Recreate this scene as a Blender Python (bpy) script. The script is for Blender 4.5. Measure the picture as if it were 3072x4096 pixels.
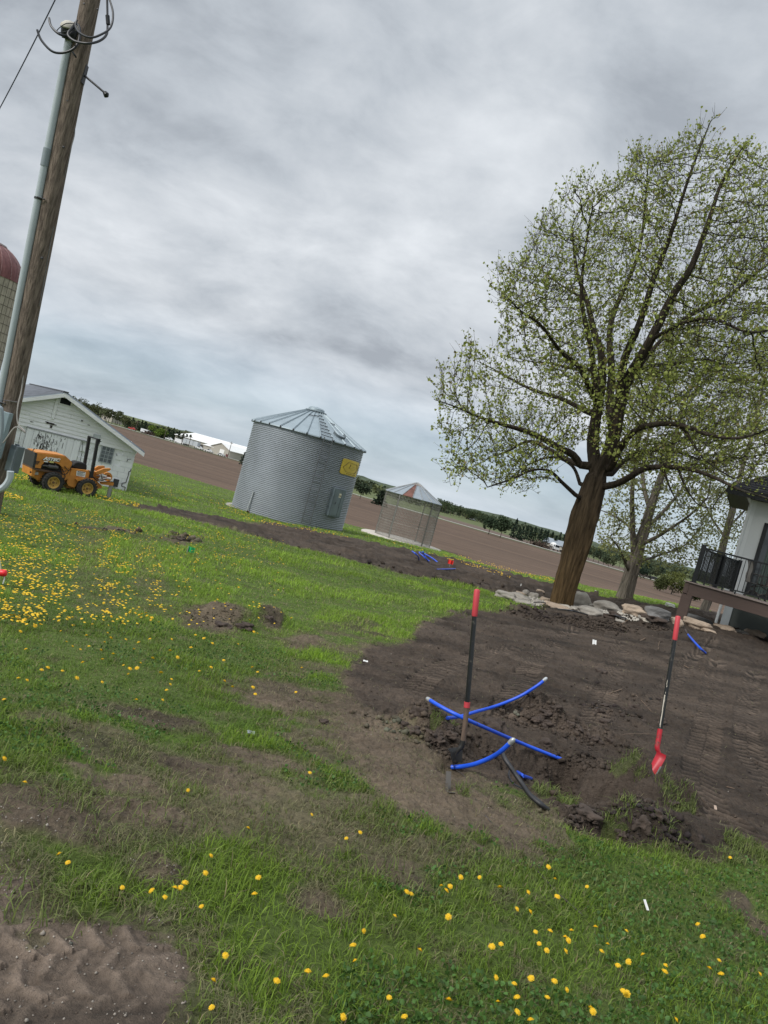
import bpy, math, random
import numpy as np
from mathutils import Vector, Matrix

# ------------------------------------------------------------------ camera, light, exposure
for o in list(bpy.data.objects): bpy.data.objects.remove(o)
SC = bpy.context.scene
COL = SC.collection
rng = np.random.default_rng(7)
random.seed(7)
FPX = 2840.0; PITCH = math.radians(2.06); ROLL = math.radians(15.4)
CAM = np.array([0.0, 0.0, 1.7])
FWD = np.array([0, math.cos(PITCH), -math.sin(PITCH)])
U0 = np.array([0, math.sin(PITCH), math.cos(PITCH)]); R0 = np.array([1.0, 0, 0])
CX = math.cos(ROLL) * R0 + math.sin(ROLL) * U0
CY = -math.sin(ROLL) * R0 + math.cos(ROLL) * U0
cd = bpy.data.cameras.new("Camera"); cam = bpy.data.objects.new("Camera", cd); COL.objects.link(cam)
M = Matrix([[CX[i], CY[i], -FWD[i], CAM[i]] for i in range(3)] + [[0, 0, 0, 1]])
cam.matrix_world = M
cd.sensor_fit = 'VERTICAL'; cd.sensor_height = 36.0; cd.lens = FPX / 4096 * 36.0
cd.clip_start = 0.05; cd.clip_end = 20000
SC.camera = cam
SC.render.resolution_x = 768; SC.render.resolution_y = 1024
SC.view_settings.view_transform = 'Standard'; SC.view_settings.look = 'None'
SC.view_settings.gamma = 1.0; SC.view_settings.exposure = 0.42; SC.view_settings.use_curve_mapping = False

SUN_EL = math.radians(38); SUN_AZ = math.radians(235)     # azimuth clockwise from +Y (behind left)
sd = bpy.data.lights.new("Sun", 'SUN'); sd.energy = 2.1; sd.angle = math.radians(16); sd.color = (1, 0.97, 0.92)
sun = bpy.data.objects.new("Sun", sd); COL.objects.link(sun)
sdir = Vector((math.sin(SUN_AZ) * math.cos(SUN_EL), math.cos(SUN_AZ) * math.cos(SUN_EL), math.sin(SUN_EL)))
sun.rotation_euler = sdir.to_track_quat('Z', 'Y').to_euler()

def build_world():
    w = bpy.data.worlds.new("World"); SC.world = w; w.use_nodes = True
    nt = w.node_tree; nt.nodes.clear(); N = nt.nodes.new; L = nt.links.new
    def math_(op, a, b=None, clamp=False):
        n = N('ShaderNodeMath'); n.operation = op; n.use_clamp = clamp
        for i, v in enumerate((a, b)):
            if v is None: continue
            if isinstance(v, (int, float)): n.inputs[i].default_value = v
            else: L(v, n.inputs[i])
        return n.outputs[0]
    def noise(vec, scale, detail, rough, dist=0.0):
        n = N('ShaderNodeTexNoise'); n.inputs['Scale'].default_value = scale; n.inputs['Detail'].default_value = detail
        n.inputs['Roughness'].default_value = rough; n.inputs['Distortion'].default_value = dist; L(vec, n.inputs['Vector'])
        return n.outputs['Fac']
    def rampf(v, stops):
        n = N('ShaderNodeValToRGB'); L(v, n.inputs[0]); cr = n.color_ramp
        while len(cr.elements) < len(stops): cr.elements.new(0.5)
        for e, (p, c) in zip(cr.elements, stops): e.position = p; e.color = (c, c, c, 1) if isinstance(c, float) else (*c, 1)
        return n.outputs['Color']
    def mix(f, a, b):
        n = N('ShaderNodeMix'); n.data_type = 'RGBA'
        if isinstance(f, (int, float)): n.inputs[0].default_value = f
        else: L(f, n.inputs[0])
        for i, v in ((6, a), (7, b)):
            if isinstance(v, tuple): n.inputs[i].default_value = (*v, 1)
            else: L(v, n.inputs[i])
        return n.outputs[2]
    tc = N('ShaderNodeTexCoord'); sp = N('ShaderNodeSeparateXYZ'); L(tc.outputs['Generated'], sp.inputs[0])
    z = math_('MAXIMUM', sp.outputs[2], 0.0); zz = math_('ADD', z, 0.40)
    px = math_('DIVIDE', sp.outputs[0], zz); py = math_('DIVIDE', sp.outputs[1], zz)
    cb = N('ShaderNodeCombineXYZ'); L(px, cb.inputs[0]); L(py, cb.inputs[1])
    def mapped(rot, sc, loc):
        m = N('ShaderNodeMapping'); m.inputs['Rotation'].default_value = (0, 0, rot); m.inputs['Scale'].default_value = sc
        m.inputs['Location'].default_value = loc; L(cb.outputs[0], m.inputs[0]); return m.outputs[0]
    n1 = noise(mapped(0.12, (1.6, 1.9, 1), (3.1, 1.2, 0)), 1.25, 7, 0.52, 0.35)
    n2 = noise(mapped(0.10, (1.5, 3.0, 1), (7.3, 2.2, 0)), 1.0, 6, 0.55, 0.5)
    n3 = noise(mapped(-0.3, (1.2, 1.5, 1), (1.3, 9.0, 0)), 4.6, 7, 0.6, 0.3)
    d = math_('ADD', math_('MULTIPLY', n1, 0.58), math_('MULTIPLY', n2, 0.17)); d = math_('ADD', d, math_('MULTIPLY', n3, 0.25))
    cloud = rampf(d, [(0.395, (3.1, 3.4, 3.8)), (0.465, (4.15, 4.5, 4.92)), (0.535, (5.1, 5.42, 5.8)), (0.625, (6.35, 6.65, 7.0))])
    # blue gaps near the horizon with thin streaks
    sky = N('ShaderNodeTexSky'); sky.sky_type = 'NISHITA'; sky.sun_disc = False
    sky.sun_elevation = SUN_EL; sky.sun_rotation = SUN_AZ; sky.air_density = 1.0; sky.dust_density = 1.2; sky.ozone_density = 1.0
    skyt = mix(0.6, sky.outputs[0], (3.6, 5.0, 6.4))
    st = rampf(noise(mapped(0.05, (0.5, 2.2, 1), (2.0, 4.0, 0)), 0.9, 6, 0.62, 0.3), [(0.44, 0.0), (0.62, 1.0)])
    blue = mix(st, skyt, (5.6, 6.3, 7.0))
    hz = N('ShaderNodeMapRange'); hz.interpolation_type = 'SMOOTHSTEP'; hz.clamp = True
    L(z, hz.inputs[0]); hz.inputs[1].default_value = 0.04; hz.inputs[2].default_value = 0.17; hz.inputs[3].default_value = 0.55; hz.inputs[4].default_value = 0.0
    col = mix(hz.outputs[0], cloud, blue)
    # an overcast sky grows brighter towards the zenith
    gz = N('ShaderNodeMapRange'); gz.clamp = True; L(z, gz.inputs[0]); gz.inputs[1].default_value = 0.62; gz.inputs[2].default_value = 1.0
    gz.inputs[3].default_value = 1.0; gz.inputs[4].default_value = 2.6
    vm = N('ShaderNodeVectorMath'); vm.operation = 'SCALE'; L(col, vm.inputs[0]); L(gz.outputs[0], vm.inputs['Scale'])
    bg = N('ShaderNodeBackground'); bg.inputs[1].default_value = 0.095; L(vm.outputs[0], bg.inputs[0])
    out = N('ShaderNodeOutputWorld'); L(bg.outputs[0], out.inputs[0])
build_world()

# ------------------------------------------------------------------ helpers
def ray(px, py):
    u = (px - 1536) / FPX; v = -(py - 2048) / FPX
    d = FWD + u * CX + v * CY
    return d / d[1]                       # scaled so that y = 1
def P(px, py, Y):
    return CAM + ray(px, py) * Y
def proj(p):
    q = np.asarray(p, float) - CAM; f = q @ FWD
    return 1536 + FPX * (q @ CX) / f, 2048 - FPX * (q @ CY) / f

def tag(o, label=None, cat=None, group=None, kind=None):
    if label: o['label'] = label
    if cat: o['category'] = cat
    if group: o['group'] = group
    if kind: o['kind'] = kind
    return o
def empty(name, loc, rz=0.0, label=None, cat=None, group=None):
    o = bpy.data.objects.new(name, None); COL.objects.link(o); o.location = Vector([float(v) for v in loc]); o.rotation_euler = (0, 0, rz)
    o.empty_display_size = 0.2
    return tag(o, label, cat, group)
def link_mesh(name, me, mat=None, parent=None, smooth=False):
    o = bpy.data.objects.new(name, me); COL.objects.link(o)
    if mat: me.materials.append(mat)
    if parent: o.parent = parent
    if smooth: me.polygons.foreach_set('use_smooth', [True] * len(me.polygons))
    return o
def np_mesh(name, V, F, smooth=False, colors=None, colname='Col'):
    """V (n,3); F list of arrays of faces (m,k) with constant k each"""
    me = bpy.data.meshes.new(name); V = np.asarray(V, np.float32)
    me.vertices.add(len(V)); me.vertices.foreach_set('co', V.ravel())
    if not isinstance(F, list): F = [F]
    F = [np.asarray(f, np.int32) for f in F if len(f)]
    loops = np.concatenate([f.ravel() for f in F]); tot = np.concatenate([np.full(len(f), f.shape[1], np.int32) for f in F])
    st = np.concatenate([[0], np.cumsum(tot)[:-1]]).astype(np.int32)
    me.loops.add(len(loops)); me.loops.foreach_set('vertex_index', loops)
    me.polygons.add(len(tot)); me.polygons.foreach_set('loop_start', st); me.polygons.foreach_set('loop_total', tot)
    if smooth: me.polygons.foreach_set('use_smooth', np.ones(len(tot), bool))
    if colors is not None:
        a = me.color_attributes.new(colname, 'FLOAT_COLOR', 'POINT')
        c = np.ones((len(V), 4), np.float32); c[:, :3] = colors; a.data.foreach_set('color', c.ravel())
    me.update(calc_edges=True)
    return me

class MB:
    def __init__(s): s.v = []; s.f = []; s.m = Matrix.Identity(4)
    def add(s, vs, fs):
        b = len(s.v)
        for v in vs: s.v.append(tuple(s.m @ Vector([float(c) for c in v])))
        for f in fs: s.f.append([b + i for i in f])
        return s
    def box(s, x0, x1, y0, y1, z0, z1, bev=0.0):
        if bev <= 0 or min(x1 - x0, y1 - y0, z1 - z0) < 2.2 * bev:
            vs = [(x, y, z) for z in (z0, z1) for x, y in ((x0, y0), (x1, y0), (x1, y1), (x0, y1))]
            return s.add(vs, [(3, 2, 1, 0), (4, 5, 6, 7), (0, 1, 5, 4), (1, 2, 6, 5), (2, 3, 7, 6), (3, 0, 4, 7)])
        b = bev; vs = []; 
        X = (x0, x1); Y = (y0, y1); Z = (z0, z1); idx = {}
        for i in (0, 1):
            for j in (0, 1):
                for k in (0, 1):
                    sx = b if i == 0 else -b; sy = b if j == 0 else -b; sz = b if k == 0 else -b
                    idx[(i, j, k, 'x')] = len(vs); vs.append((X[i], Y[j] + sy, Z[k] + sz))
                    idx[(i, j, k, 'y')] = len(vs); vs.append((X[i] + sx, Y[j], Z[k] + sz))
                    idx[(i, j, k, 'z')] = len(vs); vs.append((X[i] + sx, Y[j] + sy, Z[k]))
        fs = []
        for i in (0, 1):
            fs.append([idx[(i, *jk, 'x')] for jk in ((0, 0), (1, 0), (1, 1), (0, 1))][::1 if i else -1])
            fs.append([idx[(j, i, k, 'y')] for j, k in ((0, 0), (1, 0), (1, 1), (0, 1))][::-1 if i else 1])
            fs.append([idx[(j, k, i, 'z')] for j, k in ((0, 0), (1, 0), (1, 1), (0, 1))][::1 if i else -1])
        for j in (0, 1):
            for k in (0, 1):
                fs.append([idx[(0, j, k, 'y')], idx[(1, j, k, 'y')], idx[(1, j, k, 'z')], idx[(0, j, k, 'z')]])
                fs.append([idx[(j, 0, k, 'x')], idx[(j, 1, k, 'x')], idx[(j, 1, k, 'z')], idx[(j, 0, k, 'z')]])
                fs.append([idx[(j, k, 0, 'x')], idx[(j, k, 1, 'x')], idx[(j, k, 1, 'y')], idx[(j, k, 0, 'y')]])
                for i in (0, 1):
                    pass
        for i in (0, 1):
            for j in (0, 1):
                for k in (0, 1): fs.append([idx[(i, j, k, 'x')], idx[(i, j, k, 'y')], idx[(i, j, k, 'z')]])
        return s.add(vs, fs)
    def tube(s, pts, r, n=8, cap=True):
        pts = [np.asarray(p, float) for p in pts]; k = len(pts)
        rs = [r] * k if isinstance(r, (int, float)) else list(r)
        vs = []; fs = []; up = None
        for i in range(k):
            t = pts[min(i + 1, k - 1)] - pts[max(i - 1, 0)]; t = t / (np.linalg.norm(t) + 1e-9)
            if up is None:
                a = np.array([0, 0, 1.0]) if abs(t[2]) < 0.9 else np.array([1.0, 0, 0]); up = np.cross(t, a)
            up = up - t * (up @ t); up /= np.linalg.norm(up) + 1e-9; w = np.cross(t, up)
            for j in range(n):
                a = 2 * math.pi * j / n; vs.append(pts[i] + rs[i] * (math.cos(a) * up + math.sin(a) * w))
        for i in range(k - 1):
            for j in range(n): fs.append((i * n + j, i * n + (j + 1) % n, (i + 1) * n + (j + 1) % n, (i + 1) * n + j))
        if cap: fs.append(tuple(range(n))[::-1]); fs.append(tuple((k - 1) * n + j for j in range(n)))
        return s.add(vs, fs)
    def lathe(s, prof, n=24, a0=0, a1=2 * math.pi, cap=False):
        full = abs(a1 - a0 - 2 * math.pi) < 1e-6; m = n if full else n + 1; vs = []; fs = []
        for r, z in prof:
            for j in range(m):
                a = a0 + (a1 - a0) * j / n; vs.append((r * math.cos(a), r * math.sin(a), z))
        for i in range(len(prof) - 1):
            for j in range(n):
                j2 = (j + 1) % m if full else j + 1
                fs.append((i * m + j, i * m + j2, (i + 1) * m + j2, (i + 1) * m + j))
        if cap: fs.append(tuple(range(m))[::-1]); fs.append(tuple((len(prof) - 1) * m + j for j in range(m)))
        return s.add(vs, fs)
    def prism(s, poly, y0, y1):
        """poly in (x,z), extruded along y"""
        n = len(poly); vs = [(x, y0, z) for x, z in poly] + [(x, y1, z) for x, z in poly]
        fs = [tuple(range(n)), tuple(range(n, 2 * n))[::-1]] + [(i, i + n, (i + 1) % n + n, (i + 1) % n) for i in range(n)]
        return s.add(vs, fs)
    def quadp(s, a, b, c, d, th, nrm):
        """slab with the four corners and thickness th along nrm"""
        nrm = np.asarray(nrm, float); nrm = nrm / np.linalg.norm(nrm) * th
        q = [np.asarray(p, float) for p in (a, b, c, d)]
        return s.add(q + [p + nrm for p in q], [(3, 2, 1, 0), (4, 5, 6, 7), (0, 1, 5, 4), (1, 2, 6, 5), (2, 3, 7, 6), (3, 0, 4, 7)])
    def build(s, name, mat, parent=None, smooth=False):
        me = bpy.data.meshes.new(name); me.from_pydata(s.v, [], s.f); me.update()
        import bmesh
        bm = bmesh.new(); bm.from_mesh(me); bmesh.ops.recalc_face_normals(bm, faces=bm.faces); bm.to_mesh(me); bm.free()
        o = link_mesh(name, me, mat, parent)
        if smooth:
            me.polygons.foreach_set('use_smooth', [True] * len(me.polygons))
            try: me.set_sharp_from_angle(angle=math.radians(40))
            except Exception: pass
        return o

# value noise
def _h(ix, iy, seed):
    n = (ix.astype(np.int64) * 374761393 + iy.astype(np.int64) * 668265263 + seed * 1442695041) & 0xffffffff
    n = ((n ^ (n >> 13)) * 1274126177) & 0xffffffff
    return ((n ^ (n >> 16)) & 0xffff) / 65535.0
def vn(x, y, seed=0):
    ix = np.floor(x); iy = np.floor(y); fx = x - ix; fy = y - iy
    fx = fx * fx * (3 - 2 * fx); fy = fy * fy * (3 - 2 * fy)
    a = _h(ix, iy, seed); b = _h(ix + 1, iy, seed); c = _h(ix, iy + 1, seed); d = _h(ix + 1, iy + 1, seed)
    return (a + (b - a) * fx) * (1 - fy) + (c + (d - c) * fx) * fy
def fbm(x, y, seed=0, oc=4, gain=0.5):
    s = 0; a = 1; t = 0; c, sn = math.cos(0.6), math.sin(0.6)
    for i in range(oc):
        s = s + a * vn(x, y, seed + i * 17); t += a; a *= gain
        x, y = (c * x - sn * y) * 2.03 + 3.7, (sn * x + c * y) * 2.03 + 1.9
    return s / t
def sst(e0, e1, x):
    t = np.clip((x - e0) / (e1 - e0), 0, 1); return t * t * (3 - 2 * t)

# materials
MATS = {}
def mat(name, col, rough=0.7, metal=0.0, var=0.15, vscale=3.0, bump=0.0, bscale=20.0, spec=0.5, attr=None, stretch=None, trans=0.0, col2=None, coat=0.0):
    if name in MATS: return MATS[name]
    m = bpy.data.materials.new(name); m.use_nodes = True; nt = m.node_tree; N = nt.nodes.new; L = nt.links.new
    b = nt.nodes['Principled BSDF']; b.inputs['Roughness'].default_value = rough; b.inputs['Metallic'].default_value = metal
    b.inputs['Specular IOR Level'].default_value = spec; b.inputs['Coat Weight'].default_value = coat
    tc = N('ShaderNodeTexCoord'); vec = tc.outputs['Object']
    if stretch:
        mp = N('ShaderNodeMapping'); mp.inputs['Scale'].default_value = stretch; L(vec, mp.inputs[0]); vec = mp.outputs[0]
    nz = N('ShaderNodeTexNoise'); nz.inputs['Scale'].default_value = vscale; nz.inputs['Detail'].default_value = 6; nz.inputs['Roughness'].default_value = 0.6; L(vec, nz.inputs['Vector'])
    mx = N('ShaderNodeMix'); mx.data_type = 'RGBA'
    mr = N('ShaderNodeMapRange'); mr.clamp = True; mr.inputs[1].default_value = 0.3; mr.inputs[2].default_value = 0.7; L(nz.outputs['Fac'], mr.inputs[0]); L(mr.outputs[0], mx.inputs[0])
    c1 = tuple(c * (1 - var) for c in col); c2 = col2 if col2 else tuple(min(1, c * (1 + var)) for c in col)
    if attr:
        a = N('ShaderNodeAttribute'); a.attribute_name = attr
        v1 = N('ShaderNodeVectorMath'); v1.operation = 'SCALE'; L(a.outputs['Color'], v1.inputs[0]); v1.inputs['Scale'].default_value = 1 - var
        v2 = N('ShaderNodeVectorMath'); v2.operation = 'SCALE'; L(a.outputs['Color'], v2.inputs[0]); v2.inputs['Scale'].default_value = 1 + var
        L(v1.outputs[0], mx.inputs[6]); L(v2.outputs[0], mx.inputs[7])
    else:
        mx.inputs[6].default_value = (*c1, 1); mx.inputs[7].default_value = (*c2, 1)
    L(mx.outputs[2], b.inputs['Base Color'])
    if bump > 0:
        n2 = N('ShaderNodeTexNoise'); n2.inputs['Scale'].default_value = bscale; n2.inputs['Detail'].default_value = 8; n2.inputs['Roughness'].default_value = 0.65; L(vec, n2.inputs['Vector'])
        bp = N('ShaderNodeBump'); bp.inputs['Strength'].default_value = 1.0; bp.inputs['Distance'].default_value = bump; L(n2.outputs['Fac'], bp.inputs['Height']); L(bp.outputs[0], b.inputs['Normal'])
    if trans > 0:
        t = N('ShaderNodeBsdfTranslucent'); L(mx.outputs[2], t.inputs[0]); ms = N('ShaderNodeMixShader'); ms.inputs[0].default_value = trans
        L(b.outputs[0], ms.inputs[1]); L(t.outputs[0], ms.inputs[2]); L(ms.outputs[0], nt.nodes['Material Output'].inputs[0])
    MATS[name] = m; return m

def add_mud(m, amount=.45, scale=9.0, col=(.075, .055, .04), rough=.9):
    """dried mud spots over the base colour"""
    nt = m.node_tree; b = nt.nodes['Principled BSDF']; N = nt.nodes.new; L = nt.links.new; src = b.inputs['Base Color'].links[0].from_socket
    tc = N('ShaderNodeTexCoord'); nz = N('ShaderNodeTexNoise'); nz.inputs['Scale'].default_value = scale; nz.inputs['Detail'].default_value = 8; nz.inputs['Roughness'].default_value = .7; L(tc.outputs['Object'], nz.inputs['Vector'])
    r = N('ShaderNodeMapRange'); r.clamp = True; r.inputs[1].default_value = 1 - amount - .04; r.inputs[2].default_value = 1 - amount + .06; L(nz.outputs['Fac'], r.inputs[0])
    mx = N('ShaderNodeMix'); mx.data_type = 'RGBA'; L(r.outputs[0], mx.inputs[0]); L(src, mx.inputs[6]); mx.inputs[7].default_value = (*col, 1); L(mx.outputs[2], b.inputs['Base Color'])
    rr = N('ShaderNodeMapRange'); L(r.outputs[0], rr.inputs[0]); rr.inputs[3].default_value = b.inputs['Roughness'].default_value; rr.inputs[4].default_value = rough; L(rr.outputs[0], b.inputs['Roughness']); b.inputs['Coat Weight'].default_value = 0
    return m
# ------------------------------------------------------------------ terrain
def plane_pt(px, py, z):                    # point of a pixel ray on the level z
    r = ray(px, py); t = (z - CAM[2]) / r[2]; return CAM + r * t
CP = []
def cp(px, py, Y): CP.append(P(px, py, Y))
for p in ((0, 4096), (1536, 4096), (3072, 4096), (0, 3400), (700, 3500), (1810, 3100), (2640, 3130), (3072, 3200), (1200, 3200)): CP.append(plane_pt(*p, 0.0))
CP.append(plane_pt(0, 2900, -0.06)); CP.append(plane_pt(1000, 2750, -0.12)); CP.append(plane_pt(2200, 2700, -0.03))
cp(2243, 2430, 20); cp(2744, 2485, 19.6); cp(3072, 2590, 18.5); cp(1152, 2098, 32.5); cp(930, 2020, 35.2); cp(1380, 2130, 33.5)
cp(1617, 2170, 48); cp(231, 1935, 20); cp(344, 1952, 20.6); cp(512, 1972, 25.2); cp(72, 1876, 22.5)
cp(539, 1852, 60); cp(874, 1948, 60); cp(1447, 2112, 56); cp(1776, 2201, 52); cp(2222, 2313, 46); cp(2405, 2357, 44); cp(2675, 2410, 42); cp(3072, 2500, 40)
def road_Y(x): return 1 / (1 / 450 + (1 / 300 - 1 / 450) * (x - 494) / 2003)
def road_y(x): return 1712 + 0.2875 * (x - 494)
for x in (0, 494, 1000, 1500, 2000, 2500, 3100): cp(x, road_y(x), road_Y(x))
for x in (0, 494, 1000, 1500, 2000, 2500, 3100):
    q = P(x, road_y(x), road_Y(x)); r = q.copy(); r[0] *= 2.0; r[1] *= 2.0; r[2] = q[2] + 0.3; CP.append(r)
CP = np.array(CP)
def _lc(x, y):
    r = np.sqrt(x * x + y * y); a = np.clip(np.arctan2(x, y), -1.0, 1.0); return a * 2.0, np.clip(np.log(np.maximum(r, 1.2)), 0.4, 7.0)
_ca, _cl = _lc(CP[:, 0], CP[:, 1])
def _phi(d2): return np.sqrt(d2 + 0.02)
_A = _phi((_ca[:, None] - _ca[None]) ** 2 + (_cl[:, None] - _cl[None]) ** 2)
_n = len(CP); _M = np.zeros((_n + 3, _n + 3)); _M[:_n, :_n] = _A + np.eye(_n) * -0.02
_M[:_n, _n] = 1; _M[:_n, _n + 1] = _ca; _M[:_n, _n + 2] = _cl; _M[_n:, :_n] = _M[:_n, _n:].T
_w = np.linalg.solve(_M, np.concatenate([CP[:, 2], [0, 0, 0]]))
def G(x, y):
    x = np.asarray(x, float); y = np.asarray(y, float); a, l = _lc(x, y); out = _w[_n] + _w[_n + 1] * a + _w[_n + 2] * l
    for i in range(_n): out = out + _w[i] * _phi((a - _ca[i]) ** 2 + (l - _cl[i]) ** 2)
    return out
def march(px, py, f, h=0.0):
    r = ray(px, py); Y = np.geomspace(0.8, 1500, 900); pts = CAM[None] + r[None] * Y[:, None]
    g = pts[:, 2] - f(pts[:, 0], pts[:, 1]) - h; k = np.argmax(g < 0)
    if g[k] >= 0: k = len(Y) - 1
    if k == 0: return pts[0]
    t = g[k - 1] / (g[k - 1] - g[k] + 1e-12); return pts[k - 1] * (1 - t) + pts[k] * t
# big shapes of the dig: (px, py, rx, ry, height)
DIG = []
for px, py, rx, ry, h in ((2010, 3010, .42, .26, -.17), (2200, 3030, .30, .20, -.14), (2285, 3045, .10, .10, -.22), (2400, 3150, .27, .26, -.27), (2250, 3130, .3, .2, -.10),
                          (1745, 2945, .26, .22, .13), (1660, 2900, .2, .2, .05), (1880, 2990, .15, .12, .05), (2160, 2890, .22, .16, .13), (2040, 2850, .35, .15, .05), (2480, 3000, .2, .2, .03), (2330, 2950, .3, .15, .06),
                          (2530, 3120, .14, .12, .13), (2590, 3190, .16, .1, .10), (2690, 3195, .18, .1, .11), (2500, 3240, .2, .15, .10), (2560, 3330, .22, .18, .12), (2330, 3290, .2, .06, .05), (2400, 3330, .16, .08, -.06), (2690, 3330, .14, .1, .07),
                          (790, 2455, .55, .35, .05), (950, 2480, .35, .3, .09), (1070, 2480, .22, .2, .12), (2140, 2470, 2.2, .5, .10), (2580, 2500, .7, .4, .30), (2940, 2400, 2.0, 1.5, .45),
                          (1810, 3075, .10, .10, -.07), (1230, 2140, 2.5, .8, .12)):
    q = march(px, py, G); DIG.append((q[0], q[1], rx, ry, h))
def macro(x, y):
    z = 0
    for cx, cy, rx, ry, h in DIG: 
        d = ((x - cx) / rx) ** 2 + ((y - cy) / ry) ** 2
        z = z + h * 1.35 * np.exp(-d * d * 0.6 - d * 0.25)
    return z
def H0(x, y): return G(x, y) + macro(x, y)
def at(px, py, h=0.0): return march(px, py, H0, h)

def pip(x, y, poly):
    ins = np.zeros(np.shape(x), bool); n = len(poly)
    for i in range(n):
        x1, y1 = poly[i][:2]; x2, y2 = poly[(i + 1) % n][:2]
        c = ((y1 > y) != (y2 > y)) & (x < (x2 - x1) * (y - y1) / (y2 - y1 + 1e-12) + x1); ins ^= c
    return ins
S = 1.8517
def polyd(pts): return [march(a * S, b * S, G) for a, b in pts]
Z_DARK = polyd([(765, 1425), (800, 1390), (870, 1390), (905, 1365), (945, 1335), (1000, 1318), (1090, 1328), (1160, 1318), (1200, 1305), (1160, 1290), (1090, 1284), (1000, 1262), (850, 1236), (740, 1206), (620, 1178), (500, 1146), (380, 1118), (300, 1098), (262, 1092), (330, 1094), (420, 1108), (520, 1128), (640, 1144), (760, 1162), (830, 1180), (900, 1195), (1000, 1213), (1100, 1240), (1200, 1266), (1300, 1290), (1470, 1316), (1700, 1350), (1900, 1420), (2100, 1700), (1800, 1880), (1659, 1832), (1560, 1852), (1490, 1850), (1440, 1848), (1370, 1832), (1280, 1812), (1200, 1775), (1150, 1715), (1080, 1685), (980, 1650), (900, 1600), (850, 1560), (780, 1520), (740, 1480)])
Z_CORNER = polyd([(-200, 1830), (20, 1862), (70, 1935), (130, 1988), (240, 2000), (385, 2010), (405, 2060), (425, 2130), (470, 2212), (460, 2400), (-300, 2500)])
Z_WORN = polyd([(-100, 1560), (60, 1545), (250, 1535), (450, 1500), (620, 1440), (700, 1350), (800, 1340), (900, 1380), (760, 1440), (870, 1580), (1000, 1665), (1180, 1750), (1200, 1800), (1100, 1850), (1000, 1880), (900, 1930), (760, 1900), (650, 1860), (450, 1800), (330, 1860), (180, 1830), (60, 1850), (-100, 1870)])
Z_WORN2 = polyd([(760, 1500), (880, 1600), (1180, 1750), (1230, 1830), (1100, 1860), (960, 1820), (820, 1720), (640, 1620), (560, 1560), (640, 1510)])
BARE = [(40, 1740, 90, 45), (330, 1770, 160, 25), (260, 1700, 120, 20), (130, 1790, 120, 30), (450, 1690, 130, 30), (560, 1640, 110, 20), (830, 1890, 80, 18), (700, 1950, 30, 10), (330, 1550, 120, 18), (900, 1650, 140, 60), (1020, 1760, 120, 45), (1600, 1945, 45, 22), (1650, 1990, 40, 14), (475, 1345, 55, 28), (580, 1345, 20, 12), (390, 1165, 42, 9), (225, 1148, 14, 6), (262, 1147, 16, 6), (600, 1500, 120, 25), (810, 1560, 100, 60), (330, 1880, 14, 8), (640, 1380, 50, 16)]
BAREW = []
for a, b, rx, ry in BARE:
    c = march(a * S, b * S, G); e = march((a + rx) * S, (b + rx * .27) * S, G); f = march(a * S, (b - ry) * S, G)
    BAREW.append((c[0], c[1], max(.1, math.hypot(e[0] - c[0], e[1] - c[1])), max(.1, math.hypot(f[0] - c[0], f[1] - c[1]))))
FIELD_EDGE = [(-900, 1500), (200, 1762), (539, 1852), (874, 1948), (1400, 2099), (1505, 2126), (1776, 2201), (2000, 2281), (2222, 2313), (2405, 2357), (2675, 2410), (3072, 2490), (3900, 2700)]
FE = [march(a, b, G) for a, b in FIELD_EDGE]
RD0 = P(-1200, road_y(-1200), road_Y(-1200)); RD1 = P(4200, road_y(4200), road_Y(4200))
RDd = (RD1 - RD0)[:2]; RDd = RDd / np.linalg.norm(RDd); RDn = np.array([-RDd[1], RDd[0]])
def road_dist(x, y): return (x - RD0[0]) * RDn[0] + (y - RD0[1]) * RDn[1]     # >0 beyond the road
def field_dist(x, y):                       # >0 beyond the lawn edge
    d = np.full(np.shape(x), -1e9); yy = np.interp(x, [p[0] for p in FE], [p[1] for p in FE]); return y - yy

TRACKS = []      # (polyline world, half width, pitch, depth, skew)
def track(pts, hw, pitch, depth, skew=1.0): TRACKS.append(([march(a, b, H0) for a, b in pts], hw, pitch, depth, skew))
track([(2870, 2640), (2848, 2800), (2825, 2950), (2800, 3050), (2795, 3130), (2840, 3240), (2990, 3350), (3120, 3420)], .16, .115, .034)
track([(2370, 2900), (2410, 2800), (2450, 2700), (2470, 2640), (2480, 2560)], .15, .12, .028)
track([(1655, 2760), (1720, 2700), (1800, 2660), (1900, 2630), (2050, 2590)], .15, .12, .028)
track([(2620, 2800), (2700, 2720), (2760, 2640), (2860, 2560)], .15, .12, .024)
track([(3020, 2700), (2980, 2850), (2990, 3000), (3072, 3150)], .15, .12, .022)
track([(2020, 2850), (2100, 2700), (2180, 2600), (2300, 2520)], .15, .12, .022)
track([(-60, 3880), (120, 3830), (300, 3800), (480, 3790), (560, 3790)], .12, .10, .016, 0.6)
track([(-60, 4060), (200, 3990), (420, 3980), (600, 3985)], .10, .11, .012, 0.6)
for k in range(3):
    track([(560, 2040 + k * 14), (900, 2120 + k * 13), (1300, 2200 + k * 14), (1700, 2290 + k * 16), (2100, 2370 + k * 16)], .22, .16, .055)
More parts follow.
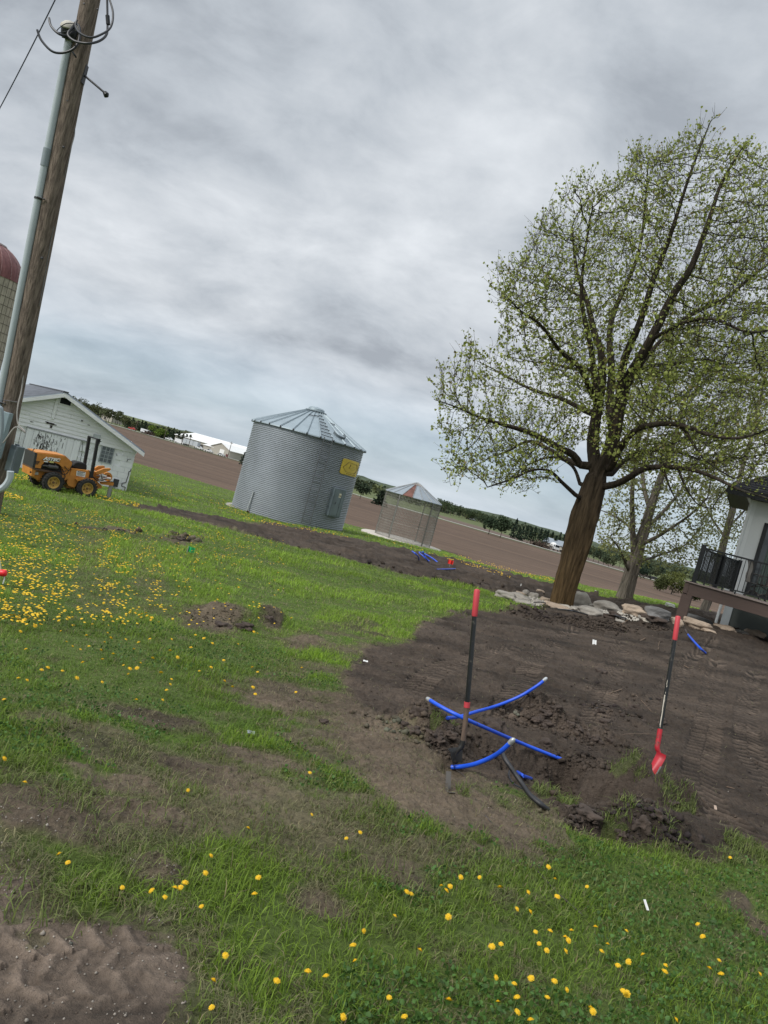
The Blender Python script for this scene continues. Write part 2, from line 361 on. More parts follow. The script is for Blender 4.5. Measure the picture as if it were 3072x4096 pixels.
def tracks(x, y):
    z = np.zeros(np.shape(x)); global TINT, FLAT; TINT = np.zeros(np.shape(x)); FLAT = np.zeros(np.shape(x))
    for pl, hw, pitch, dep, skew in TRACKS:
        X = np.array([p[0] for p in pl]); Y = np.array([p[1] for p in pl]); m = hw * 2
        sel = np.where((x > X.min() - m) & (x < X.max() + m) & (y > Y.min() - m) & (y < Y.max() + m))[0]
        if len(sel) == 0: continue
        xs = x[sel]; ys = y[sel]; best = np.full(len(sel), 1e9); sb = np.zeros(len(sel)); tb = np.zeros(len(sel)); acc = 0
        for i in range(len(pl) - 1):
            dx, dy = X[i + 1] - X[i], Y[i + 1] - Y[i]; Ls = math.hypot(dx, dy); ux, uy = dx / Ls, dy / Ls
            s = np.clip((xs - X[i]) * ux + (ys - Y[i]) * uy, 0, Ls); t = (xs - X[i] - ux * s) * -uy + (ys - Y[i] - uy * s) * ux
            dist = np.hypot(xs - X[i] - ux * s, ys - Y[i] - uy * s); u = dist < best
            best[u] = dist[u]; sb[u] = (acc + s)[u]; tb[u] = t[u]; acc += Ls
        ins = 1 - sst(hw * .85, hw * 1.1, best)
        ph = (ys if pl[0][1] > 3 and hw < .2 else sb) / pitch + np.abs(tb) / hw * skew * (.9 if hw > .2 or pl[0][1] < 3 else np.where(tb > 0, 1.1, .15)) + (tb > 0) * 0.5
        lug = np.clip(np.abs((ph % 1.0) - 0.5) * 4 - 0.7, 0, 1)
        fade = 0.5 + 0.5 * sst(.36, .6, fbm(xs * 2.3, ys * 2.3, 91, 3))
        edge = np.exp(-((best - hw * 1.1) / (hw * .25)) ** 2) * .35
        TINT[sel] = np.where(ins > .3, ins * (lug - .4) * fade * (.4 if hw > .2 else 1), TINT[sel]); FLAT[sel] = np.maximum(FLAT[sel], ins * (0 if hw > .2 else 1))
        z[sel] += dep * (ins * (lug - .62) * fade + edge * fade)
    return z

def surface(x, y):
    """full height, grass cover 0..1, base colour"""
    x = np.asarray(x, float); y = np.asarray(y, float); r = np.hypot(x, y)
    g = H0(x, y); wamp = 0.05 + 0.018 * r
    wx = x + (fbm(x * 1.6, y * 1.6, 5, 4) - .5) * wamp * 3.2; wy = y + (fbm(x * 1.6, y * 1.6, 55, 4) - .5) * wamp * 3.2
    def soft(poly, amp, n):
        s = 0.0
        for k in range(n): s = s + pip(x + (fbm(x * 1.9 + 9 * k, y * 1.9, 5 + k, 5, .6) - .5) * amp, y + (fbm(x * 1.9, y * 1.9 + 7 * k, 55 + k, 5, .6) - .5) * amp, poly) * 1.0
        return s / n
    darkf = soft(Z_DARK, wamp * 3.2, 5); cornerf = soft(Z_CORNER, .85, 5); dark = darkf > .45; corner = cornerf > .45; worn = pip(wx, wy, Z_WORN); worn2 = pip(wx, wy, Z_WORN2)
    n1 = fbm(x * 1.3, y * 2.6, 21, 5, .6); n2 = fbm(x * 6, y * 9, 31, 4, .6); n3 = fbm(x * .35, y * .35, 41, 4)
    cover = 0.98 - 0.35 * sst(.6, .75, n2)
    wornf = sum(pip(x + (fbm(x * 1.6 + 9 * k, y * 1.6, 5 + k, 4) - .5) * wamp * 4.5, y + (fbm(x * 1.6, y * 1.6 + 7 * k, 55 + k, 4) - .5) * wamp * 4.5, Z_WORN) * 1.0 for k in range(4)) / 4
    cover = cover * (1 - wornf) + wornf * np.clip(1.02 - 1.05 * sst(.42, .68, n1), .26, 1) * (.55 + .95 * n2)
    cover = np.where(worn2, cover * (.22 + .6 * sst(.42, .68, n2)), cover)
    for cx, cy, rx, ry in BAREW:
        d = np.hypot((wx - cx) / rx, (wy - cy) / ry); cover = cover * (.06 + .94 * sst(.6, 1.35, d + (n2 - .5) * .9))
    cover = cover * np.clip(1 - 1.5 * darkf, 0, 1) * np.clip(1 - 1.3 * cornerf, 0, 1)
    # sods with living grass on the spoil
    for px, py, rr in SODW:
        d = np.hypot(x - px, y - py) / rr; cover = np.where(d < 1, np.maximum(cover, 0.45 * (n2 > .47)), cover)
    for sx_, sy_, ex_, ey_ in MOW:
        L2 = (ex_ - sx_) ** 2 + (ey_ - sy_) ** 2; t_ = np.clip(((x - sx_) * (ex_ - sx_) + (y - sy_) * (ey_ - sy_)) / L2, 0, 1); dm = np.hypot(x - sx_ - t_ * (ex_ - sx_), y - sy_ - t_ * (ey_ - sy_)); cover = cover * (1 - .25 * (1 - sst(.12, .30, dm)))
    fd = field_dist(x, y); cover = np.where(fd > 0, 0, cover)
    darkness = darkf
    soil = np.stack([0.120 - .058 * darkness, 0.092 - .045 * darkness, 0.066 - .030 * darkness], -1)
    soil = soil * (1 - cornerf[..., None]) + np.array([.148, .114, .088]) * cornerf[..., None]
    # dried paler streaks and damp patches in the trampled earth
    st = fbm(x * .9 + 40, y * 3.2, 61, 5, .55); damp = fbm(x * 1.1, y * 1.1, 77, 4)
    soil = soil * (0.22 + 1.5 * st + .5 * (damp - .5) + .35 * (fbm(x * 11, y * 13, 67, 3) - .5))[..., None]
    g1 = np.stack([.066 + .03 * n3, .098 + .04 * n3, .022 + .006 * n3], -1)
    col = soil * (1 - cover[..., None]) + g1 * cover[..., None]
    bare = 1 - cover
    fine = (fbm(x * 14, y * 16, 71, 4, .6) - .5) * .022 + (fbm(x * 3.2, y * 4.5, 81, 4) - .5) * .05
    rid = np.abs(fbm(x * 7, y * 12, 85, 4, .6) - .5) * .04
    near = 1 - sst(14, 40, r); close = 1 - sst(4, 9, r)
    fine = fine + close * ((fbm(x * 45, y * 45, 73, 3, .6) - .5) * .010 + np.maximum(fbm(x * 22, y * 22, 79, 3) - .62, 0) * .06)
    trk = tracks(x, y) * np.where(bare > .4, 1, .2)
    dz = (1 - .88 * FLAT) * bare * near * (fine * 1.9 + rid * 2.0 + (fbm(x * 1.2, y * 5.5, 87, 4) - .5) * .07) * (1 - .65 * cornerf) * (1 - .3 * close) + (1 - bare) * (fbm(x * 1.5, y * 1.5, 88, 3) - .5) * .06
    # loose lumpy ground round the hole
    lump = np.zeros_like(x)
    for cx, cy, rx, ry, h in DIG[:20]: lump = np.maximum(lump, np.exp(-(((x - cx) / (rx * 1.6)) ** 2 + ((y - cy) / (ry * 1.6)) ** 2)))
    dz = dz + lump * ((np.abs(fbm(x * 9, y * 9, 101, 4, .62) - .5) * -.26 + .03) + (fbm(x * 22, y * 22, 103, 3) - .5) * .05)
    strip = np.where(dark, np.exp(-((r - 30) / 14.) ** 2), 0); dz = dz + strip * (fbm(x * .8, y * 2.4, 111, 5, .65) - .5) * .62
    dz = dz + trk
    # lit lug ridges and shaded furrows painted into the track colour
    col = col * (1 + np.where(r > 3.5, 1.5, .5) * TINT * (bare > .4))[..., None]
    return g + dz, cover, col, dark

MOW = [(*at(a, b)[:2], *at(c, d)[:2]) for a, b, c, d in ((365, 2110, 380, 2440), (570, 2140, 620, 2440))]
SOD = [(2500, 3040, .10), (2680, 3190, .12), (2745, 3205, .08), (2500, 3225, .07), (2250, 3205, .10), (2170, 3175, .09), (2460, 3330, .08), (1740, 2885, .05), (1800, 2900, .04), (1850, 3180, .05), (2560, 3120, .05)]
SODW = [(*at(a, b)[:2], r) for a, b, r in SOD]

def soil_material(name, attr='Col', var=.28, bump=.03):
    m = mat(name, (1, 1, 1), rough=.92, var=var, vscale=30, bump=bump, bscale=45, spec=.25, attr=attr)
    return m
def build_ground():
    na = 1000; fine = np.linspace(-math.radians(48), math.radians(48), na)
    coarse = np.linspace(math.radians(48), math.radians(312), 120)[1:-1]
    A = np.concatenate([fine, coarse]); r = [1.15]
    while r[-1] < 4: r.append(r[-1] * 1.0035)
    while r[-1] < 9.5: r.append(r[-1] * 1.0023)
    while r[-1] < 14: r.append(r[-1] * 1.005)
    while r[-1] < 60: r.append(r[-1] * 1.0075)
    while r[-1] < 700: r.append(r[-1] * 1.014)
    while r[-1] < 9000: r.append(r[-1] * 1.12)
    r = np.array(r); nr = len(r); nA = len(A)
    RR, AA = np.meshgrid(r, A, indexing='ij'); X = RR * np.sin(AA); Y = RR * np.cos(AA) - 0.0
    x = X.ravel(); y = Y.ravel(); z, cover, col, dark = surface(x, y)
    back = np.abs(np.arctan2(x, y)) > 1.0
    rd = road_dist(x, y); fd = field_dist(x, y); rr = np.hypot(x, y)
    V = np.stack([x, y, z], -1)
    V = np.concatenate([V, [[0, 0, 0.0]]]); col = np.concatenate([col, [[.09, .07, .05]]]); cover = np.concatenate([cover, [1.0]])
    i = np.arange(nr - 1)[:, None] * nA; j = np.arange(nA)[None]; j2 = (j + 1) % nA
    F = np.stack([(i + j), (i + j2), (i + nA + j2), (i + nA + j)], -1).reshape(-1, 4)[:, ::-1]
    cen = (V[F[:, 0]] + V[F[:, 2]]) * .5; frd = road_dist(cen[:, 0], cen[:, 1]); ffd = field_dist(cen[:, 0], cen[:, 1]); fr = np.hypot(cen[:, 0], cen[:, 1])
    is_field = (ffd > 0) & (frd < -9) & (cen[:, 1] > 5); is_far = (frd >= -9) & (cen[:, 1] > 5)
    tri = np.stack([np.full(nA, len(V) - 1), np.arange(nA), (np.arange(nA) + 1) % nA], -1)[:, ::-1]
    def sub(name, mask, m, extra=None, kind='structure', colors=None):
        f = F[mask]; fl = [f] + ([extra] if extra is not None else []); used = np.unique(np.concatenate([q.ravel() for q in fl])); mp = np.full(len(V), -1); mp[used] = np.arange(len(used))
        me = np_mesh(name, V[used], [mp[q] for q in fl], True, (colors if colors is not None else col)[used])
        o = link_mesh(name, me, m); tag(o, kind='structure'); return o
    sub('ground', ~is_field & ~is_far, soil_material('ground_soil'), tri)
    # field colours: brown tilled soil with working passes
    c = V[:, 0] * RDd[0] + V[:, 1] * RDd[1]; dd = V[:, 0] * RDn[0] + V[:, 1] * RDn[1]
    s1 = fbm(c * .006, dd * .12, 131, 5, .6); s2 = fbm(c * .03, dd * .03, 137, 4)
    s3 = fbm(c * .02, dd * .6, 139, 4, .6)
    fc = np.stack([.104 + 0 * s1, .071 + 0 * s1, .051 + 0 * s1], -1) * (.30 + .85 * s1 + .25 * s2 + .45 * s3)[:, None]
    fc = fc * (1 + .22 * np.exp(-np.maximum(field_dist(V[:, 0], V[:, 1]), 0) / 9.0))[:, None]
    o = sub('plowed_field', is_field, field_material(), colors=fc)
    # beyond: verge, second field, meadow
    gv = np.array([.10, .12, .045]); b2 = np.array([.12, .088, .068]); rdv = road_dist(V[:, 0], V[:, 1])
    fc2 = np.where(((rdv > 9) & (rdv < 60 + 40 * s2) & (V[:, 0] > 30))[:, None], b2 * (.8 + .4 * s1)[:, None], gv * (.7 + .6 * s2)[:, None])
    sub('far_meadow', is_far, soil_material('meadow', var=.2, bump=.02), colors=fc2)
def field_material():
    m = mat('tilled_soil', (1, 1, 1), rough=.95, var=.12, vscale=.8, spec=.15, attr='Col', bump=.10, bscale=1.5)
    return m
build_ground()

# gravel road across the field
def build_road():
    b = MB(); n = 160; vs = []; fs = []
    for i in range(n + 1):
        t = i / n; p = RD0 * (1 - t) + RD1 * t
        for k, off in enumerate((-3.2, -1.0, 1.0, 3.2)):
            x = p[0] + RDn[0] * off; y = p[1] + RDn[1] * off; vs.append((x, y, float(G(x, y)) + (.30 if k in (1, 2) else .22)))
    for i in range(n):
        for k in range(3): fs.append((i * 4 + k, (i + 1) * 4 + k, (i + 1) * 4 + k + 1, i * 4 + k + 1))
    b.add(vs, fs); o = b.build('road', mat('gravel_road', (.42, .40, .37), .95, var=.12, vscale=.3, bump=.01), smooth=True); tag(o, kind='structure')
build_road()

# ------------------------------------------------------------------ grass
def blades(N, x, y, z, h, w, az, lean, col, name):
    """each blade: two base points, two mid points, one tip"""
    dx = np.cos(az); dy = np.sin(az); lx = np.cos(az + 1.57 + lean[1]); ly = np.sin(az + 1.57 + lean[1]); l = lean[0]
    V = np.zeros((N, 5, 3), np.float32); hw = w * .5
    V[:, 0] = np.stack([x - dx * hw, y - dy * hw, z - .004], -1); V[:, 1] = np.stack([x + dx * hw, y + dy * hw, z - .004], -1)
    mx = x + lx * h * l * .35; my = y + ly * h * l * .35; mz = z + h * .58 * np.cos(l * .5)
    V[:, 2] = np.stack([mx + dx * hw * .8, my + dy * hw * .8, mz], -1); V[:, 3] = np.stack([mx - dx * hw * .8, my - dy * hw * .8, mz], -1)
    V[:, 4] = np.stack([x + lx * h * l, y + ly * h * l, z + h * np.cos(np.minimum(l, 1.35))], -1)
    b = np.arange(N)[:, None] * 5; Q = b + np.array([[0, 1, 2, 3]]); T = b + np.array([[3, 2, 4]])
    return np_mesh(name, V.reshape(-1, 3), [Q, T], False, np.repeat(col, 5, 0))
def leaf_mesh(base, size, cols, name, r_, droop=.3):
    n = len(base); d = r_.normal(0, 1, (n, 3)); d[:, 2] -= droop; d /= np.linalg.norm(d, axis=1, keepdims=True); s = np.cross(d, r_.normal(0, 1, (n, 3))); s /= np.linalg.norm(s, axis=1, keepdims=True); nn = np.cross(d, s)
    L_ = size[:, None]; V = np.zeros((n, 6, 3), np.float32)
    V[:, 0] = base; V[:, 1] = base + d * L_ * .35 + s * L_ * .46 + nn * L_ * .18; V[:, 2] = base + d * L_ * .8 + s * L_ * .30 + nn * L_ * .12; V[:, 3] = base + d * L_ * 1.08; V[:, 4] = base + d * L_ * .8 - s * L_ * .30 + nn * L_ * .12; V[:, 5] = base + d * L_ * .35 - s * L_ * .46 + nn * L_ * .18
    b = np.arange(n)[:, None] * 6; F = np.concatenate([b + np.array([[0, 1, 2, 3]]), b + np.array([[0, 3, 4, 5]])])
    return np_mesh(name, V.reshape(-1, 3), [F], False, np.repeat(cols, 6, 0))
def build_grass():
    N0 = 1500000; lr = rng.uniform(math.log(1.3), math.log(70), N0); a = rng.uniform(-math.radians(47), math.radians(47), N0); r = np.exp(lr)
    A = N0 / (math.log(70 / 1.3) * math.radians(94)); dens = A / r ** 2; keep = rng.random(N0) < np.minimum(1, 5200 / dens) * np.where(r > 20, .75, 1.0)
    r = r[keep]; a = a[keep]; x = r * np.sin(a); y = r * np.cos(a)
    # keep those the frame could see (with margin for a step aside)
    q = np.stack([x, y, G(x, y)], -1) - CAM; f = q @ FWD; u = q @ CX / f * FPX + 1536; v = 2048 - q @ CY / f * FPX
    k = (f > .3) & (u > -500) & (u < 3600) & (v < 4700); x = x[k]; y = y[k]; r = r[k]
    z, cover, col, dark = surface(x, y); clump = fbm(x * 7, y * 7, 141, 3); patch = fbm(x * 1.1, y * 1.1, 151, 4); big = fbm(x * .4, y * .8, 157, 3)
    k = rng.random(len(x)) < cover * (.35 + 1.3 * sst(.3, .6, clump)); x, y, z, r, cover, clump, patch, big = [t[k] for t in (x, y, z, r, cover, clump, patch, big)]
    n = len(x); size = np.maximum(1.0, r / 7.5)
    lush = sst(.35, .65, patch)
    h = (.018 + .040 * lush * cover + .024 * sst(.5, .75, clump)) * rng.uniform(.6, 1.35, n) * np.minimum(size, 2.2) ** .5
    w = rng.uniform(.0024, .0050, n) * np.minimum(size, 4.5)
    lean = [np.clip(rng.uniform(.2, 1.5, n) + .35 * (1 - lush), .2, 1.55), rng.uniform(-.6, .6, n)]
    az = rng.uniform(0, 6.283, n)
    t = rng.random(n)[:, None]; base = np.array([.118, .205, .017]) * (1 - t) + np.array([.228, .335, .038]) * t
    deep = np.array([.075, .135, .022]); base = base * (1 - (.6 * (1 - lush))[:, None]) + deep * (.6 * (1 - lush))[:, None]
    olive = np.array([.135, .145, .060]); wo = ((1 - cover) * .8)[:, None]; base = base * (1 - wo) + olive * wo
    dry = rng.random(n) < (.035 + .22 * (1 - lush) * (clump < .5) + .30 * (1 - cover)); base[dry] = np.array([.30, .255, .135]) * rng.uniform(.6, 1.1, (dry.sum(), 1))
    base *= ((1.0 + .68 * big) * (.62 + .38 * sst(3, 10, r)) * rng.uniform(.75, 1.2, n))[:, None]
    me = blades(n, x, y, z, h, w, az, lean, base, 'grass'); print('blades', n)
    o = link_mesh('grass', me, mat('grass_blade', (1, 1, 1), rough=.55, var=.05, spec=.3, attr='Col', trans=.3))
    tag(o, 'short green lawn grass with dry straw between, worn thin round the dug earth', 'grass', kind='stuff')
    # flattened straw and torn blades lying on the trampled earth
    m = 330000; lr = rng.uniform(math.log(1.3), math.log(16), m); a = rng.uniform(-math.radians(45), math.radians(42), m); r = np.exp(lr); x = r * np.sin(a); y = r * np.cos(a)
    z, cover, col, dark = surface(x, y); cl = fbm(x * 5, y * 7, 171, 4); k = (cover < .85) & ((~dark) | (rng.random(m) < .02)) & (rng.random(m) < np.where(dark, 1, sst(.30, .62, cl) * np.minimum(1, cover * 1.6 + .25))) & ~pip(x, y, Z_CORNER)
    x, y, z, r = x[k], y[k], z[k], r[k]; n = len(x); size = np.maximum(1, r / 7); t = rng.random(n)[:, None]
    c = np.array([.10, .115, .045]) * (1 - t) + np.array([.26, .235, .125]) * t; c *= rng.uniform(.6, 1.25, (n, 1))
    me = blades(n, x, y, z + .003, rng.uniform(.015, .055, n), rng.uniform(.0016, .0034, n) * size, rng.uniform(0, 6.283, n), [rng.uniform(1.25, 1.55, n), rng.uniform(-.8, .8, n)], c, 'thatch')
    o = link_mesh('thatch', me, MATS['grass_blade']); tag(o, 'torn olive and straw coloured blades pressed flat on the trampled earth', 'straw', kind='stuff')
    # clover and rosette leaves between the blades in the near grass
    r_ = np.random.default_rng(77); m = 52000; a = r_.uniform(-.8, .8, m); r = np.exp(r_.uniform(math.log(1.4), math.log(7), m)); x = r * np.sin(a); y = r * np.cos(a); cl = fbm(x * 1.8, y * 1.8, 181, 4); z, cover, col, dark = surface(x, y); k = (cl > .50) & (cover > .6); x, y, z = x[k], y[k], z[k]
    n = len(x); q = np.stack([x, y, z + r_.uniform(.012, .045, n)], -1); c = np.array([[.055, .115, .025]]) * r_.uniform(.7, 1.7, (n, 1))
    me = leaf_mesh(q, r_.uniform(.010, .022, n), c, 'clover', r_, -.2); o = link_mesh('clover', me, MATS['grass_blade']); tag(o, 'small round clover leaves mixed into the near grass', 'clover', kind='stuff')
    # tall tufts growing out of the turned sods and along the edges
    X = []; 
    for (cx, cy, rr), (a_, b_, _) in zip(SODW, SOD):
        m = int(1100 * rr); th = rng.uniform(0, 6.283, m); q = np.sqrt(rng.random(m)) * rr * 1.05
        X.append(np.stack([cx + np.cos(th) * q, cy + np.sin(th) * q], -1))
    for px, py, rr, m in ((2990, 3390, .16, 420), (2920, 3430, .10, 120), (1500, 3290, .2, 180), (250, 3560, .25, 300), (1380, 3140, .14, 160), (300, 3200, .16, 160), (30, 3070, .2, 280), (1700, 2430, .8, 500), (1900, 2440, .5, 300), (2000, 3520, .35, 350), (1650, 3650, .3, 300), (2450, 3620, .3, 300), (2700, 3400, .2, 200), (1000, 2620, .6, 300), (620, 3350, .3, 200)):
        c = at(px, py); th = rng.uniform(0, 6.283, m); q = np.sqrt(rng.random(m)) * rr; X.append(np.stack([c[0] + np.cos(th) * q, c[1] + np.sin(th) * q], -1))
    X = np.concatenate(X); n = len(X); z, *_ = surface(X[:, 0], X[:, 1]); r = np.hypot(X[:, 0], X[:, 1])
    t = rng.random(n)[:, None]; c = np.array([.08, .125, .022]) * (1 - t) + np.array([.20, .235, .07]) * t
    me = blades(n, X[:, 0], X[:, 1], z, rng.uniform(.035, .095, n), rng.uniform(.003, .0055, n) * np.maximum(1, r / 8), rng.uniform(0, 6.283, n), [rng.uniform(.3, 1.5, n), rng.uniform(-.5, .5, n)], c, 'tufts')
    o = link_mesh('grass_tufts', me, MATS['grass_blade']); tag(o, 'longer grass tufts on the overturned sods and at the edge of the bare earth', 'grass', kind='stuff')
build_grass()
# ------------------------------------------------------------------ utility pole
def Mz(loc, rz=0): return Matrix.Translation(Vector([float(c) for c in loc])) @ Matrix.Rotation(rz, 4, 'Z')
class Frame:
    """local frame at p0, x axis turned by ang from +X; unprojects pixels onto its vertical x-z plane (local y = off)"""
    def __init__(s, p0, ang):
        s.p = np.asarray(p0, float); s.a = ang; s.t = np.array([math.cos(ang), math.sin(ang), 0]); s.n = np.array([-math.sin(ang), math.cos(ang), 0])
    def px(s, X, Y, off=0.0):
        r = ray(X, Y); t = ((s.p - CAM) @ s.n + off) / (r @ s.n); q = CAM + r * t - s.p
        return float(q @ s.t), float(q[2])
    def w(s, x, y, z): return s.p + s.t * x + s.n * y + np.array([0, 0, z])
    def loc(s, q): d = np.asarray(q) - s.p; return np.array([d @ s.t, d @ s.n, d[2]])
wood_grey = mat('weathered_pole_wood', (.115, .088, .072), .85, var=.45, vscale=8, stretch=(4.5, 4.5, .2), bump=.03, bscale=7, spec=.2, col2=(.27, .215, .175))
pvc = mat('grey_conduit', (.42, .47, .50), .45, var=.05)
pvc_dark = mat('grey_coupling', (.24, .28, .31), .5, var=.06)
blk = mat('black_plastic', (.012, .013, .016), .45, var=.2)
cable_m = mat('black_cable', (.02, .022, .028), .5, var=.2)
steel_dark = mat('dark_steel', (.06, .06, .065), .5, .6, var=.3)
def build_pole():
    a = P(41, 1645, 11.6); b = P(362, 0, 10.7); d = b - a; gz = 0
    for k in range(400):
        q = a - d * k * .004
        if q[2] < H0(q[0], q[1]): break
    base = q; top = a + d * 1.35
    fr = base
    root = empty('utility_pole', base, 0, 'weathered brown wooden utility pole with a grey conduit on its left side', 'utility pole')
    n = 34; pts = []; rad = []
    m = MB(); vs = []; seg = 26
    for i in range(n + 1):
        t = i / n; c = (base + (top - base) * t) - base
        for j in range(seg):
            an = 2 * math.pi * j / seg; r = (.148 - .022 * t) * (1 + .035 * (float(vn(np.array([an * 2.2]), np.array([t * 9.]), 4)[0]) - .5) + .04 * (float(vn(np.array([an * 7]), np.array([t * 3.]), 5)[0]) - .5))
            vs.append((c[0] + r * math.cos(an), c[1] + r * math.sin(an), c[2]))
    fs = [(i * seg + j, i * seg + (j + 1) % seg, (i + 1) * seg + (j + 1) % seg, (i + 1) * seg + j) for i in range(n) for j in range(seg)] + [tuple(n * seg + j for j in range(seg))]
    m.add(vs, fs); m.build('shaft', wood_grey, root, True)
    D = (top - base); Du = D / np.linalg.norm(D)
    def onpole(Z, dx=0, dy=0):     # point at world height Z on the axis
        return base + D * ((Z - base[2]) / D[2]) + np.array([dx, dy, 0])
    def pz(X, Y, Yd=None):          # pixel at pole depth
        q = P(X, Y, 11.0); 
        for _ in range(3): q = P(X, Y, onpole(q[2])[1] - .14)
        return q
    L = lambda q: np.asarray(q) - base
    # conduit
    ct = pz(301, 150); c0 = onpole(ct[2], -.145, -.10); cb = onpole(base[2] - .1, -.155, -.10)
    ctop = c0; m = MB().tube([L(cb), L((cb + ctop) / 2), L(ctop)], .054, 18); con = m.build('conduit', pvc, root, True)
    for Y0_, h in ((628, .26),):
        q = pz(190, Y0_); c = onpole(q[2], -.149, -.10); MB().tube([L(c - Du * h / 2), L(c + Du * h / 2)], .062, 18).build('coupling', pvc_dark, con, True)
    for Y0_, X0_ in ((790, 150), (1610, 5)):
        q = pz(X0_, Y0_); c = onpole(q[2], -.149, -.10); s = MB(); s.tube([L(c - Du * .015), L(c + Du * .015)], .060, 18); s.tube([L(c + np.array([.02, -.07, 0])), L(onpole(q[2], -.02, -.15))], .012, 6); s.build('pipe_strap', steel_dark, con, True)
    # weatherhead: a round cap with a dark face
    q = L(ctop); h = MB(); h.m = Matrix.Translation(Vector(q) + Vector((0, -.02, .06))) @ Matrix.Rotation(.5, 4, 'X')
    h.lathe([(.0, -.10), (.11, -.09), (.125, -.02), (.12, .05)], 22); wh = h.build('weatherhead', blk, root, True)
    h = MB(); h.m = Matrix.Translation(Vector(q) + Vector((0, -.02, .06))) @ Matrix.Rotation(.5, 4, 'X')
    h.lathe([(.124, .045), (.132, .06), (.12, .10), (.06, .14), (.0, .15)], 22); h.build('weatherhead_hood', mat('aged_cream_cap', (.45, .42, .36), .6, var=.2), wh, True)
    # service leads
    def lead(pxs, r, name='service_lead', off=-.25, par=root, m=cable_m):
        pts = []
        for X, Y, o in pxs:
            p = pz(X, Y); pts.append(P(X, Y, p[1] + o))
        pts = smooth_path(pts, 6); MB().tube([L(p) for p in pts], r, 8).build(name, m, par, True)
    lead([(196, 72, -.1), (205, 105, -.15), (235, 135, -.2), (265, 142, -.15), (290, 130, -.12), (300, 105, -.1)], .017)
    lead([(149, 120, -.2), (165, 160, -.22), (205, 203, -.25), (245, 212, -.22), (290, 198, -.2), (315, 165, -.16), (318, 110, -.12), (300, 90, -.1)], .017)
    lead([(432, -20, .1), (452, 50, 0), (442, 110, -.1), (400, 140, -.22), (360, 150, -.28), (320, 133, -.25), (302, 105, -.15), (308, 80, -.1)], .015)
    lead([(428, -20, .1), (430, 100, 0), (425, 140, -.1), (395, 165, -.2), (350, 174, -.3), (300, 165, -.25), (272, 140, -.2), (285, 115, -.15), (300, 100, -.1)], .017)
    lead([(300, 95, -.1), (262, 95, -.2), (228, 122, -.2), (245, 130, -.18), (290, 118, -.12)], .006)
    lead([(290, 208, -.1), (300, 222, -.1), (303, 228, -.05)], .014)
    e = MB(); p0 = pz(430, 62); p1 = pz(433, 98); e.tube([L(p0), L(p1)], .030, 10); e.build('splice_sleeve', blk, root, True)
    # bracket arm of a missing lamp
    p0 = onpole(pz(345, 283)[2], .10, 0); p1 = pz(420, 372); p1 = P(420, 372, p0[1] - .1); e = MB(); e.tube([L(p0), L(p1)], .016, 8); arm = e.build('bracket_arm', steel_dark, root, True)
    p2 = P(432, 386, p0[1] - .1); e = MB(); e.tube([L(P(412, 366, p1[1])), L(p1), L(P(426, 381, p1[1])), L(p2)], (.012, .035, .045, .015), 10); e.build('arm_tip', blk, arm, True)
    e = MB(); e.box(-.01, .02, -.04, .04, -.14, .14); ob = e.build('bracket_plate', steel_dark, arm); ob.location = L(p0 + np.array([.02, 0, 0]))
    # thin wire stapled loosely down the shaft
    lead([(300, 490, .2), (298, 540, .1), (285, 590, .05), (270, 660, .1), (252, 720, .12)], .006, 'loose_wire', m=mat('grey_wire', (.16, .15, .15), .6, var=.1))
    lead([(216, 905, .1), (208, 940, .1), (190, 1040, .1), (178, 1110, .12), (160, 1210, .1), (150, 1230, .12)], .007, 'loose_wire', m=MATS['grey_wire'])
    lead([(95, 1480, .1), (86, 1560, .05), (72, 1620, -.05), (68, 1670, -.08), (75, 1700, -.1), (97, 1722, -.12), (102, 1730, -.12)], .011, 'loose_wire', m=mat('pale_grey_cable', (.30, .28, .26), .6, var=.15))
    lead([(102, 1732, -.12), (80, 1715, -.15), (62, 1709, -.18), (45, 1725, -.2), (25, 1755, -.22), (12, 1772, -.2)], .011, 'loose_wire', m=MATS['pale_grey_cable'])
    # grey meter box on the right, panel on the left, elbow
    def boxat(name, x0, y0, x1, y1, dep, m, oy, par=root):
        p0 = pz(x0, y0); c = P((x0 + x1) / 2, (y0 + y1) / 2, p0[1] + oy)
        hw = abs(P(x1, y0, c[1])[0] - P(x0, y0, c[1])[0]) / 2
        return c, hw
    bx = onpole(pz(58, 1835)[2]); c = P(60, 1835, bx[1] - .16); lean = math.atan2(D[0], D[2])
    T = Matrix.Translation(Vector(L(c))) @ Matrix.Rotation(lean, 4, 'Y') @ Matrix.Rotation(-.35, 4, 'Z')
    e = MB(); e.m = T; e.box(-.082, .075, -.075, .075, -.225, .215, .008); bo = e.build('meter_box', mat('meter_box_grey', (.13, .155, .17), .5, var=.12, metal=.3), root)
    e = MB(); e.m = T; e.box(-.07, .063, -.083, -.077, -.20, .15, 0); e.box(-.06, .06, -.088, -.084, -.212, -.206, 0); e.build('box_door', mat('meter_door_grey', (.16, .19, .21), .45, var=.1, metal=.3), bo)
    e = MB(); e.m = T; e.tube([(-.03, .0, .215), (-.03, .0, .24)], .035, 14); e.build('box_hub', MATS['meter_box_grey'], bo, True)
    cc = P(12, 1738, bx[1] - .34); T2 = Matrix.Translation(Vector(L(cc))) @ Matrix.Rotation(lean, 4, 'Y') @ Matrix.Rotation(.15, 4, 'Z')
    e = MB(); e.m = T2; e.box(-.12, .03, -.05, .12, -.40, .36, .006); pn = e.build('breaker_panel', mat('panel_bluegrey', (.26, .33, .36), .5, var=.1, metal=.2), root)
    lead([(-30, 1640, -.5), (0, 1630, -.5), (8, 1650, -.5), (8, 1720, -.5), (-5, 1800, -.5)], .028, 'cable_loop', m=pvc_dark)
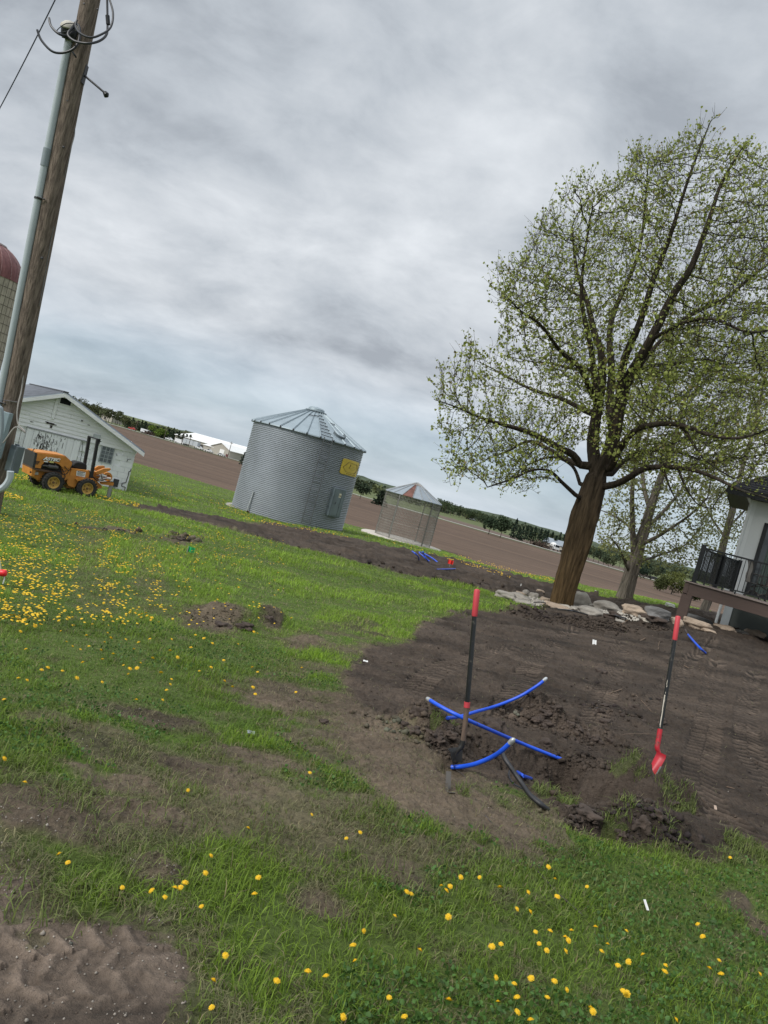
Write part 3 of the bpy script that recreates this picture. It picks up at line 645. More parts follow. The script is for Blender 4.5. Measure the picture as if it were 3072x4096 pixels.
    lead([(42, 1885, -.18), (38, 1915, -.18), (18, 1945, -.2), (-10, 1960, -.22), (-60, 1965, -.22)], .055, 'conduit_elbow', m=pvc)
    lead([(70, 1608 - 0, -.02), (10, 1600 - 0, -.02)], .006, 'staple', m=steel_dark); 
    lead([(37, 1604, -.01), (64, 1608, -.01)], .008, 'metal_tag', m=mat('galv_tag', (.5, .5, .48), .4, .5, var=.1))
    for X, Y, r in ((335, 12, .018), (388, 34, .014), (268, 400, .02), (252, 586, .018), (165, 1030, .022)):
        p = pz(X, Y); e = MB(); e.lathe([(0, -.0), (r, 0), (r * .7, .012), (0, .014)], 8); e.m = Matrix.Identity(4); ob = e.build('knot', steel_dark, root, True); ob.location = L(p + np.array([0, .02, 0])); ob.rotation_euler = (math.pi / 2, 0, 0)
def smooth_path(pts, k=6):
    pts = [np.asarray(p, float) for p in pts]; out = []; n = len(pts)
    for i in range(n - 1):
        p0 = pts[max(i - 1, 0)]; p1 = pts[i]; p2 = pts[i + 1]; p3 = pts[min(i + 2, n - 1)]
        for j in range(k):
            t = j / k; out.append(.5 * ((2 * p1) + (-p0 + p2) * t + (2 * p0 - 5 * p1 + 4 * p2 - p3) * t * t + (-p0 + 3 * p1 - 3 * p2 + p3) * t ** 3))
    out.append(pts[-1]); return out
build_pole()
def build_wire():
    a = P(240, -40, 13.0); b = P(-60, 540, 17.0); pts = []
    for i in range(15):
        t = i / 14; p = a * (1 - t) + b * t; p[2] -= .10 * 4 * t * (1 - t); pts.append(p)
    root = MB().tube(pts, .011, 6).build('overhead_wire', mat('blue_black_wire', (.03, .035, .07), .5, var=.1), None, True)
    tag(root, 'thin dark overhead wire crossing the sky left of the wooden pole', 'wire')
build_wire()

# ------------------------------------------------------------------ grain bin
galv = mat('galvanized_corrugated', (.31, .335, .36), .52, .6, var=.12, vscale=.9, bump=.002, bscale=30)
galv_roof = mat('galvanized_roof', (.29, .345, .375), .55, .4, var=.10, vscale=1.5, bump=.004, bscale=5)
galv_dark = mat('galvanized_dull', (.17, .20, .215), .5, .5, var=.15)
conc = mat('aged_concrete', (.40, .37, .33), .9, var=.25, vscale=5, bump=.01, bscale=25)
def build_bin():
    # base centre from the two silhouette edges
    YB = 35.6; cB = P(1150, 2085, YB); pl = P(1011, 1678, YB); pr = P(1459, 1803, YB)
    fl = P(933, 2012, YB); frr = P(1375, 2127, YB)
    cx = ((P(960, 1900, YB) + P(1412, 1975, YB)) / 2)[0]
    wl = P(1011, 1690, YB)[0]; wr = P(1457, 1810, YB)[0]; R = abs(P(1430, 1890, YB)[0] - P(968, 1850, YB)[0]) / 2 * .985
    ztop = (P(1011, 1682, YB)[2] + P(1459, 1805, YB)[2]) / 2; zb = H0(cx, YB - R) - .10
    Hh = ztop - zb; root = empty('grain_bin', (cx, YB, zb), 0, 'round corrugated steel grain bin with a conical ribbed roof and yellow sign', 'grain bin')
    fr = Frame((cx, YB, zb), 0.0)
    nc = max(40, int(Hh / .085)); prof = []
    for i in range(nc * 6 + 1):
        z = .02 + (Hh - .02) * i / (nc * 6); prof.append((R + .017 * math.sin(2 * math.pi * i / 6), z))
    m = MB(); m.lathe(prof, 120); wall = m.build('wall', galv, root, True)
    m = MB(); nr = 28; ap = Hh + R * .52; Re = R + .10; rc = .40
    zc = ap - rc * .5
    vs = []; fs = []
    for j in range(nr * 4):
        a = 2 * math.pi * j / (nr * 4); vs += [(Re * math.cos(a), Re * math.sin(a), Hh - .01), (rc * math.cos(a), rc * math.sin(a), zc)]
    k = nr * 4
    for j in range(k): j2 = (j + 1) % k; fs.append((2 * j, 2 * j2, 2 * j2 + 1, 2 * j + 1))
    m.add(vs, fs); m.lathe([(Re, Hh - .01), (Re + .012, Hh - .06), (Re - .02, Hh - .07), (R - .02, Hh - .02)], k)
    roof = m.build('roof', galv_roof, root)
    sl = math.atan2(zc - Hh, Re - rc); Lr = math.hypot(zc - Hh, Re - rc)
    m = MB()
    for j in range(nr):
        a = 2 * math.pi * (j + .35) / nr
        m.m = Matrix.Rotation(a, 4, 'Z') @ Matrix.Translation((Re, 0, Hh)) @ Matrix.Rotation(sl, 4, 'Y')
        m.add([(0.02, -.035, 0), (0.02, 0, .055), (0.02, .035, 0), (-Lr, -.015, 0), (-Lr, 0, .05), (-Lr, .015, 0)], [(0, 1, 4, 3), (1, 2, 5, 4), (0, 2, 1), (3, 4, 5)])
    m.m = Matrix.Identity(4); m.build('roof_ribs', galv_roof, roof)
    for j in range(nr):
        a = 2 * math.pi * (j + .35) / nr; m = MB(); m.m = Matrix.Rotation(a, 4, 'Z') @ Matrix.Translation((Re, 0, Hh - .02)); m.box(-.02, .035, -.03, .03, -.05, .03); m.build('eave_clip', steel_dark, roof)
    m = MB(); m.lathe([(rc + .14, zc - .03), (rc + .14, zc + .02), (rc + .02, zc + .03), (rc, zc + .13), (rc - .08, zc + .19), (0, zc + .24)], 40); m.lathe([(rc + .16, zc - .02), (rc + .02, zc - .06)], 40); m.build('roof_cap', galv_roof, root, True)
    # roof ladder rungs
    th = lambda X, Y: math.asin(max(-1, min(1, fr.px(X, Y, -R)[0] / R)))
    def onwall(X, Y, rr=0.0):
        # intersect ray with cylinder
        r = ray(X, Y); o = CAM[:2] - np.array([cx, YB]); d = r[:2]; A = d @ d; B = 2 * o @ d; C = o @ o - (R + rr) ** 2; t = (-B - math.sqrt(max(0, B * B - 4 * A * C))) / (2 * A); q = CAM + r * t - np.array([cx, YB, zb]); return math.atan2(q[1], q[0]), q[2]
    a0, _ = onwall(1290, 1800); 
    m = MB(); jrib = round(((a0) / (2 * math.pi) * nr) - .35); ar = 2 * math.pi * (jrib + .35) / nr; ar2 = ar + 2 * math.pi / nr
    for k in range(7):
        t = .05 + k * .125; rr = Re + (rc - Re) * t; zz = Hh + (zc - Hh) * t + .05; am = (ar + ar2) / 2; wd = rr * math.pi / nr * .92
        m2 = MB(); m2.m = Matrix.Rotation(am, 4, 'Z') @ Matrix.Translation((rr, 0, zz)); m2.tube([(0, -wd, 0), (0, wd, 0)], .022, 6); m2.build('roof_rung', steel_dark, roof)
    for s_, t in ((-1, .75), (-2, .72), (2, .62)):
        am = (ar + ar2) / 2 + s_ * 2 * math.pi / nr; rr = Re + (rc - Re) * t; zz = Hh + (zc - Hh) * t + .05; wd = rr * math.pi / nr
        m2 = MB(); m2.m = Matrix.Rotation(am, 4, 'Z') @ Matrix.Translation((rr, 0, zz)); m2.tube([(0, -wd, 0), (0, wd, 0)], .02, 6); m2.build('roof_step', steel_dark, roof)
    # hatch ring bent metal beside roof ladder
    am = (ar + ar2) / 2 + 1.5 * 2 * math.pi / nr; m = MB(); m.m = Matrix.Rotation(am, 4, 'Z') @ Matrix.Translation((Re - .62, 0, Hh + .33)) @ Matrix.Rotation(sl, 4, 'Y')
    m.lathe([(.33, 0), (.33, .11), (.30, .13), (.29, .02)], 26, -1.9, 1.9); m.m = Matrix.Identity(4); m.build('hatch_collar', galv_dark, roof, True)
    # wall ladder
    m = MB()
    al, ztop_ = onwall(1313, 1765, .12); ar_, zbot = onwall(1222, 2085, .12); al2, _ = onwall(1242, 2020, .12)
    lad_a = np.linspace(0, 1, 2); ang = onwall(1280, 1880, .12)[0]; wdt = .21
    m.m = Matrix.Rotation(ang, 4, 'Z') @ Matrix.Translation((R + .14, 0, 0))
    for s_ in (-wdt, wdt): m.box(-.015, .015, s_ - .018, s_ + .018, .30, Hh + .05)
    z = .42
    while z < Hh - .05: m.tube([(0, -wdt, z), (0, wdt, z)], .013, 6); z += .31
    for z in (.5, 1.9, 3.3): m.box(-.15, 0, -wdt - .012, -wdt + .012, z, z + .03); m.box(-.15, 0, wdt - .012, wdt + .012, z, z + .03)
    m.m = Matrix.Identity(4); m.build('wall_ladder', mat('ladder_steel', (.20, .21, .22), .45, .6, var=.15), root)
    # door
    da, dz1 = onwall(1363, 1954, .1); db, dz0 = onwall(1333, 2070, .1); m = MB(); dm = (da + db) / 2 - .0
    dzm0 = onwall(1338, 2068, .1)[1]; dzm1 = onwall(1360, 1955, .1)[1]
    m.m = Matrix.Rotation(dm, 4, 'Z') @ Matrix.Translation((R, 0, 0)); m.box(-.10, .13, -.42, .42, dzm0, dzm1, .015); door = m.build('door', mat('bin_door_grey', (.15, .185, .20), .5, .35, var=.18, vscale=3), root)
    m = MB(); m.m = Matrix.Rotation(dm, 4, 'Z') @ Matrix.Translation((R, 0, 0)); m.box(.131, .142, .16, .37, dzm0 + .08, dzm1 - .05); m.box(.131, .142, -.36, .12, dzm0 + .08, dzm1 - .05); m.build('door_panels', mat('bin_door_panel', (.17, .205, .22), .5, .35, var=.15), door)
    m = MB(); m.m = Matrix.Rotation(dm, 4, 'Z') @ Matrix.Translation((R + .143, 0, 0)); zt = dzm1 - .42; m.box(0, .006, -.05, .11, zt, zt + .2, 0); lb = m.build('warning_label', mat('label_cream', (.68, .64, .48), .6, var=.05), door)
    m = MB(); m.m = Matrix.Rotation(dm, 4, 'Z') @ Matrix.Translation((R + .150, 0, 0)); m.box(0, .003, -.035, .095, zt + .05, zt + .12); m.build('label_print', mat('print_brown', (.25, .2, .14), .7, var=.2), lb)
    m = MB(); m.m = Matrix.Rotation(dm, 4, 'Z') @ Matrix.Translation((R + .14, 0, 0)); m.tube([(0, -.2, dzm0 + .62), (.05, -.2, dzm0 + .62), (.05, -.2, dzm0 + .72)], .014, 6); m.build('handle', steel_dark, door)
    # sign: curved sheet with a dented hexagon
    corners = [onwall(1372, 1833, .03), onwall(1439, 1850, .03), onwall(1359, 1893, .03), onwall(1423, 1910, .03)]
    a1, a2 = corners[0][0], corners[1][0]; a1b = corners[2][0]; z1 = (corners[0][1] + corners[1][1]) / 2; z0 = (corners[2][1] + corners[3][1]) / 2
    a1 = (a1 + a1b) / 2; a2 = (a2 + corners[3][0]) / 2
    m = MB(); n = 14; vs = []
    for i in range(n + 1):
        a = a1 + (a2 - a1) * i / n; c = .05 if i in (0, n) else 0
        for rr in (R + .018, R + .030): vs += [(rr * math.cos(a), rr * math.sin(a), z0 + c), (rr * math.cos(a), rr * math.sin(a), z1 - c)]
    fs = []
    for i in range(n): b = i * 4; fs += [(b, b + 4, b + 5, b + 1), (b + 2, b + 3, b + 7, b + 6), (b + 1, b + 5, b + 7, b + 3), (b, b + 2, b + 6, b + 4)]
    fs += [(0, 1, 3, 2), (n * 4, n * 4 + 2, n * 4 + 3, n * 4 + 1)]
    m.add(vs, fs); sg = m.build('sign', mat('sign_yellow', (.60, .44, .045), .5, var=.12, vscale=4), root)
    def sp(u, v, rr=.034): a = a1 + (a2 - a1) * u; return ((R + rr) * math.cos(a), (R + rr) * math.sin(a), z0 + (z1 - z0) * v)
    m = MB(); hexp = [(.08, .45), (.27, .82), (.78, .80), (.93, .5), (.74, .2), (.24, .2)]
    for i in range(6):
        a, b = hexp[i], hexp[(i + 1) % 6]; m.tube([sp(*a), sp((a[0] + b[0]) / 2, (a[1] + b[1]) / 2), sp(*b)], .018 if i in (2, 3, 0) else .008, 5)
    for u in np.arange(.3, .85, .05): m.tube([sp(u, .10), sp(u + .03, .10)], .016, 4)
    for k in range(3):
        for u in np.arange(.42, .78 - k * .05, .07): m.tube([sp(u, .60 - k * .1), sp(u + .03, .60 - k * .1)], .006, 4)
    m.tube([sp(.40, .72), sp(.39, .6), sp(.36, .52)], .02, 5); m.tube([sp(.34, .5), sp(.37, .44)], .016, 5)
    m.build('sign_marks', mat('sign_print', (.16, .115, .02), .6, var=.2), sg)
    # foundation and drain pipe
    m = MB(); m.lathe([(R + .02, .06), (R + .30, .06), (R + .34, .02), (R + .36, -.55)], 64); m.build('foundation', conc, root, True)
    ca, cz = onwall(975, 2040, .3); ca2, cz2 = onwall(1014, 1965, .05); m = MB(); m.tube([((R + .1) * math.cos(ca), (R + .1) * math.sin(ca), .0), ((R + .04) * math.cos(ca2), (R + .04) * math.sin(ca2), cz2)], .03, 8); m.build('air_pipe', mat('pipe_galv', (.5, .52, .54), .4, .5, var=.1), root, True)
    ca, cz = onwall(990, 2052, .35); m = MB(); m.m = Matrix.Rotation(ca, 4, 'Z') @ Matrix.Translation((R + .25, 0, .12)) @ Matrix.Rotation(math.pi / 2, 4, 'Y'); m.lathe([(.0, .02), (.05, .02), (.07, .14), (.05, .14), (.04, .06)], 14); m.build('drain_stub', mat('rusty_stub', (.10, .05, .03), .8, var=.3), root)
build_bin()

# ------------------------------------------------------------------ corn crib
def build_crib():
    YC = 48.0; a = P(1547, 1962, YC); b = P(1763, 2018, YC); cx = (P(1523, 2050, YC)[0] + P(1740, 2105, YC)[0]) / 2; R = (P(1765, 2017, YC)[0] - P(1546, 1963, YC)[0]) / 2
    ztop = (a[2] + b[2]) / 2; zb = float(H0(cx, YC)) + .10; Hh = ztop - zb; apex = P(1668, 1931, YC)[2] - zb
    root = empty('corn_crib', (cx, YC, zb), 0, 'round wire mesh corn crib with a partly rusted conical roof', 'corn crib')
    m = MB(); m.lathe([(0, .02), (R + .85, .02), (R + .95, -.02), (R + 1.0, -.5)], 64); m.build('slab', mat('pale_slab', (.50, .46, .41), .9, var=.15, vscale=2), root, True)
    wire = mat('galv_wire', (.30, .29, .26), .5, .4, var=.2)
    m = MB(); n = 120
    for j in range(n):
        an = 2 * math.pi * j / n; m.m = Matrix.Rotation(an, 4, 'Z'); m.box(R - .006, R + .005, -.006, .006, .03, Hh)
    m.m = Matrix.Identity(4); m.build('upright_wires', wire, root)
    m = MB(); k = 18
    for i in range(k):
        z = .08 + (Hh - .1) * i / (k - 1); m.tube([((R + .004) * math.cos(t), (R + .004) * math.sin(t), z) for t in np.linspace(0, 2 * math.pi, 61)], .007 if i % 6 else .016, 4, False)
    m.build('hoops', wire, root)
    for X, Y in ((1512, 2120), (1712, 2150), (1700, 2180)):
        pass
    for an in (math.radians(186), math.radians(240), math.radians(312), math.radians(354), math.radians(60), math.radians(120)):
        m = MB(); m.m = Matrix.Rotation(an, 4, 'Z'); m.box(R - .03, R + .03, -.03, .03, 0, Hh)
        if an > 5:
            for q in range(14): m.box(R - .02, R + .07, -.06, .06, .25 + q * .2, .29 + q * .2)
        m.m = Matrix.Identity(4); m.build('post', mat('crib_post', (.22, .215, .20), .5, .5, var=.2), root)
    # door panel of thicker mesh left-front
    nr = 18; Re = R + .08; vs = []; groups = {0: MB(), 1: MB()}
    for j in range(nr):
        a0 = 2 * math.pi * j / nr + .1; a1 = 2 * math.pi * (j + 1) / nr + .1; mid = (a0 + a1) / 2 % (2 * math.pi)
        g = groups[1] if abs(mid - math.radians(254)) < .22 else groups[0]
        p = [(Re * math.cos(a0), Re * math.sin(a0), Hh), (Re * math.cos(a1), Re * math.sin(a1), Hh), (.12 * math.cos(a1), .12 * math.sin(a1), apex - .03), (.12 * math.cos(a0), .12 * math.sin(a0), apex - .03)]
        g.add(p + [(x, y, z - .03) for x, y, z in p], [(0, 1, 2, 3), (7, 6, 5, 4), (0, 4, 5, 1)])
    roof = groups[0].build('roof', mat('crib_roof', (.25, .285, .315), .7, .2, var=.1), root)
    if groups[1].v: groups[1].build('rusted_sheet', mat('rust', (.13, .055, .04), .8, var=.45, vscale=3), roof)
    m = MB()
    for j in range(nr):
        a0 = 2 * math.pi * j / nr + .1; m.tube([(Re * math.cos(a0), Re * math.sin(a0), Hh + .02), (.12 * math.cos(a0), .12 * math.sin(a0), apex)], .022, 4)
    m.build('roof_ribs', mat('crib_rib', (.30, .31, .31), .5, .4, var=.2), roof)
    m = MB(); m.lathe([(.42, apex - .17), (.20, apex - .05), (.05, apex), (0, apex + .05)], 16); m.build('roof_cap', mat('cap_rusty', (.28, .22, .18), .7, .2, var=.3), root)
build_crib()

# ------------------------------------------------------------------ shed
white_block = mat('painted_block', (.82, .83, .84), .75, var=.07, vscale=2.5, bump=.006, bscale=14)
white_wood = mat('painted_siding', (.82, .82, .82), .7, var=.10, vscale=4, stretch=(.6, .6, 5), bump=.004, bscale=20)
crack = mat('dark_gap', (.035, .035, .038), .9, var=.2)
c1 = lambda x, y: (x / 2.765, 1500 + y / 2.765)          # crop -> source pixel
def build_shed():
    A = P(*c1(722, 172), 24.0); ang = math.radians(33); fr = Frame(A, ang)
    pxl = lambda x, y, off=0.0: fr.px(*c1(x, y), off)
    zg = min(pxl(1415, 1300)[1], pxl(205, 1075)[1]) - .25
    root = empty('shed', A + np.array([0, 0, zg]), ang, 'white painted block and clapboard shed with peeling wooden doors', 'shed')
    def Q(x, y, off=0.0): u, z = pxl(x, y, off); return u, z - zg
    er = Q(1570, 860); xr = Q(1508, 850)[0]; zr = er[1]; xl = -xr; zap = Q(722, 172)[1] - .12; Lb = 11.0
    zs = Q(1100, 770)[1]                                  # siding / block line
    slope = (zap - zr) / er[0]
    # block wall (with courses modelled as separate shallow blocks)
    m = MB(); m.box(xl, xr, .03, .25, 0, zs); m.box(xl, xl + .22, .25, Lb, 0, zs); m.box(xr - .22, xr, .25, Lb, 0, zs); m.box(xl, xr, Lb - .2, Lb, 0, zs)
    w = m.build('wall', white_block, root)
    dx0 = Q(300, 580)[0]; dx1 = Q(905, 735)[0]; dz = Q(620, 660)[1]; dxa = Q(215, 900)[0]
    dx0 = (Q(300, 580)[0] + Q(195, 1010)[0]) / 2; dx1 = (Q(905, 730)[0] + Q(820, 985)[0]) / 2
    wx0, wz1 = Q(1130, 785); wx1, wz0 = Q(1225, 980); wx0 = (wx0 + Q(1105, 950)[0]) / 2; wx1 = (wx1 + Q(1258, 812)[0]) / 2
    m = MB(); course = .203; r_ = random.Random(3); k = 0; z = 0
    while z < zs - .02:
        z1 = min(z + course, zs); x = xl + (0 if k % 2 else -.2)
        while x < xr:
            a, b = max(x, xl) + .004, min(x + .405, xr) - .004
            if b - a > .03 and not (a < dx1 and b > dx0 - .02) and not (b > wx0 and a < wx1 and z1 > wz0 and z < wz1):
                o = r_.uniform(-.004, .006); m.box(a, b, -.002 + o, .035, z + .004, z1 - .004, .003)
            x += .405
        z += course; k += 1
    m.build('block_courses', white_block, w)
    # cracks
    m = MB(); 
    def crk(pts, wd):
        m = MB()
        for (x0, y0), (x1, y1) in zip(pts[:-1], pts[1:]):
            a = Q(x0, y0); b = Q(x1, y1); m.tube([(a[0], -.012, a[1]), (b[0], -.012, b[1])], wd, 4)
        m.build('wall_crack', crack, w)
    crk([(1450, 1035), (1443, 1065), (1425, 1068), (1418, 1110), (1400, 1160), (1392, 1190), (1350, 1195), (1345, 1230), (1385, 1240), (1378, 1280)], .014)
    crk([(915, 740), (905, 870), (890, 930), (885, 985)], .007); crk([(240, 600), (215, 700), (195, 800)], .006); crk([(1290, 870), (1292, 895)], .01); crk([(1405, 960), (1410, 935), (1450, 930)], .008)
    crk([(950, 800), (1000, 830)], .005); crk([(1180, 1040), (1172, 1075), (1100, 1060)], .006)
    # gable siding: lapped boards
    m = MB(); z = zs; k = 0; bh = .128
    while z < zap - .05:
        z1 = z + bh + .012; h0 = min(xr + .02, (zap - z) / slope); h1 = max(.0, min(xr + .02, (zap - z1) / slope))
        cuts = sorted([-h0] + [r_.uniform(-h0, h0) for _ in range(1 if h0 > 1 else 0)] + [h0])
        for a, b in zip(cuts[:-1], cuts[1:]):
            a0, b0 = a + .003, b - .003; a1_ = max(a0, -h1); b1_ = min(b0, h1)
            if b1_ - a1_ < .01: a1_ = b1_ = (a0 + b0) / 2
            y0 = -.030 + r_.uniform(-.004, .003)
            if a1_ > b0 or b1_ < a0: continue
            m.add([(a0, y0, z), (b0, y0, z), (b1_, -.006, z1), (a1_, -.006, z1), (a0, .05, z), (b0, .05, z), (b1_, .05, z1), (a1_, .05, z1)], [(0, 1, 2, 3), (7, 6, 5, 4), (0, 4, 5, 1), (1, 5, 6, 2), (3, 7, 4, 0), (2, 6, 7, 3)])
        z += bh; k += 1
    g = m.build('gable_siding', white_wood, root)
    m = MB(); m.prism([(-xr, zs), (xr, zs), (0, zap)], .05, .15); m.prism([(-xr, zs), (xr, zs), (0, zap)], Lb - .1, Lb); m.build('gable_board', crack, g)
    # doors
    m = MB(); nb = 8; gap = .006; wb = (dx1 - dx0) / nb
    for i in range(nb):
        m.box(dx0 + i * wb + gap / 2, dx0 + (i + 1) * wb - gap / 2, -.05, -.01, .04, dz, .003)
    door = m.build('door', mat('door_paint', (.79, .80, .81), .7, var=.10, vscale=3, stretch=(4, 4, .5)), root)
    m = MB(); m.box(dx0, dx1, -.008, .0, .02, dz); m.build('door_backing', crack, door)
    # peeled paint: small raised flakes missing -> bare dark wood strips
    m = MB()
    for i in range(170):
        cx_ = r_.gauss(-0.02, .30) ; t = r_.random(); X = 480 + r_.gauss(0, 75); Y = 760 + r_.gauss(0, 70) + (X - 480) * .15
        if X < 370 or X > 720 or Y < 640: continue
        u, zz = Q(X, Y); w_ = r_.uniform(.006, .022) * (1.4 if abs(X - 470) < 60 and abs(Y - 810) < 60 else 1); l_ = r_.uniform(.03, .14); m.box(u - w_ / 2, u + w_ / 2, -.053, -.0495, zz - l_ / 2, min(zz + l_ / 2, dz - .02))
    for X, Y, l_ in ((430, 640, .22), (410, 680, .15), (620, 850, .3), (560, 830, .25), (690, 780, .2), (600, 860, .15)):
        u, zz = Q(X, Y); m.box(u - .009, u + .009, -.0545, -.049, zz - l_ / 2, min(zz + l_ / 2, dz - .03))
    m.build('peeled_strips', mat('bare_dark_wood', (.07, .065, .062), .9, var=.3), door)
    # drip rail and hole in siding above door
    a = Q(305, 578); b = Q(1002, 745); m = MB(); m.box(dx0 - .02, dx1 + .25, -.075, -.035, dz + .01, dz + .05); m.build('door_rail', mat('rail_grey', (.33, .34, .35), .7, var=.2), root)
    m = MB(); 
    for X, Y, w_, h_ in ((555, 535, .24, .06), (565, 570, .07, .09), (600, 548, .14, .03), (520, 520, .1, .03), (905, 505, .05, .05), (980, 552, .07, .02), (350, 515, .09, .015)):
        u, zz = Q(X, Y); m.box(u - w_ / 2, u + w_ / 2, -.040, -.028, zz - h_ / 2, zz + h_ / 2)
    m.build('rotted_holes', mat('rotten_brown', (.05, .042, .038), .95, var=.3), g)
    # batten and vent
    a = Q(650, 205); b = Q(580, 485); m = MB(); m.box((a[0] + b[0]) / 2 - .045, (a[0] + b[0]) / 2 + .045, -.07, -.032, b[1], a[1]); m.build('batten', white_wood, g)
    v0 = Q(685, 262); v1 = Q(765, 325); vm = (v0[0] + v1[0]) / 2; vz = (v0[1] + v1[1]) / 2 - .0; m = MB(); m.box(vm - .17, vm + .17, -.045, -.034, vz - .10, vz + .10); vt = m.build('vent_opening', mat('opening_black', (.008, .008, .01), .9, var=.2), g)
    m = MB(); m.box(vm - .20, vm + .20, -.060, -.034, vz + .10, vz + .125); m.box(vm - .20, vm + .20, -.060, -.034, vz - .125, vz - .10); m.box(vm - .20, vm - .17, -.060, -.034, vz - .1, vz + .1); m.box(vm + .17, vm + .20, -.060, -.034, vz - .1, vz + .1); m.build('vent_frame', white_wood, vt)
    # window 3 x 4 glass panes with frame
    m = MB(); m.box(wx0 - .03, wx1 + .03, -.022, .02, wz0 - .03, wz0); m.box(wx0 - .03, wx1 + .03, -.022, .02, wz1, wz1 + .03); m.box(wx0 - .03, wx0, -.022, .02, wz0, wz1); m.box(wx1, wx1 + .03, -.022, .02, wz0, wz1); win = m.build('window', mat('window_steel', (.32, .35, .36), .6, var=.2), w)
    m = MB()
    for i in range(1, 3): x = wx0 + (wx1 - wx0) * i / 3; m.box(x - .011, x + .011, -.015, .015, wz0, wz1)
    for i in range(1, 4): z = wz0 + (wz1 - wz0) * i / 4; m.box(wx0, wx1, -.0125, .0125, z - .011, z + .011)
    m.build('window_bars', MATS['window_steel'], win)
    m = MB(); m.box(wx0, wx1, .0, .006, wz0, wz1); m.build('window_panes', mat('dusty_glass', (.13, .15, .165), .35, var=.75, vscale=5, spec=.6), win)
    # small repaired patch board, dark leaning plate at foot
    u, zz = Q(1070, 678); m = MB(); m.box(u - .12, u + .12, -.05, -.032, zz - .07, zz + .07); m.build('patch_board', mat('patch_grey', (.50, .53, .55), .7, var=.1), g)
    u0, z0_ = Q(1265, 1145); u1, z1_ = Q(1290, 1230); m = MB(); m.box(u0 - .02, u1 + .02, -.08, -.03, z1_ - .02, z0_); m.build('dark_plate', steel_dark, w)
    # roof
    t = .05; ov = .28
    for s_ in (-1, 1):
        m = MB(); e = er[0] + .02; ze = zap - slope * e; a = (0, -ov, zap + .03); b = (s_ * e, -ov, ze + .03); c_ = (s_ * e, Lb + ov, ze + .03); d_ = (0, Lb + ov, zap + .03)
        nrm = (s_ * slope, 0, 1); m.quadp(a, b, c_, d_, .03, nrm); rf = m.build('roof', mat('shed_roof_metal', (.40, .45, .50), .45, .5, var=.25, vscale=1.5, stretch=(1, 4, 1)), root)
        m = MB(); k = 20
        for i in range(k):
            y = -ov + .1 + (Lb + 2 * ov - .2) * i / (k - 1); m.tube([(0, y, zap + .075), (s_ * e, y, ze + .075)], .018, 4)
        m.build('roof_seams', mat('seam_dark', (.16, .17, .19), .6, .3, var=.2), rf)
        m = MB(); m.quadp((0, -ov - .03, zap - .10), (s_ * e, -ov - .03, ze - .10), (s_ * e, -ov - .03, ze + .028), (0, -ov - .03, zap + .028), .028, (0, 1, 0)); m.build('rake_board', white_wood, rf)
    m = MB(); m.box(-.09, .09, -ov - .05, Lb + ov, zap + .06, zap + .10, .01); m.build('ridge_cap', mat('ridge_dark', (.08, .08, .09), .6, .3, var=.2), root)
build_shed()

# ------------------------------------------------------------------ silo
def build_silo():
    YS = 62.0; e = P(*(265 / 2.95, 900 + 385 / 2.95), YS); R = 3.0; er = P(75, 1106, YS); cx = er[0] - R; zt = er[2] - .55; zb = float(G(cx, YS)) - .3
    root = empty('silo', (cx, YS, zb), 0, 'tall concrete stave silo with a weathered red dome behind the pole', 'silo')
    Hh = zt - zb; m = MB(); nz_ = int(Hh / .76); vs = []
    for i in range(nz_ + 1):
        z0 = Hh - (i + 1) * .76; z1 = Hh - i * .76
        if z1 < 0: break
        m.lathe([(R - .03, max(0, z0)), (R, max(0, z0) + .03), (R, z1 - .02), (R - .03, z1)], 48)
    m.build('wall', mat('silo_staves', (.33, .30, .23), .9, var=.28, vscale=2.0, stretch=(2.5, 2.5, .5), bump=.02, bscale=6), root)
    m = MB()
    for j in range(40):
        a = 2 * math.pi * j / 40
        m.m = Matrix.Rotation(a, 4, 'Z'); m.box(R - .02, R + .008, -.02, .02, 0, Hh)
    m.m = Matrix.Identity(4)
    for i in range(nz_): m.tube([((R + .01) * math.cos(t), (R + .01) * math.sin(t), Hh - i * .76) for t in np.linspace(0, 2 * math.pi, 49)], .02, 4, False)
    m.build('hoops', mat('stave_joint', (.13, .115, .09), .9, var=.3), root)
    m = MB(); prof = [(R + .06, Hh - .05)] + [((R + .05) * math.cos(t), Hh + (R + .05) * .95 * math.sin(t)) for t in np.linspace(0, math.pi / 2, 16)]
    m.lathe(prof, 60); dome = m.build('dome', mat('dome_red', (.13, .03, .026), .5, .2, var=.35, vscale=1.2, stretch=(3, 3, .7), col2=(.20, .075, .07)), root, True)
    m = MB()
    for j in range(20):
        a = 2 * math.pi * j / 20; m.tube([((R + .06) * math.cos(t) * math.cos(a), (R + .06) * math.cos(t) * math.sin(a), Hh + (R + .06) * .95 * math.sin(t)) for t in np.linspace(0, 1.5, 12)], .025, 4)
    m.build('dome_seams', mat('seam_pale', (.28, .17, .16), .7, var=.4), dome)
    m = MB(); m.lathe([(1.3, Hh + 2.66), (1.2, Hh + 2.80), (0, Hh + 3.15)], 24); m.build('dome_cap', mat('cap_greyred', (.20, .16, .15), .7, var=.3), dome)
build_silo()
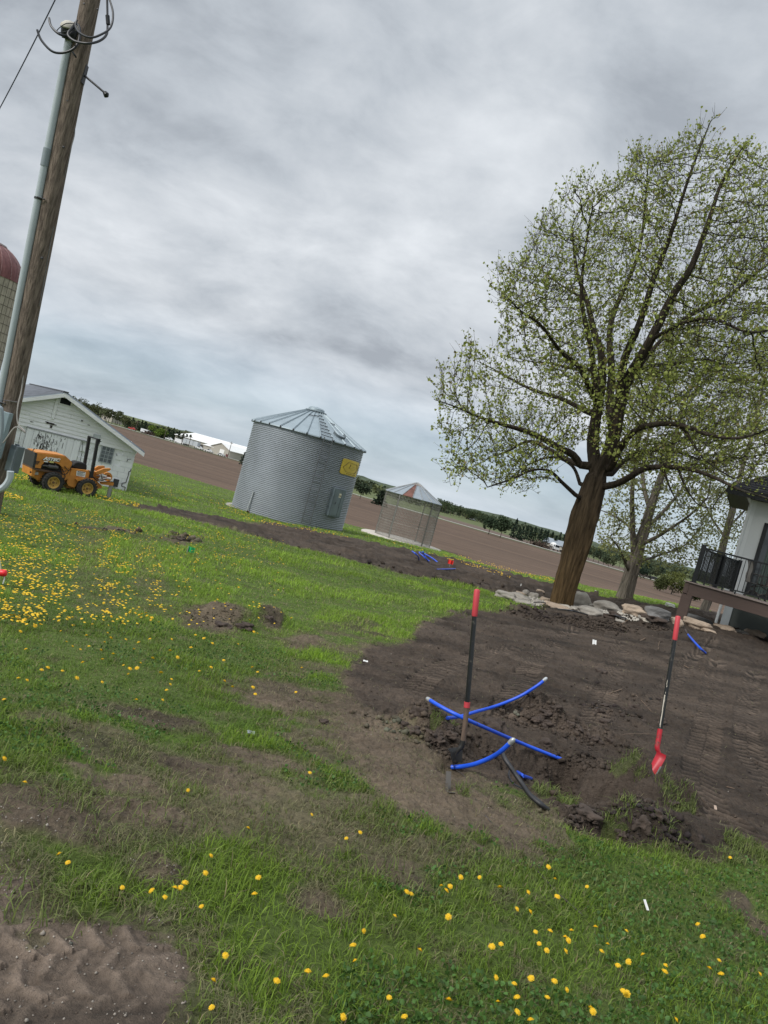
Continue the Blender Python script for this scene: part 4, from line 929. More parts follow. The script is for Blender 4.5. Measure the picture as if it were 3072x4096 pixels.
# ------------------------------------------------------------------ trencher
orange = add_mud(mat('machine_orange', (.52, .205, .035), .5, var=.2, vscale=5, bump=.001), .34, 5, (.16, .085, .04))
tyre_m = mat('tyre_rubber', (.03, .028, .026), .85, var=.3, vscale=9)
rim_m = mat('rim_yellow', (.52, .33, .085), .5, var=.15)
mblack = mat('machine_black', (.012, .012, .014), .6, var=.3)
def text_mesh(txt, size, ext, shear=0.0):
    c = bpy.data.curves.new('lettering', 'FONT'); c.body = txt; c.size = size; c.extrude = ext; c.shear = shear; c.align_x = 'CENTER'; c.offset = .006
    o = bpy.data.objects.new('lettering', c); COL.objects.link(o); dg = bpy.context.evaluated_depsgraph_get(); dg.update()
    me = bpy.data.meshes.new_from_object(o.evaluated_get(dg)); bpy.data.objects.remove(o); return me
def wheel_bm(R=.262, W=.20, lugs=20):
    t = MB(); prof = [(.150, -W / 2 + .015), (R * .78, -W / 2), (R * .93, -W / 2 + .02), (R * .955, -W / 4), (R * .955, W / 4), (R * .93, W / 2 - .02), (R * .78, W / 2), (.150, W / 2 - .015)]
    t.lathe(prof, 36)
    for j in range(lugs):
        for s in (-1, 1):
            a = 2 * math.pi * (j + (.5 if s > 0 else 0)) / lugs; t.m = Matrix.Rotation(a, 4, 'Z')
            t.add([(R * .93, -.016, 0), (R * .93, .016, 0), (R * .90, .075, s * W * .49), (R * .90, .040, s * W * .49), (R * 1.005, -.011, 0), (R * 1.005, .011, 0), (R * .985, .070, s * W * .47), (R * .985, .045, s * W * .47)], [(0, 1, 5, 4), (1, 2, 6, 5), (2, 3, 7, 6), (3, 0, 4, 7), (4, 5, 6, 7)])
    t.m = Matrix.Identity(4); return t
def build_trencher():
    base = at(210, 1962); rz = math.radians(48)
    p = c1(580, 1275); base = at(*p); root = empty('trencher', base, rz, 'orange ride on trencher with black roll bar parked before the white shed', 'trencher')
    tf = Frame(base, rz)
    def K(X, Y):                             # crop pixel -> local x, z
        return tf.px(*c1(X, Y))
    # wheels
    def wheel(x, y, steer=0):
        w = wheel_bm().build('wheel', tyre_m, root); w.location = (x, y, (zf_ if x < .5 else zr_)); w.rotation_euler = (math.pi / 2, 0, steer)
        m = MB(); m.lathe([(.155, -.07), (.155, .075), (.145, .09), (.135, .085), (.115, .03), (.06, .02), (.055, .05), (0, .055)], 28); m.lathe([(.155, -.07), (.1, -.06), (0, -.05)], 20); m.build('rim', rim_m, w, True)
        m = MB()
        for j in range(5):
            a = 2 * math.pi * j / 5; m.m = Matrix.Translation((.085 * math.cos(a), .085 * math.sin(a), .03)); m.lathe([(.013, 0), (.013, .018), (0, .02)], 6)
        m.m = Matrix.Identity(4); m.tube([(0, 0, .05), (0, 0, .075)], .03, 12); m.build('hub', mat('hub_brown', (.14, .07, .03), .7, var=.3), w)
    xf, zf_ = K(580, 1185); xr, zr_ = K(953, 1250)
    for x in (xf, xr): wheel(x, .0); wheel(x, .80)
    y0, y1 = .02, .66; ym = (y0 + y1) / 2
    # engine hood side profile
    pts = [K(413, 865), K(560, 880), K(728, 905), K(800, 975), K(782, 1038), K(690, 1022), K(660, 990), K(600, 968), K(500, 960), K(462, 1000), K(455, 1035), K(385, 1025)]
    m = MB(); m.prism(pts, y0, y0 + .03); m.prism(pts, y1 - .03, y1); 
    top = pts[:5]
    for a, b in zip(top[:-1], top[1:]): m.quadp((a[0], y0 + .03, a[1]), (b[0], y0 + .03, b[1]), (b[0], y1 - .03, b[1]), (a[0], y1 - .03, a[1]), .02, (a[1] - b[1], 0, b[0] - a[0]) if True else 0)
    hood = m.build('hood', orange, root)
    m = MB(); a = K(392, 862); b = K(418, 867); c = K(388, 1027); d = K(362, 1022); m.prism([a, b, c, d], y0 - .004, y1 + .004); rg = m.build('radiator_grille', mat('grille_black', (.03, .03, .03), .6, var=.3, vscale=30), root)
    m = MB(); x, z = K(372, 840); m.tube([(x, ym - .3, z - .02), (x, ym - .3, z + .03), (x + .02, ym - .3, z + .06), (x + .03, ym - .3, z + .04)], .01, 6); m.build('cap_hook', mblack, rg)
    # logo
    a = K(470, 915); b = K(672, 953); cxl, czl = (a[0] + b[0]) / 2, (K(570, 935)[1]); tilt = math.atan2(K(728, 905)[1] - K(413, 865)[1], K(728, 905)[0] - K(413, 865)[0])
    m = MB(); hw = (b[0] - a[0]) / 2; m.m = Matrix.Translation((cxl, y0 - .001, czl)) @ Matrix.Rotation(-tilt, 4, 'Y'); m.prism([(-hw, -.040), (-hw * .78, .012), (hw * .80, .012), (hw, -.040)], -.006, 0)
    for k in range(3): m.prism([(-hw - .17 + k * .012, -.10 - k * .03), (-hw - .03 - k * .02, -.10 - k * .03), (-hw - .035 - k * .02, -.082 - k * .03), (-hw - .16 + k * .012, -.082 - k * .03)], -.006, 0)
    m.m = Matrix.Identity(4); m.build('logo_stripe', mblack, hood)
    me = text_mesh('ASTEC', .115, .004, .35); o = link_mesh('logo_lettering', me, mat('white_print', (.75, .75, .73), .6, var=.04), hood); o.matrix_local = Matrix.Translation((cxl, y0 - .012, czl - .028)) @ Matrix.Rotation(-tilt, 4, 'Y') @ Matrix.Rotation(math.pi / 2, 4, 'X'); o.scale = (1.12, .9, 1)
    for X, Y, w_, h_, mm in ((512, 958, .10, .03, 'white_print'), (575, 962, .10, .05, None), (640, 972, .09, .02, 'orange')):
        if mm == 'orange': continue
        x, z = K(X, Y); m = MB(); m.m = Matrix.Translation((x, y0, z)) @ Matrix.Rotation(-tilt, 4, 'Y'); m.box(-w_ / 2, w_ / 2, -.006, 0, -h_ / 2, h_ / 2); m.build('decal', MATS[mm] if mm else mat('decal_yellow', (.6, .55, .2), .6, var=.1), hood)
    # engine void and muffler
    m = MB(); a = K(385, 1030); b = K(690, 1025); m.box(a[0] + .1, b[0] + .1, y0 + .10, y1 - .10, K(560, 1080)[1], K(560, 960)[1] + .06); m.build('engine_block', mat('engine_dark', (.035, .03, .028), .8, var=.6, vscale=12, bump=.02, bscale=18), root)
    m = MB(); a = K(535, 1012); b = K(650, 1030); m.tube([(a[0], y0 + .03, a[1]), (a[0] + .02, y0 + .03, a[1]), (b[0] - .02, y0 + .03, b[1]), (b[0], y0 + .03, b[1])], (.035, .052, .052, .03), 16); a2 = K(475, 1005); m.tube([(a[0], y0 + .03, a[1]), (a2[0], y0 + .03, a2[1])], (.028, .020), 10); x, z = K(625, 1000); m.tube([(x, y0 + .05, z - .02), (x, y0 + .05, z + .05)], .02, 8); m.build('muffler', mat('muffler_grey', (.10, .095, .09), .6, .4, var=.3), root, True)
    # chassis
    m = MB(); m.prism([K(362, 1024), K(400, 1035), K(690, 1085), K(690, 1105), K(392, 1052), K(360, 1040)], y0 - .01, y1 + .01); m.build('hood_sill', mat('sill_brown', (.10, .055, .03), .7, var=.3), root)
    m = MB(); m.prism([K(362, 1030), K(405, 1040), K(380, 1125), K(350, 1118)], y0, y1); fb = m.build('front_bumper', orange, root)
    x, z = K(340, 1075); m = MB(); m.m = Matrix.Translation((x, y0 - .005, z)) @ Matrix.Rotation(math.pi / 2, 4, 'X'); m.lathe([(0, .0), (.022, .0), (.022, .012), (0, .013)], 12); m.build('bumper_lamp', mblack, fb)
    m = MB(); m.prism([K(392, 1045), K(735, 1100), K(760, 1150), K(745, 1205), K(620, 1185), K(480, 1170), K(440, 1175), K(385, 1125)], y0 + .12, y1 - .12); m.prism([K(640, 1090), K(745, 1105), K(735, 1165), K(655, 1150)], y0, y0 + .12); m.build('front_frame', orange, root)
    x, z = K(408, 1095); m = MB(); m.m = Matrix.Translation((x, y0 + .10, z)) @ Matrix.Rotation(-.1, 4, 'Y'); m.box(-.075, .075, -.01, 0, -.035, .035); m.build('number_plate', mat('plate_white', (.55, .53, .50), .6, var=.15), root)
    m = MB(); a = K(660, 1165); b = K(770, 1205); m.tube([(a[0], ym, a[1]), (b[0], ym, b[1])], .045, 8); m.tube([(a[0], y0 + .1, a[1] - .02), (b[0], y0 + .1, b[1] - .02)], .02, 8); m.tube([(a[0], y0 + .05, a[1] + .04), (b[0], y0 + .12, b[1] + .03)], .012, 6); m.build('articulation_joint', mat('grimy_steel', (.12, .10, .09), .6, .4, var=.4), root)
    m = MB(); m.prism([K(695, 985), K(725, 905), K(800, 975), K(782, 1060), K(762, 1160), K(700, 1150)], y0 + .02, y1 - .02); m.build('dash_tower', orange, root)
    m = MB()
    for pp in (((660, 1055), (700, 1100), (745, 1085), (760, 1050)), ((690, 1040), (720, 1120), (700, 1160)), ((715, 1010), (760, 1060), (790, 1010)), ((640, 1060), (680, 1065), (735, 1060))): m.tube(smooth_path([(K(*q)[0], y0 - .02, K(*q)[1]) for q in pp], 4), .009, 6)
    m.build('hoses', mblack, root, True)
    # levers
    for (X0, Y0_), (X1, Y1_), yy in (((800, 1040), (820, 985), .15), ((815, 1045), (800, 965), .3), ((825, 1050), (822, 990), .45)):
        a = K(X0, Y0_); b = K(X1, Y1_); m = MB(); m.tube([(a[0], yy, a[1]), (b[0], yy, b[1])], .008, 6); m.tube([(b[0], yy, b[1] - .02), (b[0], yy, b[1] + .03)], .018, 8); m.build('lever', mblack, root)
    # rear body
    m = MB(); m.prism([K(800, 1040), K(990, 1062), K(1010, 1120), K(1030, 1155), K(890, 1165), K(830, 1250), K(760, 1225), K(745, 1190)], y0 + .02, y1 - .02); m.prism([K(760, 1200), K(850, 1215), K(850, 1270), K(770, 1262)], y0 + .15, y1 - .15); body = m.build('operator_platform', orange, root)
    m = MB(); m.prism([K(835, 1150), K(870, 1140), K(1030, 1148), K(1030, 1162), K(890, 1160), K(850, 1172)], y0 - .06, y0 + .05); m.build('fender', orange, body)
    a = K(855, 1060); b = K(955, 1078); c = K(945, 1135); d = K(848, 1115); m = MB(); m.prism([a, b, c, d], y0 + .010, y0 + .018); dc = m.build('instruction_decal', MATS['white_print'], body)
    m = MB()
    for k in range(6):
        t = (k + 1) / 7; p0 = (a[0] + (d[0] - a[0]) * t, a[1] + (d[1] - a[1]) * t); p1 = (b[0] + (c[0] - b[0]) * t, b[1] + (c[1] - b[1]) * t); q = .1 + .1 * (k % 3) ; m.quadp((p0[0] + .02, y0 + .008, p0[1] - .004), (p1[0] - .02 - .05 * (k % 2), y0 + .008, p1[1] - .004), (p1[0] - .02 - .05 * (k % 2), y0 + .008, p1[1] + (.012 if k == 0 else .003)), (p0[0] + .02, y0 + .008, p0[1] + (.012 if k == 0 else .003)), .0018, (0, 1, 0))
    m.build('decal_print', mblack, dc)
    # seat
    m = MB(); sp_ = [K(822, 1030), K(860, 985), K(890, 972), K(975, 988), K(995, 1010), K(992, 1062), K(960, 1070), K(850, 1042)]
    m.prism(sp_, y0 + .14, y1 - .2); st = m.build('seat', mat('seat_black', (.010, .010, .011), .75, var=.3), root); bv = st.modifiers.new('b', 'BEVEL'); bv.width = .03; bv.segments = 3
    # roll bar: two posts and top rail
    def beam(name, p0, p1, w_, d_, par, ya):
        m = MB(); v = np.array([p1[0] - p0[0], p1[1] - p0[1]]); L_ = np.linalg.norm(v); an = math.atan2(v[0], v[1]); m.m = Matrix.Translation((p0[0], ya, p0[1])) @ Matrix.Rotation(an, 4, 'Y'); m.box(-w_ / 2, w_ / 2, -d_ / 2, d_ / 2, 0, L_, .004); return m.build(name, mblack, par)
    b0 = K(1022, 1140); b1 = K(1098, 712); rb = beam('roll_bar', b0, b1, .075, .06, root, y0 + .06)
    ct = K(1018, 712); xoff = .0; beam('roll_bar_post', (b0[0] - 0, b0[1]), (b1[0], b1[1]), .075, .06, rb, y0 + .56)
    m = MB(); m.m = Matrix.Translation((b1[0], 0, b1[1] - .03)); m.box(-.025, .025, y0 + .03, y0 + .59, 0, .035, .004); m.build('roll_bar_top', mblack, rb)
    m = MB(); m.m = Matrix.Translation((b1[0] + .02, y0 + .02, b1[1] - .09)); m.box(0, .07, 0, .03, .03, .05); m.box(0, .04, 0, .03, -.03, .1); m.build('roll_bar_lug', mblack, rb)
    m = MB(); m.prism([K(985, 1140), K(1005, 1070), K(1030, 1070), K(1040, 1145)], y0 + .01, y0 + .14); m.build('roll_bar_foot', mblack, rb)
    # rear digging attachment
    m = MB(); m.prism([K(1040, 1130), K(1095, 1180), K(1150, 1235), K(1155, 1262), K(1100, 1272), K(1075, 1270), K(1045, 1190)], y0 + .12, y1 - .25); m.prism([K(1035, 1075), K(1120, 1090), K(1180, 1175), K(1130, 1190), K(1050, 1130)], y0 + .2, y1 - .3); rear = m.build('boom_frame', orange, root)
    m = MB(); m.prism([K(1070, 1080), K(1165, 1040), K(1235, 1038), K(1240, 1055), K(1130, 1105), K(1080, 1100)], y0 + .05, y0 + .12); m.prism([K(1100, 1070), K(1160, 1035), K(1225, 1035), K(1235, 1050), K(1130, 1090)], y0 + .35, y0 + .42); m.build('swing_arm', orange, rear)
    m = MB(); c0 = K(1215, 1140); 
    pts_ = [(c0[0] + .125 * math.cos(t), c0[1] + .125 * math.sin(t)) for t in np.linspace(-1.2, 2.6, 14)]; inn = [(c0[0] + .07 * math.cos(t), c0[1] + .07 * math.sin(t)) for t in np.linspace(2.6, -1.2, 14)]
    for i in range(13): m.prism([pts_[i], pts_[i + 1], inn[12 - i], inn[13 - i]], y0 + .10, y0 + .32)
    m.build('chain_guard', orange, rear)
    m = MB(); m.prism([K(1130, 1190), K(1265, 1188), K(1272, 1205), K(1262, 1230), K(1135, 1215)], y0 + .04, y0 + .14); m.build('lower_arm', orange, rear)
    m = MB(); a = K(1095, 1120); b = K(1225, 1150); m.tube([(a[0], y0 + .10, a[1]), (b[0], y0 + .10, b[1])], .022, 10); a = K(1115, 1160); b = K(1200, 1145); m.tube([(a[0], y0 + .02, a[1]), (b[0], y0 + .02, b[1])], .03, 10); cyl = m.build('hydraulic_cylinder', mat('cylinder_steel', (.30, .25, .22), .4, .5, var=.3), rear, True)
    x, z = K(1205, 1145); m = MB(); m.m = Matrix.Translation((x, y0 + .0, z)) @ Matrix.Rotation(math.pi / 2, 4, 'Y'); m.lathe([(0, -.05), (.032, -.05), (.032, .05), (0, .05)], 12); m.build('filter_can', mat('can_pale', (.62, .55, .50), .5, var=.2), rear, True)
    m = MB()
    for pp in (((1030, 1130), (1070, 1165), (1120, 1185), (1200, 1180), (1260, 1185)), ((1035, 1125), (1080, 1150), (1130, 1170), (1180, 1150)), ((1120, 1100), (1135, 1150), (1130, 1175))): m.tube(smooth_path([(K(*q)[0], y0 + .0, K(*q)[1]) for q in pp], 4), .010, 6)
    m.build('hoses', mblack, rear, True)
    x, z = K(1128, 1130); m = MB(); m.m = Matrix.Translation((x, y0 + .03, z)) @ Matrix.Rotation(.35, 4, 'Y'); m.box(-.02, .02, -.02, .02, -.09, .09); m.build('white_bracket', MATS['plate_white'], rear)
    a = K(1252, 1225); b = K(1222, 1345); m = MB(); m.m = Matrix.Translation((a[0], y0 + .1, 0)); m.box(-.045, .045, -.02, .02, .03, a[1], .003); m.box(-.03, .09, -.015, .015, .03, .05); leg = m.build('crumber_leg', mat('bare_steel_grey', (.33, .33, .32), .5, .4, var=.15), rear)
    m = MB(); m.tube([(a[0] - .03, y0 + .1, a[1] - .08), (a[0] + .12, y0 + .1, a[1] - .02)], .008, 5); m.tube([(a[0] + .05, y0 + .1, a[1] - .05), (a[0] + .06, y0 + .1, .12), (a[0] + .04, y0 + .1, .05)], .006, 5); m.build('chain_links', steel_dark, leg)
build_trencher()

# ------------------------------------------------------------------ house and deck
c9 = lambda x, y: (2700 + x / 4.46, 2100 + y / 4.46)
c10 = lambda x, y: (2650 + x / 3.931, 1700 + y / 3.931)
deck_brown = mat('deck_fascia', (.085, .055, .044), .55, var=.12, vscale=4, stretch=(.5, 2, 5))
deck_top = mat('deck_boards', (.27, .215, .19), .6, var=.12, vscale=4)
rail_m = mat('rail_black', (.007, .008, .010), .4, var=.2)
wall_white = mat('house_white', (.62, .64, .64), .7, var=.03)
def build_house():
    YD = 19.6; A = P(*c9(205, 990), YD); ang = math.radians(-28); fd = Frame(A, ang)
    def Q(X, Y, off=0.0): return fd.px(*c9(X, Y), off)
    root = empty('deck', A, ang, 'raised brown deck with black metal railing beside the white house', 'deck')
    bz = Q(150, 1220)[1]; topz = 0.0; W = 5.2
    gz = Q(130, 1690)[1] - .25
    m = MB(); m.box(.10, W, .0, .06, bz, -.03, .004); m.build('fascia', deck_brown, root)
    m = MB(); m.box(-.02, .10, -.012, .11, bz + .02, -.03, .004); m.build('corner_block', deck_brown, root)
    x0 = Q(60, 1600)[0]; x1 = Q(240, 1600)[0]; m = MB(); m.box(-.02, .25, .0, .24, gz, bz, .006); m.build('post', deck_brown, root)
    E = P(*c9(1185, 610), 22.3); e = fd.loc(E); e = np.array([e[0], e[1], 0])
    back = e[1]
    m = MB(); poly = [(-.05, -.06), (W, -.06), (W, back), (e[0], back)]
    vs = [(x, y, -.028) for x, y in poly] + [(x, y, .0) for x, y in poly]; m.add(vs, [(3, 2, 1, 0), (4, 5, 6, 7), (0, 1, 5, 4), (1, 2, 6, 5), (2, 3, 7, 6), (3, 0, 4, 7)]); m.build('deck_floor', deck_top, root)
    m = MB(); d = np.array([e[0], back]); 
    m.add([(.0, .06, bz), (e[0], back, bz), (e[0], back, -.03), (.0, .06, -.03), (.06, .06, bz), (e[0] + .05, back, bz), (e[0] + .05, back, -.03), (.06, .06, -.03)], [(0, 1, 2, 3), (7, 6, 5, 4), (0, 4, 5, 1), (2, 6, 7, 3)]); m.build('side_fascia', deck_brown, root)
    rh = Q(470, 335)[1]; rt = Q(520, 380)[1] - .02
    # front railing
    m = MB(); m.box(.12, .24, .04, .16, 0, rh, .004); m.box(.08, .28, .0, .2, 0, .02); m.build('corner_post', rail_m, root)
    rail = MB(); rail.box(.24, W, .075, .125, rt - .045, rt, .004); rail.box(.24, W, .08, .12, .08, .115); ro = rail.build('front_rail', rail_m, root)
    m = MB(); s0 = Q(1290, 575)[0]; s1 = Q(1370, 600)[0]; pitch = .105; x = .24 + pitch
    xs = [Q(X, 600)[0] for X in (720, 810, 900, 990, 1085, 1180, 1275, 1370)]; pitch = (xs[-1] - xs[0]) / 7
    x = xs[0] - 3 * pitch
    while x < W: 
        if x > .26: m = MB(); m.box(x - .009, x + .009, .09, .11, .10, rt - .04); m.build('baluster', rail_m, ro)
        x += pitch
    m = MB()
    for X in (500, 850, 1100): x = Q(X, 1100)[0]; m = MB(); m.box(x - .02, x + .02, .07, .13, 0, .08); m.build('rail_foot', rail_m, ro)
    # side railing going back to the house, two bays
    d0 = np.array([.2, .12]); dirv = (np.array([e[0], back - .15]) - d0); Ls = np.linalg.norm(dirv); sa = math.atan2(dirv[1], dirv[0])
    T = Matrix.Translation((d0[0], d0[1], 0)) @ Matrix.Rotation(sa, 4, 'Z')
    sr = MB(); sr.m = T; sr.box(.05, Ls, -.025, .025, rt - .08, rt - .035); sr.box(.05, Ls, -.02, .02, .08, .115); so = sr.build('side_rail', rail_m, root)
    for s0_, s1_ in ((Ls * .5 - .05, Ls * .5 + .05), (Ls - .08, Ls + .02)): m = MB(); m.m = T; m.box(s0_, s1_, -.05, .05, 0, rt + .0); m.build('rail_post', rail_m, so)
    m = MB(); m.m = T; n = int(Ls / .115)
    for i in range(n): x = .12 + i * (Ls - .2) / n; m = MB(); m.m = T; m.box(x - .012, x + .012, -.012, .012, .10, rt - .06); m.build('baluster', rail_m, so)
    # ---- house
    H = P(*c9(1110, 470), 22.9); fh = Frame(H, ang); gh = fh.px(*c9(845, 1760))[1] - .5
    hr = empty('house', H + np.array([0, 0, gh]), ang, 'white board sided house with dark shingle roof at the right edge', 'house')
    def R_(X, Y, off=0.0): u, z = fh.px(*c9(X, Y), off); return u, z - gh
    def R10(X, Y, off=0.0): u, z = fh.px(*c10(X, Y), off); return u, z - gh
    zf = R_(930, 1430)[1] + .55; ze = R10(1440, 1130)[1] + .4; xw = 0.0; xf = R_(845, 1690)[0]
    Wd = 7.0; Dp = 4.2
    dx0 = R_(1430, 600)[0]; dx0 = (R10(1640, 1430)[0] + R_(1420, 570)[0]) / 2; dz0 = zf - .02
    m = MB(); m.box(0, dx0, 0, .15, zf - .3, ze); m.box(dx0, dx0 + 2.4, .0, .15, dz0 + 2.3, ze); m.box(dx0 + 2.4, Wd, 0, .15, zf - .3, ze); m.box(0, .15, .15, Dp, zf - .3, ze); wl = m.build('wall', wall_white, hr)
    m = MB(); m.box(-.02, .16, -.025, -.0, zf - .28, ze); m.box(-.025, 0, -.025, .12, zf - .28, ze); m.box(R10(1395, 1250)[0] - .012, R10(1395, 1250)[0] + .012, -.018, 0, zf - .28, ze); m.build('corner_board', mat('trim_white', (.70, .72, .72), .6, var=.02), wl)
    m = MB(); xg = R_(930, 1430)[0]; m.box(xf + .18, Wd, .08, .25, -.6, zf - .3); m.box(xf + .18, xf + .33, .25, Dp, -.6, zf - .3); m.build('foundation', mat('foundation_green_grey', (.085, .095, .088), .8, var=.10, vscale=1.5), hr)
    m = MB(); m.box(xf - .04, xf + .20, .02, .10, -.0, zf - .25); m.build('foundation_trim', mat('trim_grey_white', (.48, .52, .54), .6, var=.05), hr)
    # sliding door
    m = MB(); m.box(dx0, dx0 + .12, -.03, .12, dz0, dz0 + 2.3); m.box(dx0, dx0 + 2.4, -.03, .12, dz0 + 2.2, dz0 + 2.32); m.box(dx0 + 1.1, dx0 + 1.3, -.02, .12, dz0, dz0 + 2.2); m.box(dx0, dx0 + 2.4, -.02, .12, dz0, dz0 + .1); dr = m.build('sliding_door', mat('door_frame_black', (.010, .011, .013), .45, var=.2), hr)
    m = MB(); m.box(dx0 + .12, dx0 + 2.4, .05, .06, dz0 + .1, dz0 + 2.2); m.build('door_glass', mat('dark_glass', (.02, .028, .03), .08, var=.2, spec=.8), dr)
    m = MB(); n = 40; vs = []; fs = []
    for i in range(n + 1):
        x = dx0 + .28 + 1.0 * i / n; y = .03 + .025 * math.sin(i * 1.9); vs += [(x, y, dz0 + .08), (x, y, dz0 + 2.15), (x, y + .012, dz0 + .08), (x, y + .012, dz0 + 2.15)]
    for i in range(n): fs += [(4 * i, 4 * i + 4, 4 * i + 5, 4 * i + 1), (4 * i + 2, 4 * i + 3, 4 * i + 7, 4 * i + 6)]
    m.add(vs, fs); m.build('curtain', mat('green_curtain', (.10, .135, .12), .8, var=.1), dr, True)
    # roof: eave soffit, fascia, shingles
    ex, ez = R10(1050, 930, -.55); ez1 = R10(1360, 1075, -.55)[1]; ov = .55; apx, apz = R10(1659, 270, 1.5)
    ez = R10(1070, 960, -.55)[1]
    m = MB(); rise = 2.6; x0 = ex; y0 = -ov; ridge_y = Dp / 2; sl = .75
    zr = ez + sl * (ridge_y + ov)
    p = [(x0, y0, ez), (Wd, y0, ez), (Wd, ridge_y, zr), (x0 + ridge_y + ov, ridge_y, zr)]; p2 = [(x0, y0, ez), (x0 + ridge_y + ov, ridge_y, zr), (x0, 2 * ridge_y + ov, ez)]
    m.add(p + [(a, b, c - .14) for a, b, c in p], [(0, 1, 2, 3), (7, 6, 5, 4)]); m.add(p2 + [(a, b, c - .14) for a, b, c in p2], [(2, 1, 0), (3, 4, 5)])
    rf = m.build('roof', mat('shingles', (.045, .045, .052), .85, var=.35, vscale=8, bump=.01, bscale=12), hr)
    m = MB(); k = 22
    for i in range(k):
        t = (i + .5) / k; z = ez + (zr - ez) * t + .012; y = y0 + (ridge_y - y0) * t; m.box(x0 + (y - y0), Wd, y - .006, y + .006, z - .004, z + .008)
    m.build('shingle_courses', mat('shingle_line_dark', (.02, .02, .024), .9, var=.2), rf)  # thin dark strips along the shingle courses
    m = MB(); m.box(x0, Wd, y0 - .03, y0, ez - .24, ez + .01); m.box(x0 - .03, x0, y0 - .03, 2 * ridge_y + ov, ez - .24, ez + .01); m.box(x0, Wd, y0, 0, ez - .22, ez - .19); m.box(x0, 0, 0, 2 * ridge_y, ez - .22, ez - .19); m.build('fascia', mat('fascia_black', (.010, .011, .014), .5, var=.2), rf)
    # bend pipe under eave
    dn = MB(); a = R10(1350, 1080, -.05); b = R10(1345, 1130, -.05); c = R10(1385, 1230, -.03); d = R10(1375, 1290, -.03); dn.tube(smooth_path([(a[0], -.45, a[1]), (b[0], -.4, b[1]), (c[0], -.08, c[1]), (d[0] , -.06, d[1]), (d[0] - .0, -.06, gh * 0 + .3)], 4), .045, 10); dn.build('downspout', MATS['trim_white'], hr, True)
    # ---- patio chairs
    def chair(px, py, Y, rz, label, tall=1.0):
        s = P(*c9(px, py), Y); b = np.array([s[0], s[1], A[2]]); r = empty('patio_chair', b, rz, label, 'chair', 'chairs on the deck')
        mesh = mat('sling_grey', (.26, .245, .225), .7, var=.2, vscale=3, stretch=(12, 1, 1)); fm = mat('chair_frame', (.05, .045, .04), .4, .4, var=.2)
        vs = []; fs = []; prof = [(-.02, .40), (.04, .46), (-.02, .52), (-.16, .56)]
        back = smooth_path([(.0, .20, .42), (.0, .25, .60), (.0, .24, .80), (.0, .28, .98), (.0, .34, 1.07)], 4); seat = smooth_path([(.0, -.24, .45), (.0, -.05, .43), (.0, .14, .42)], 4)
        for nm, pl in (('backrest', back), ('seat', seat)):
            m = MB(); n = len(pl); vs = []
            for q in pl: vs += [(-.22, q[1], q[2]), (.22, q[1], q[2]), (-.22, q[1] + .012, q[2] + .006), (.22, q[1] + .012, q[2] + .006)]
            fs = []
            for i in range(n - 1): fs += [(4 * i, 4 * i + 1, 4 * i + 5, 4 * i + 4), (4 * i + 2, 4 * i + 6, 4 * i + 7, 4 * i + 3)]
            m.add(vs, fs); m.build(nm, mesh, r, True)
        m = MB()
        for s_ in (-.24, .24):
            m.tube([(s_, q[1], q[2]) for q in seat + back], .014, 6); m.tube(smooth_path([(s_, .22, .70), (s_ * 1.1, .0, .70), (s_ * 1.1, -.18, .67), (s_, -.24, .46)], 4), .015, 6)
        m.tube([(-.24, .34, 1.07), (.24, .34, 1.07)], .014, 6); m.build('frame', fm, r, True)
        m = MB(); m.tube([(0, 0, .12), (0, 0, .40)], .03, 10); m.tube(smooth_path([(-.2, -.1, .40), (0, .12, .30), (.2, -.1, .40)], 4), .012, 6)
        for q in range(4): an = q * math.pi / 2 + .6; m.tube(smooth_path([(0, 0, .2), (.14 * math.cos(an), .14 * math.sin(an), .17), (.30 * math.cos(an), .30 * math.sin(an), .0)], 4), .018, 6)
        m.build('swivel_base', fm, r, True); return r
    chair(1400, 1180, 20.9, math.radians(78), 'grey sling swivel patio chair in side view, left one behind the black railing')
    chair(1640, 1240, 20.6, math.radians(-60), 'dark backed patio chair at the photo edge behind the railing')
build_house()

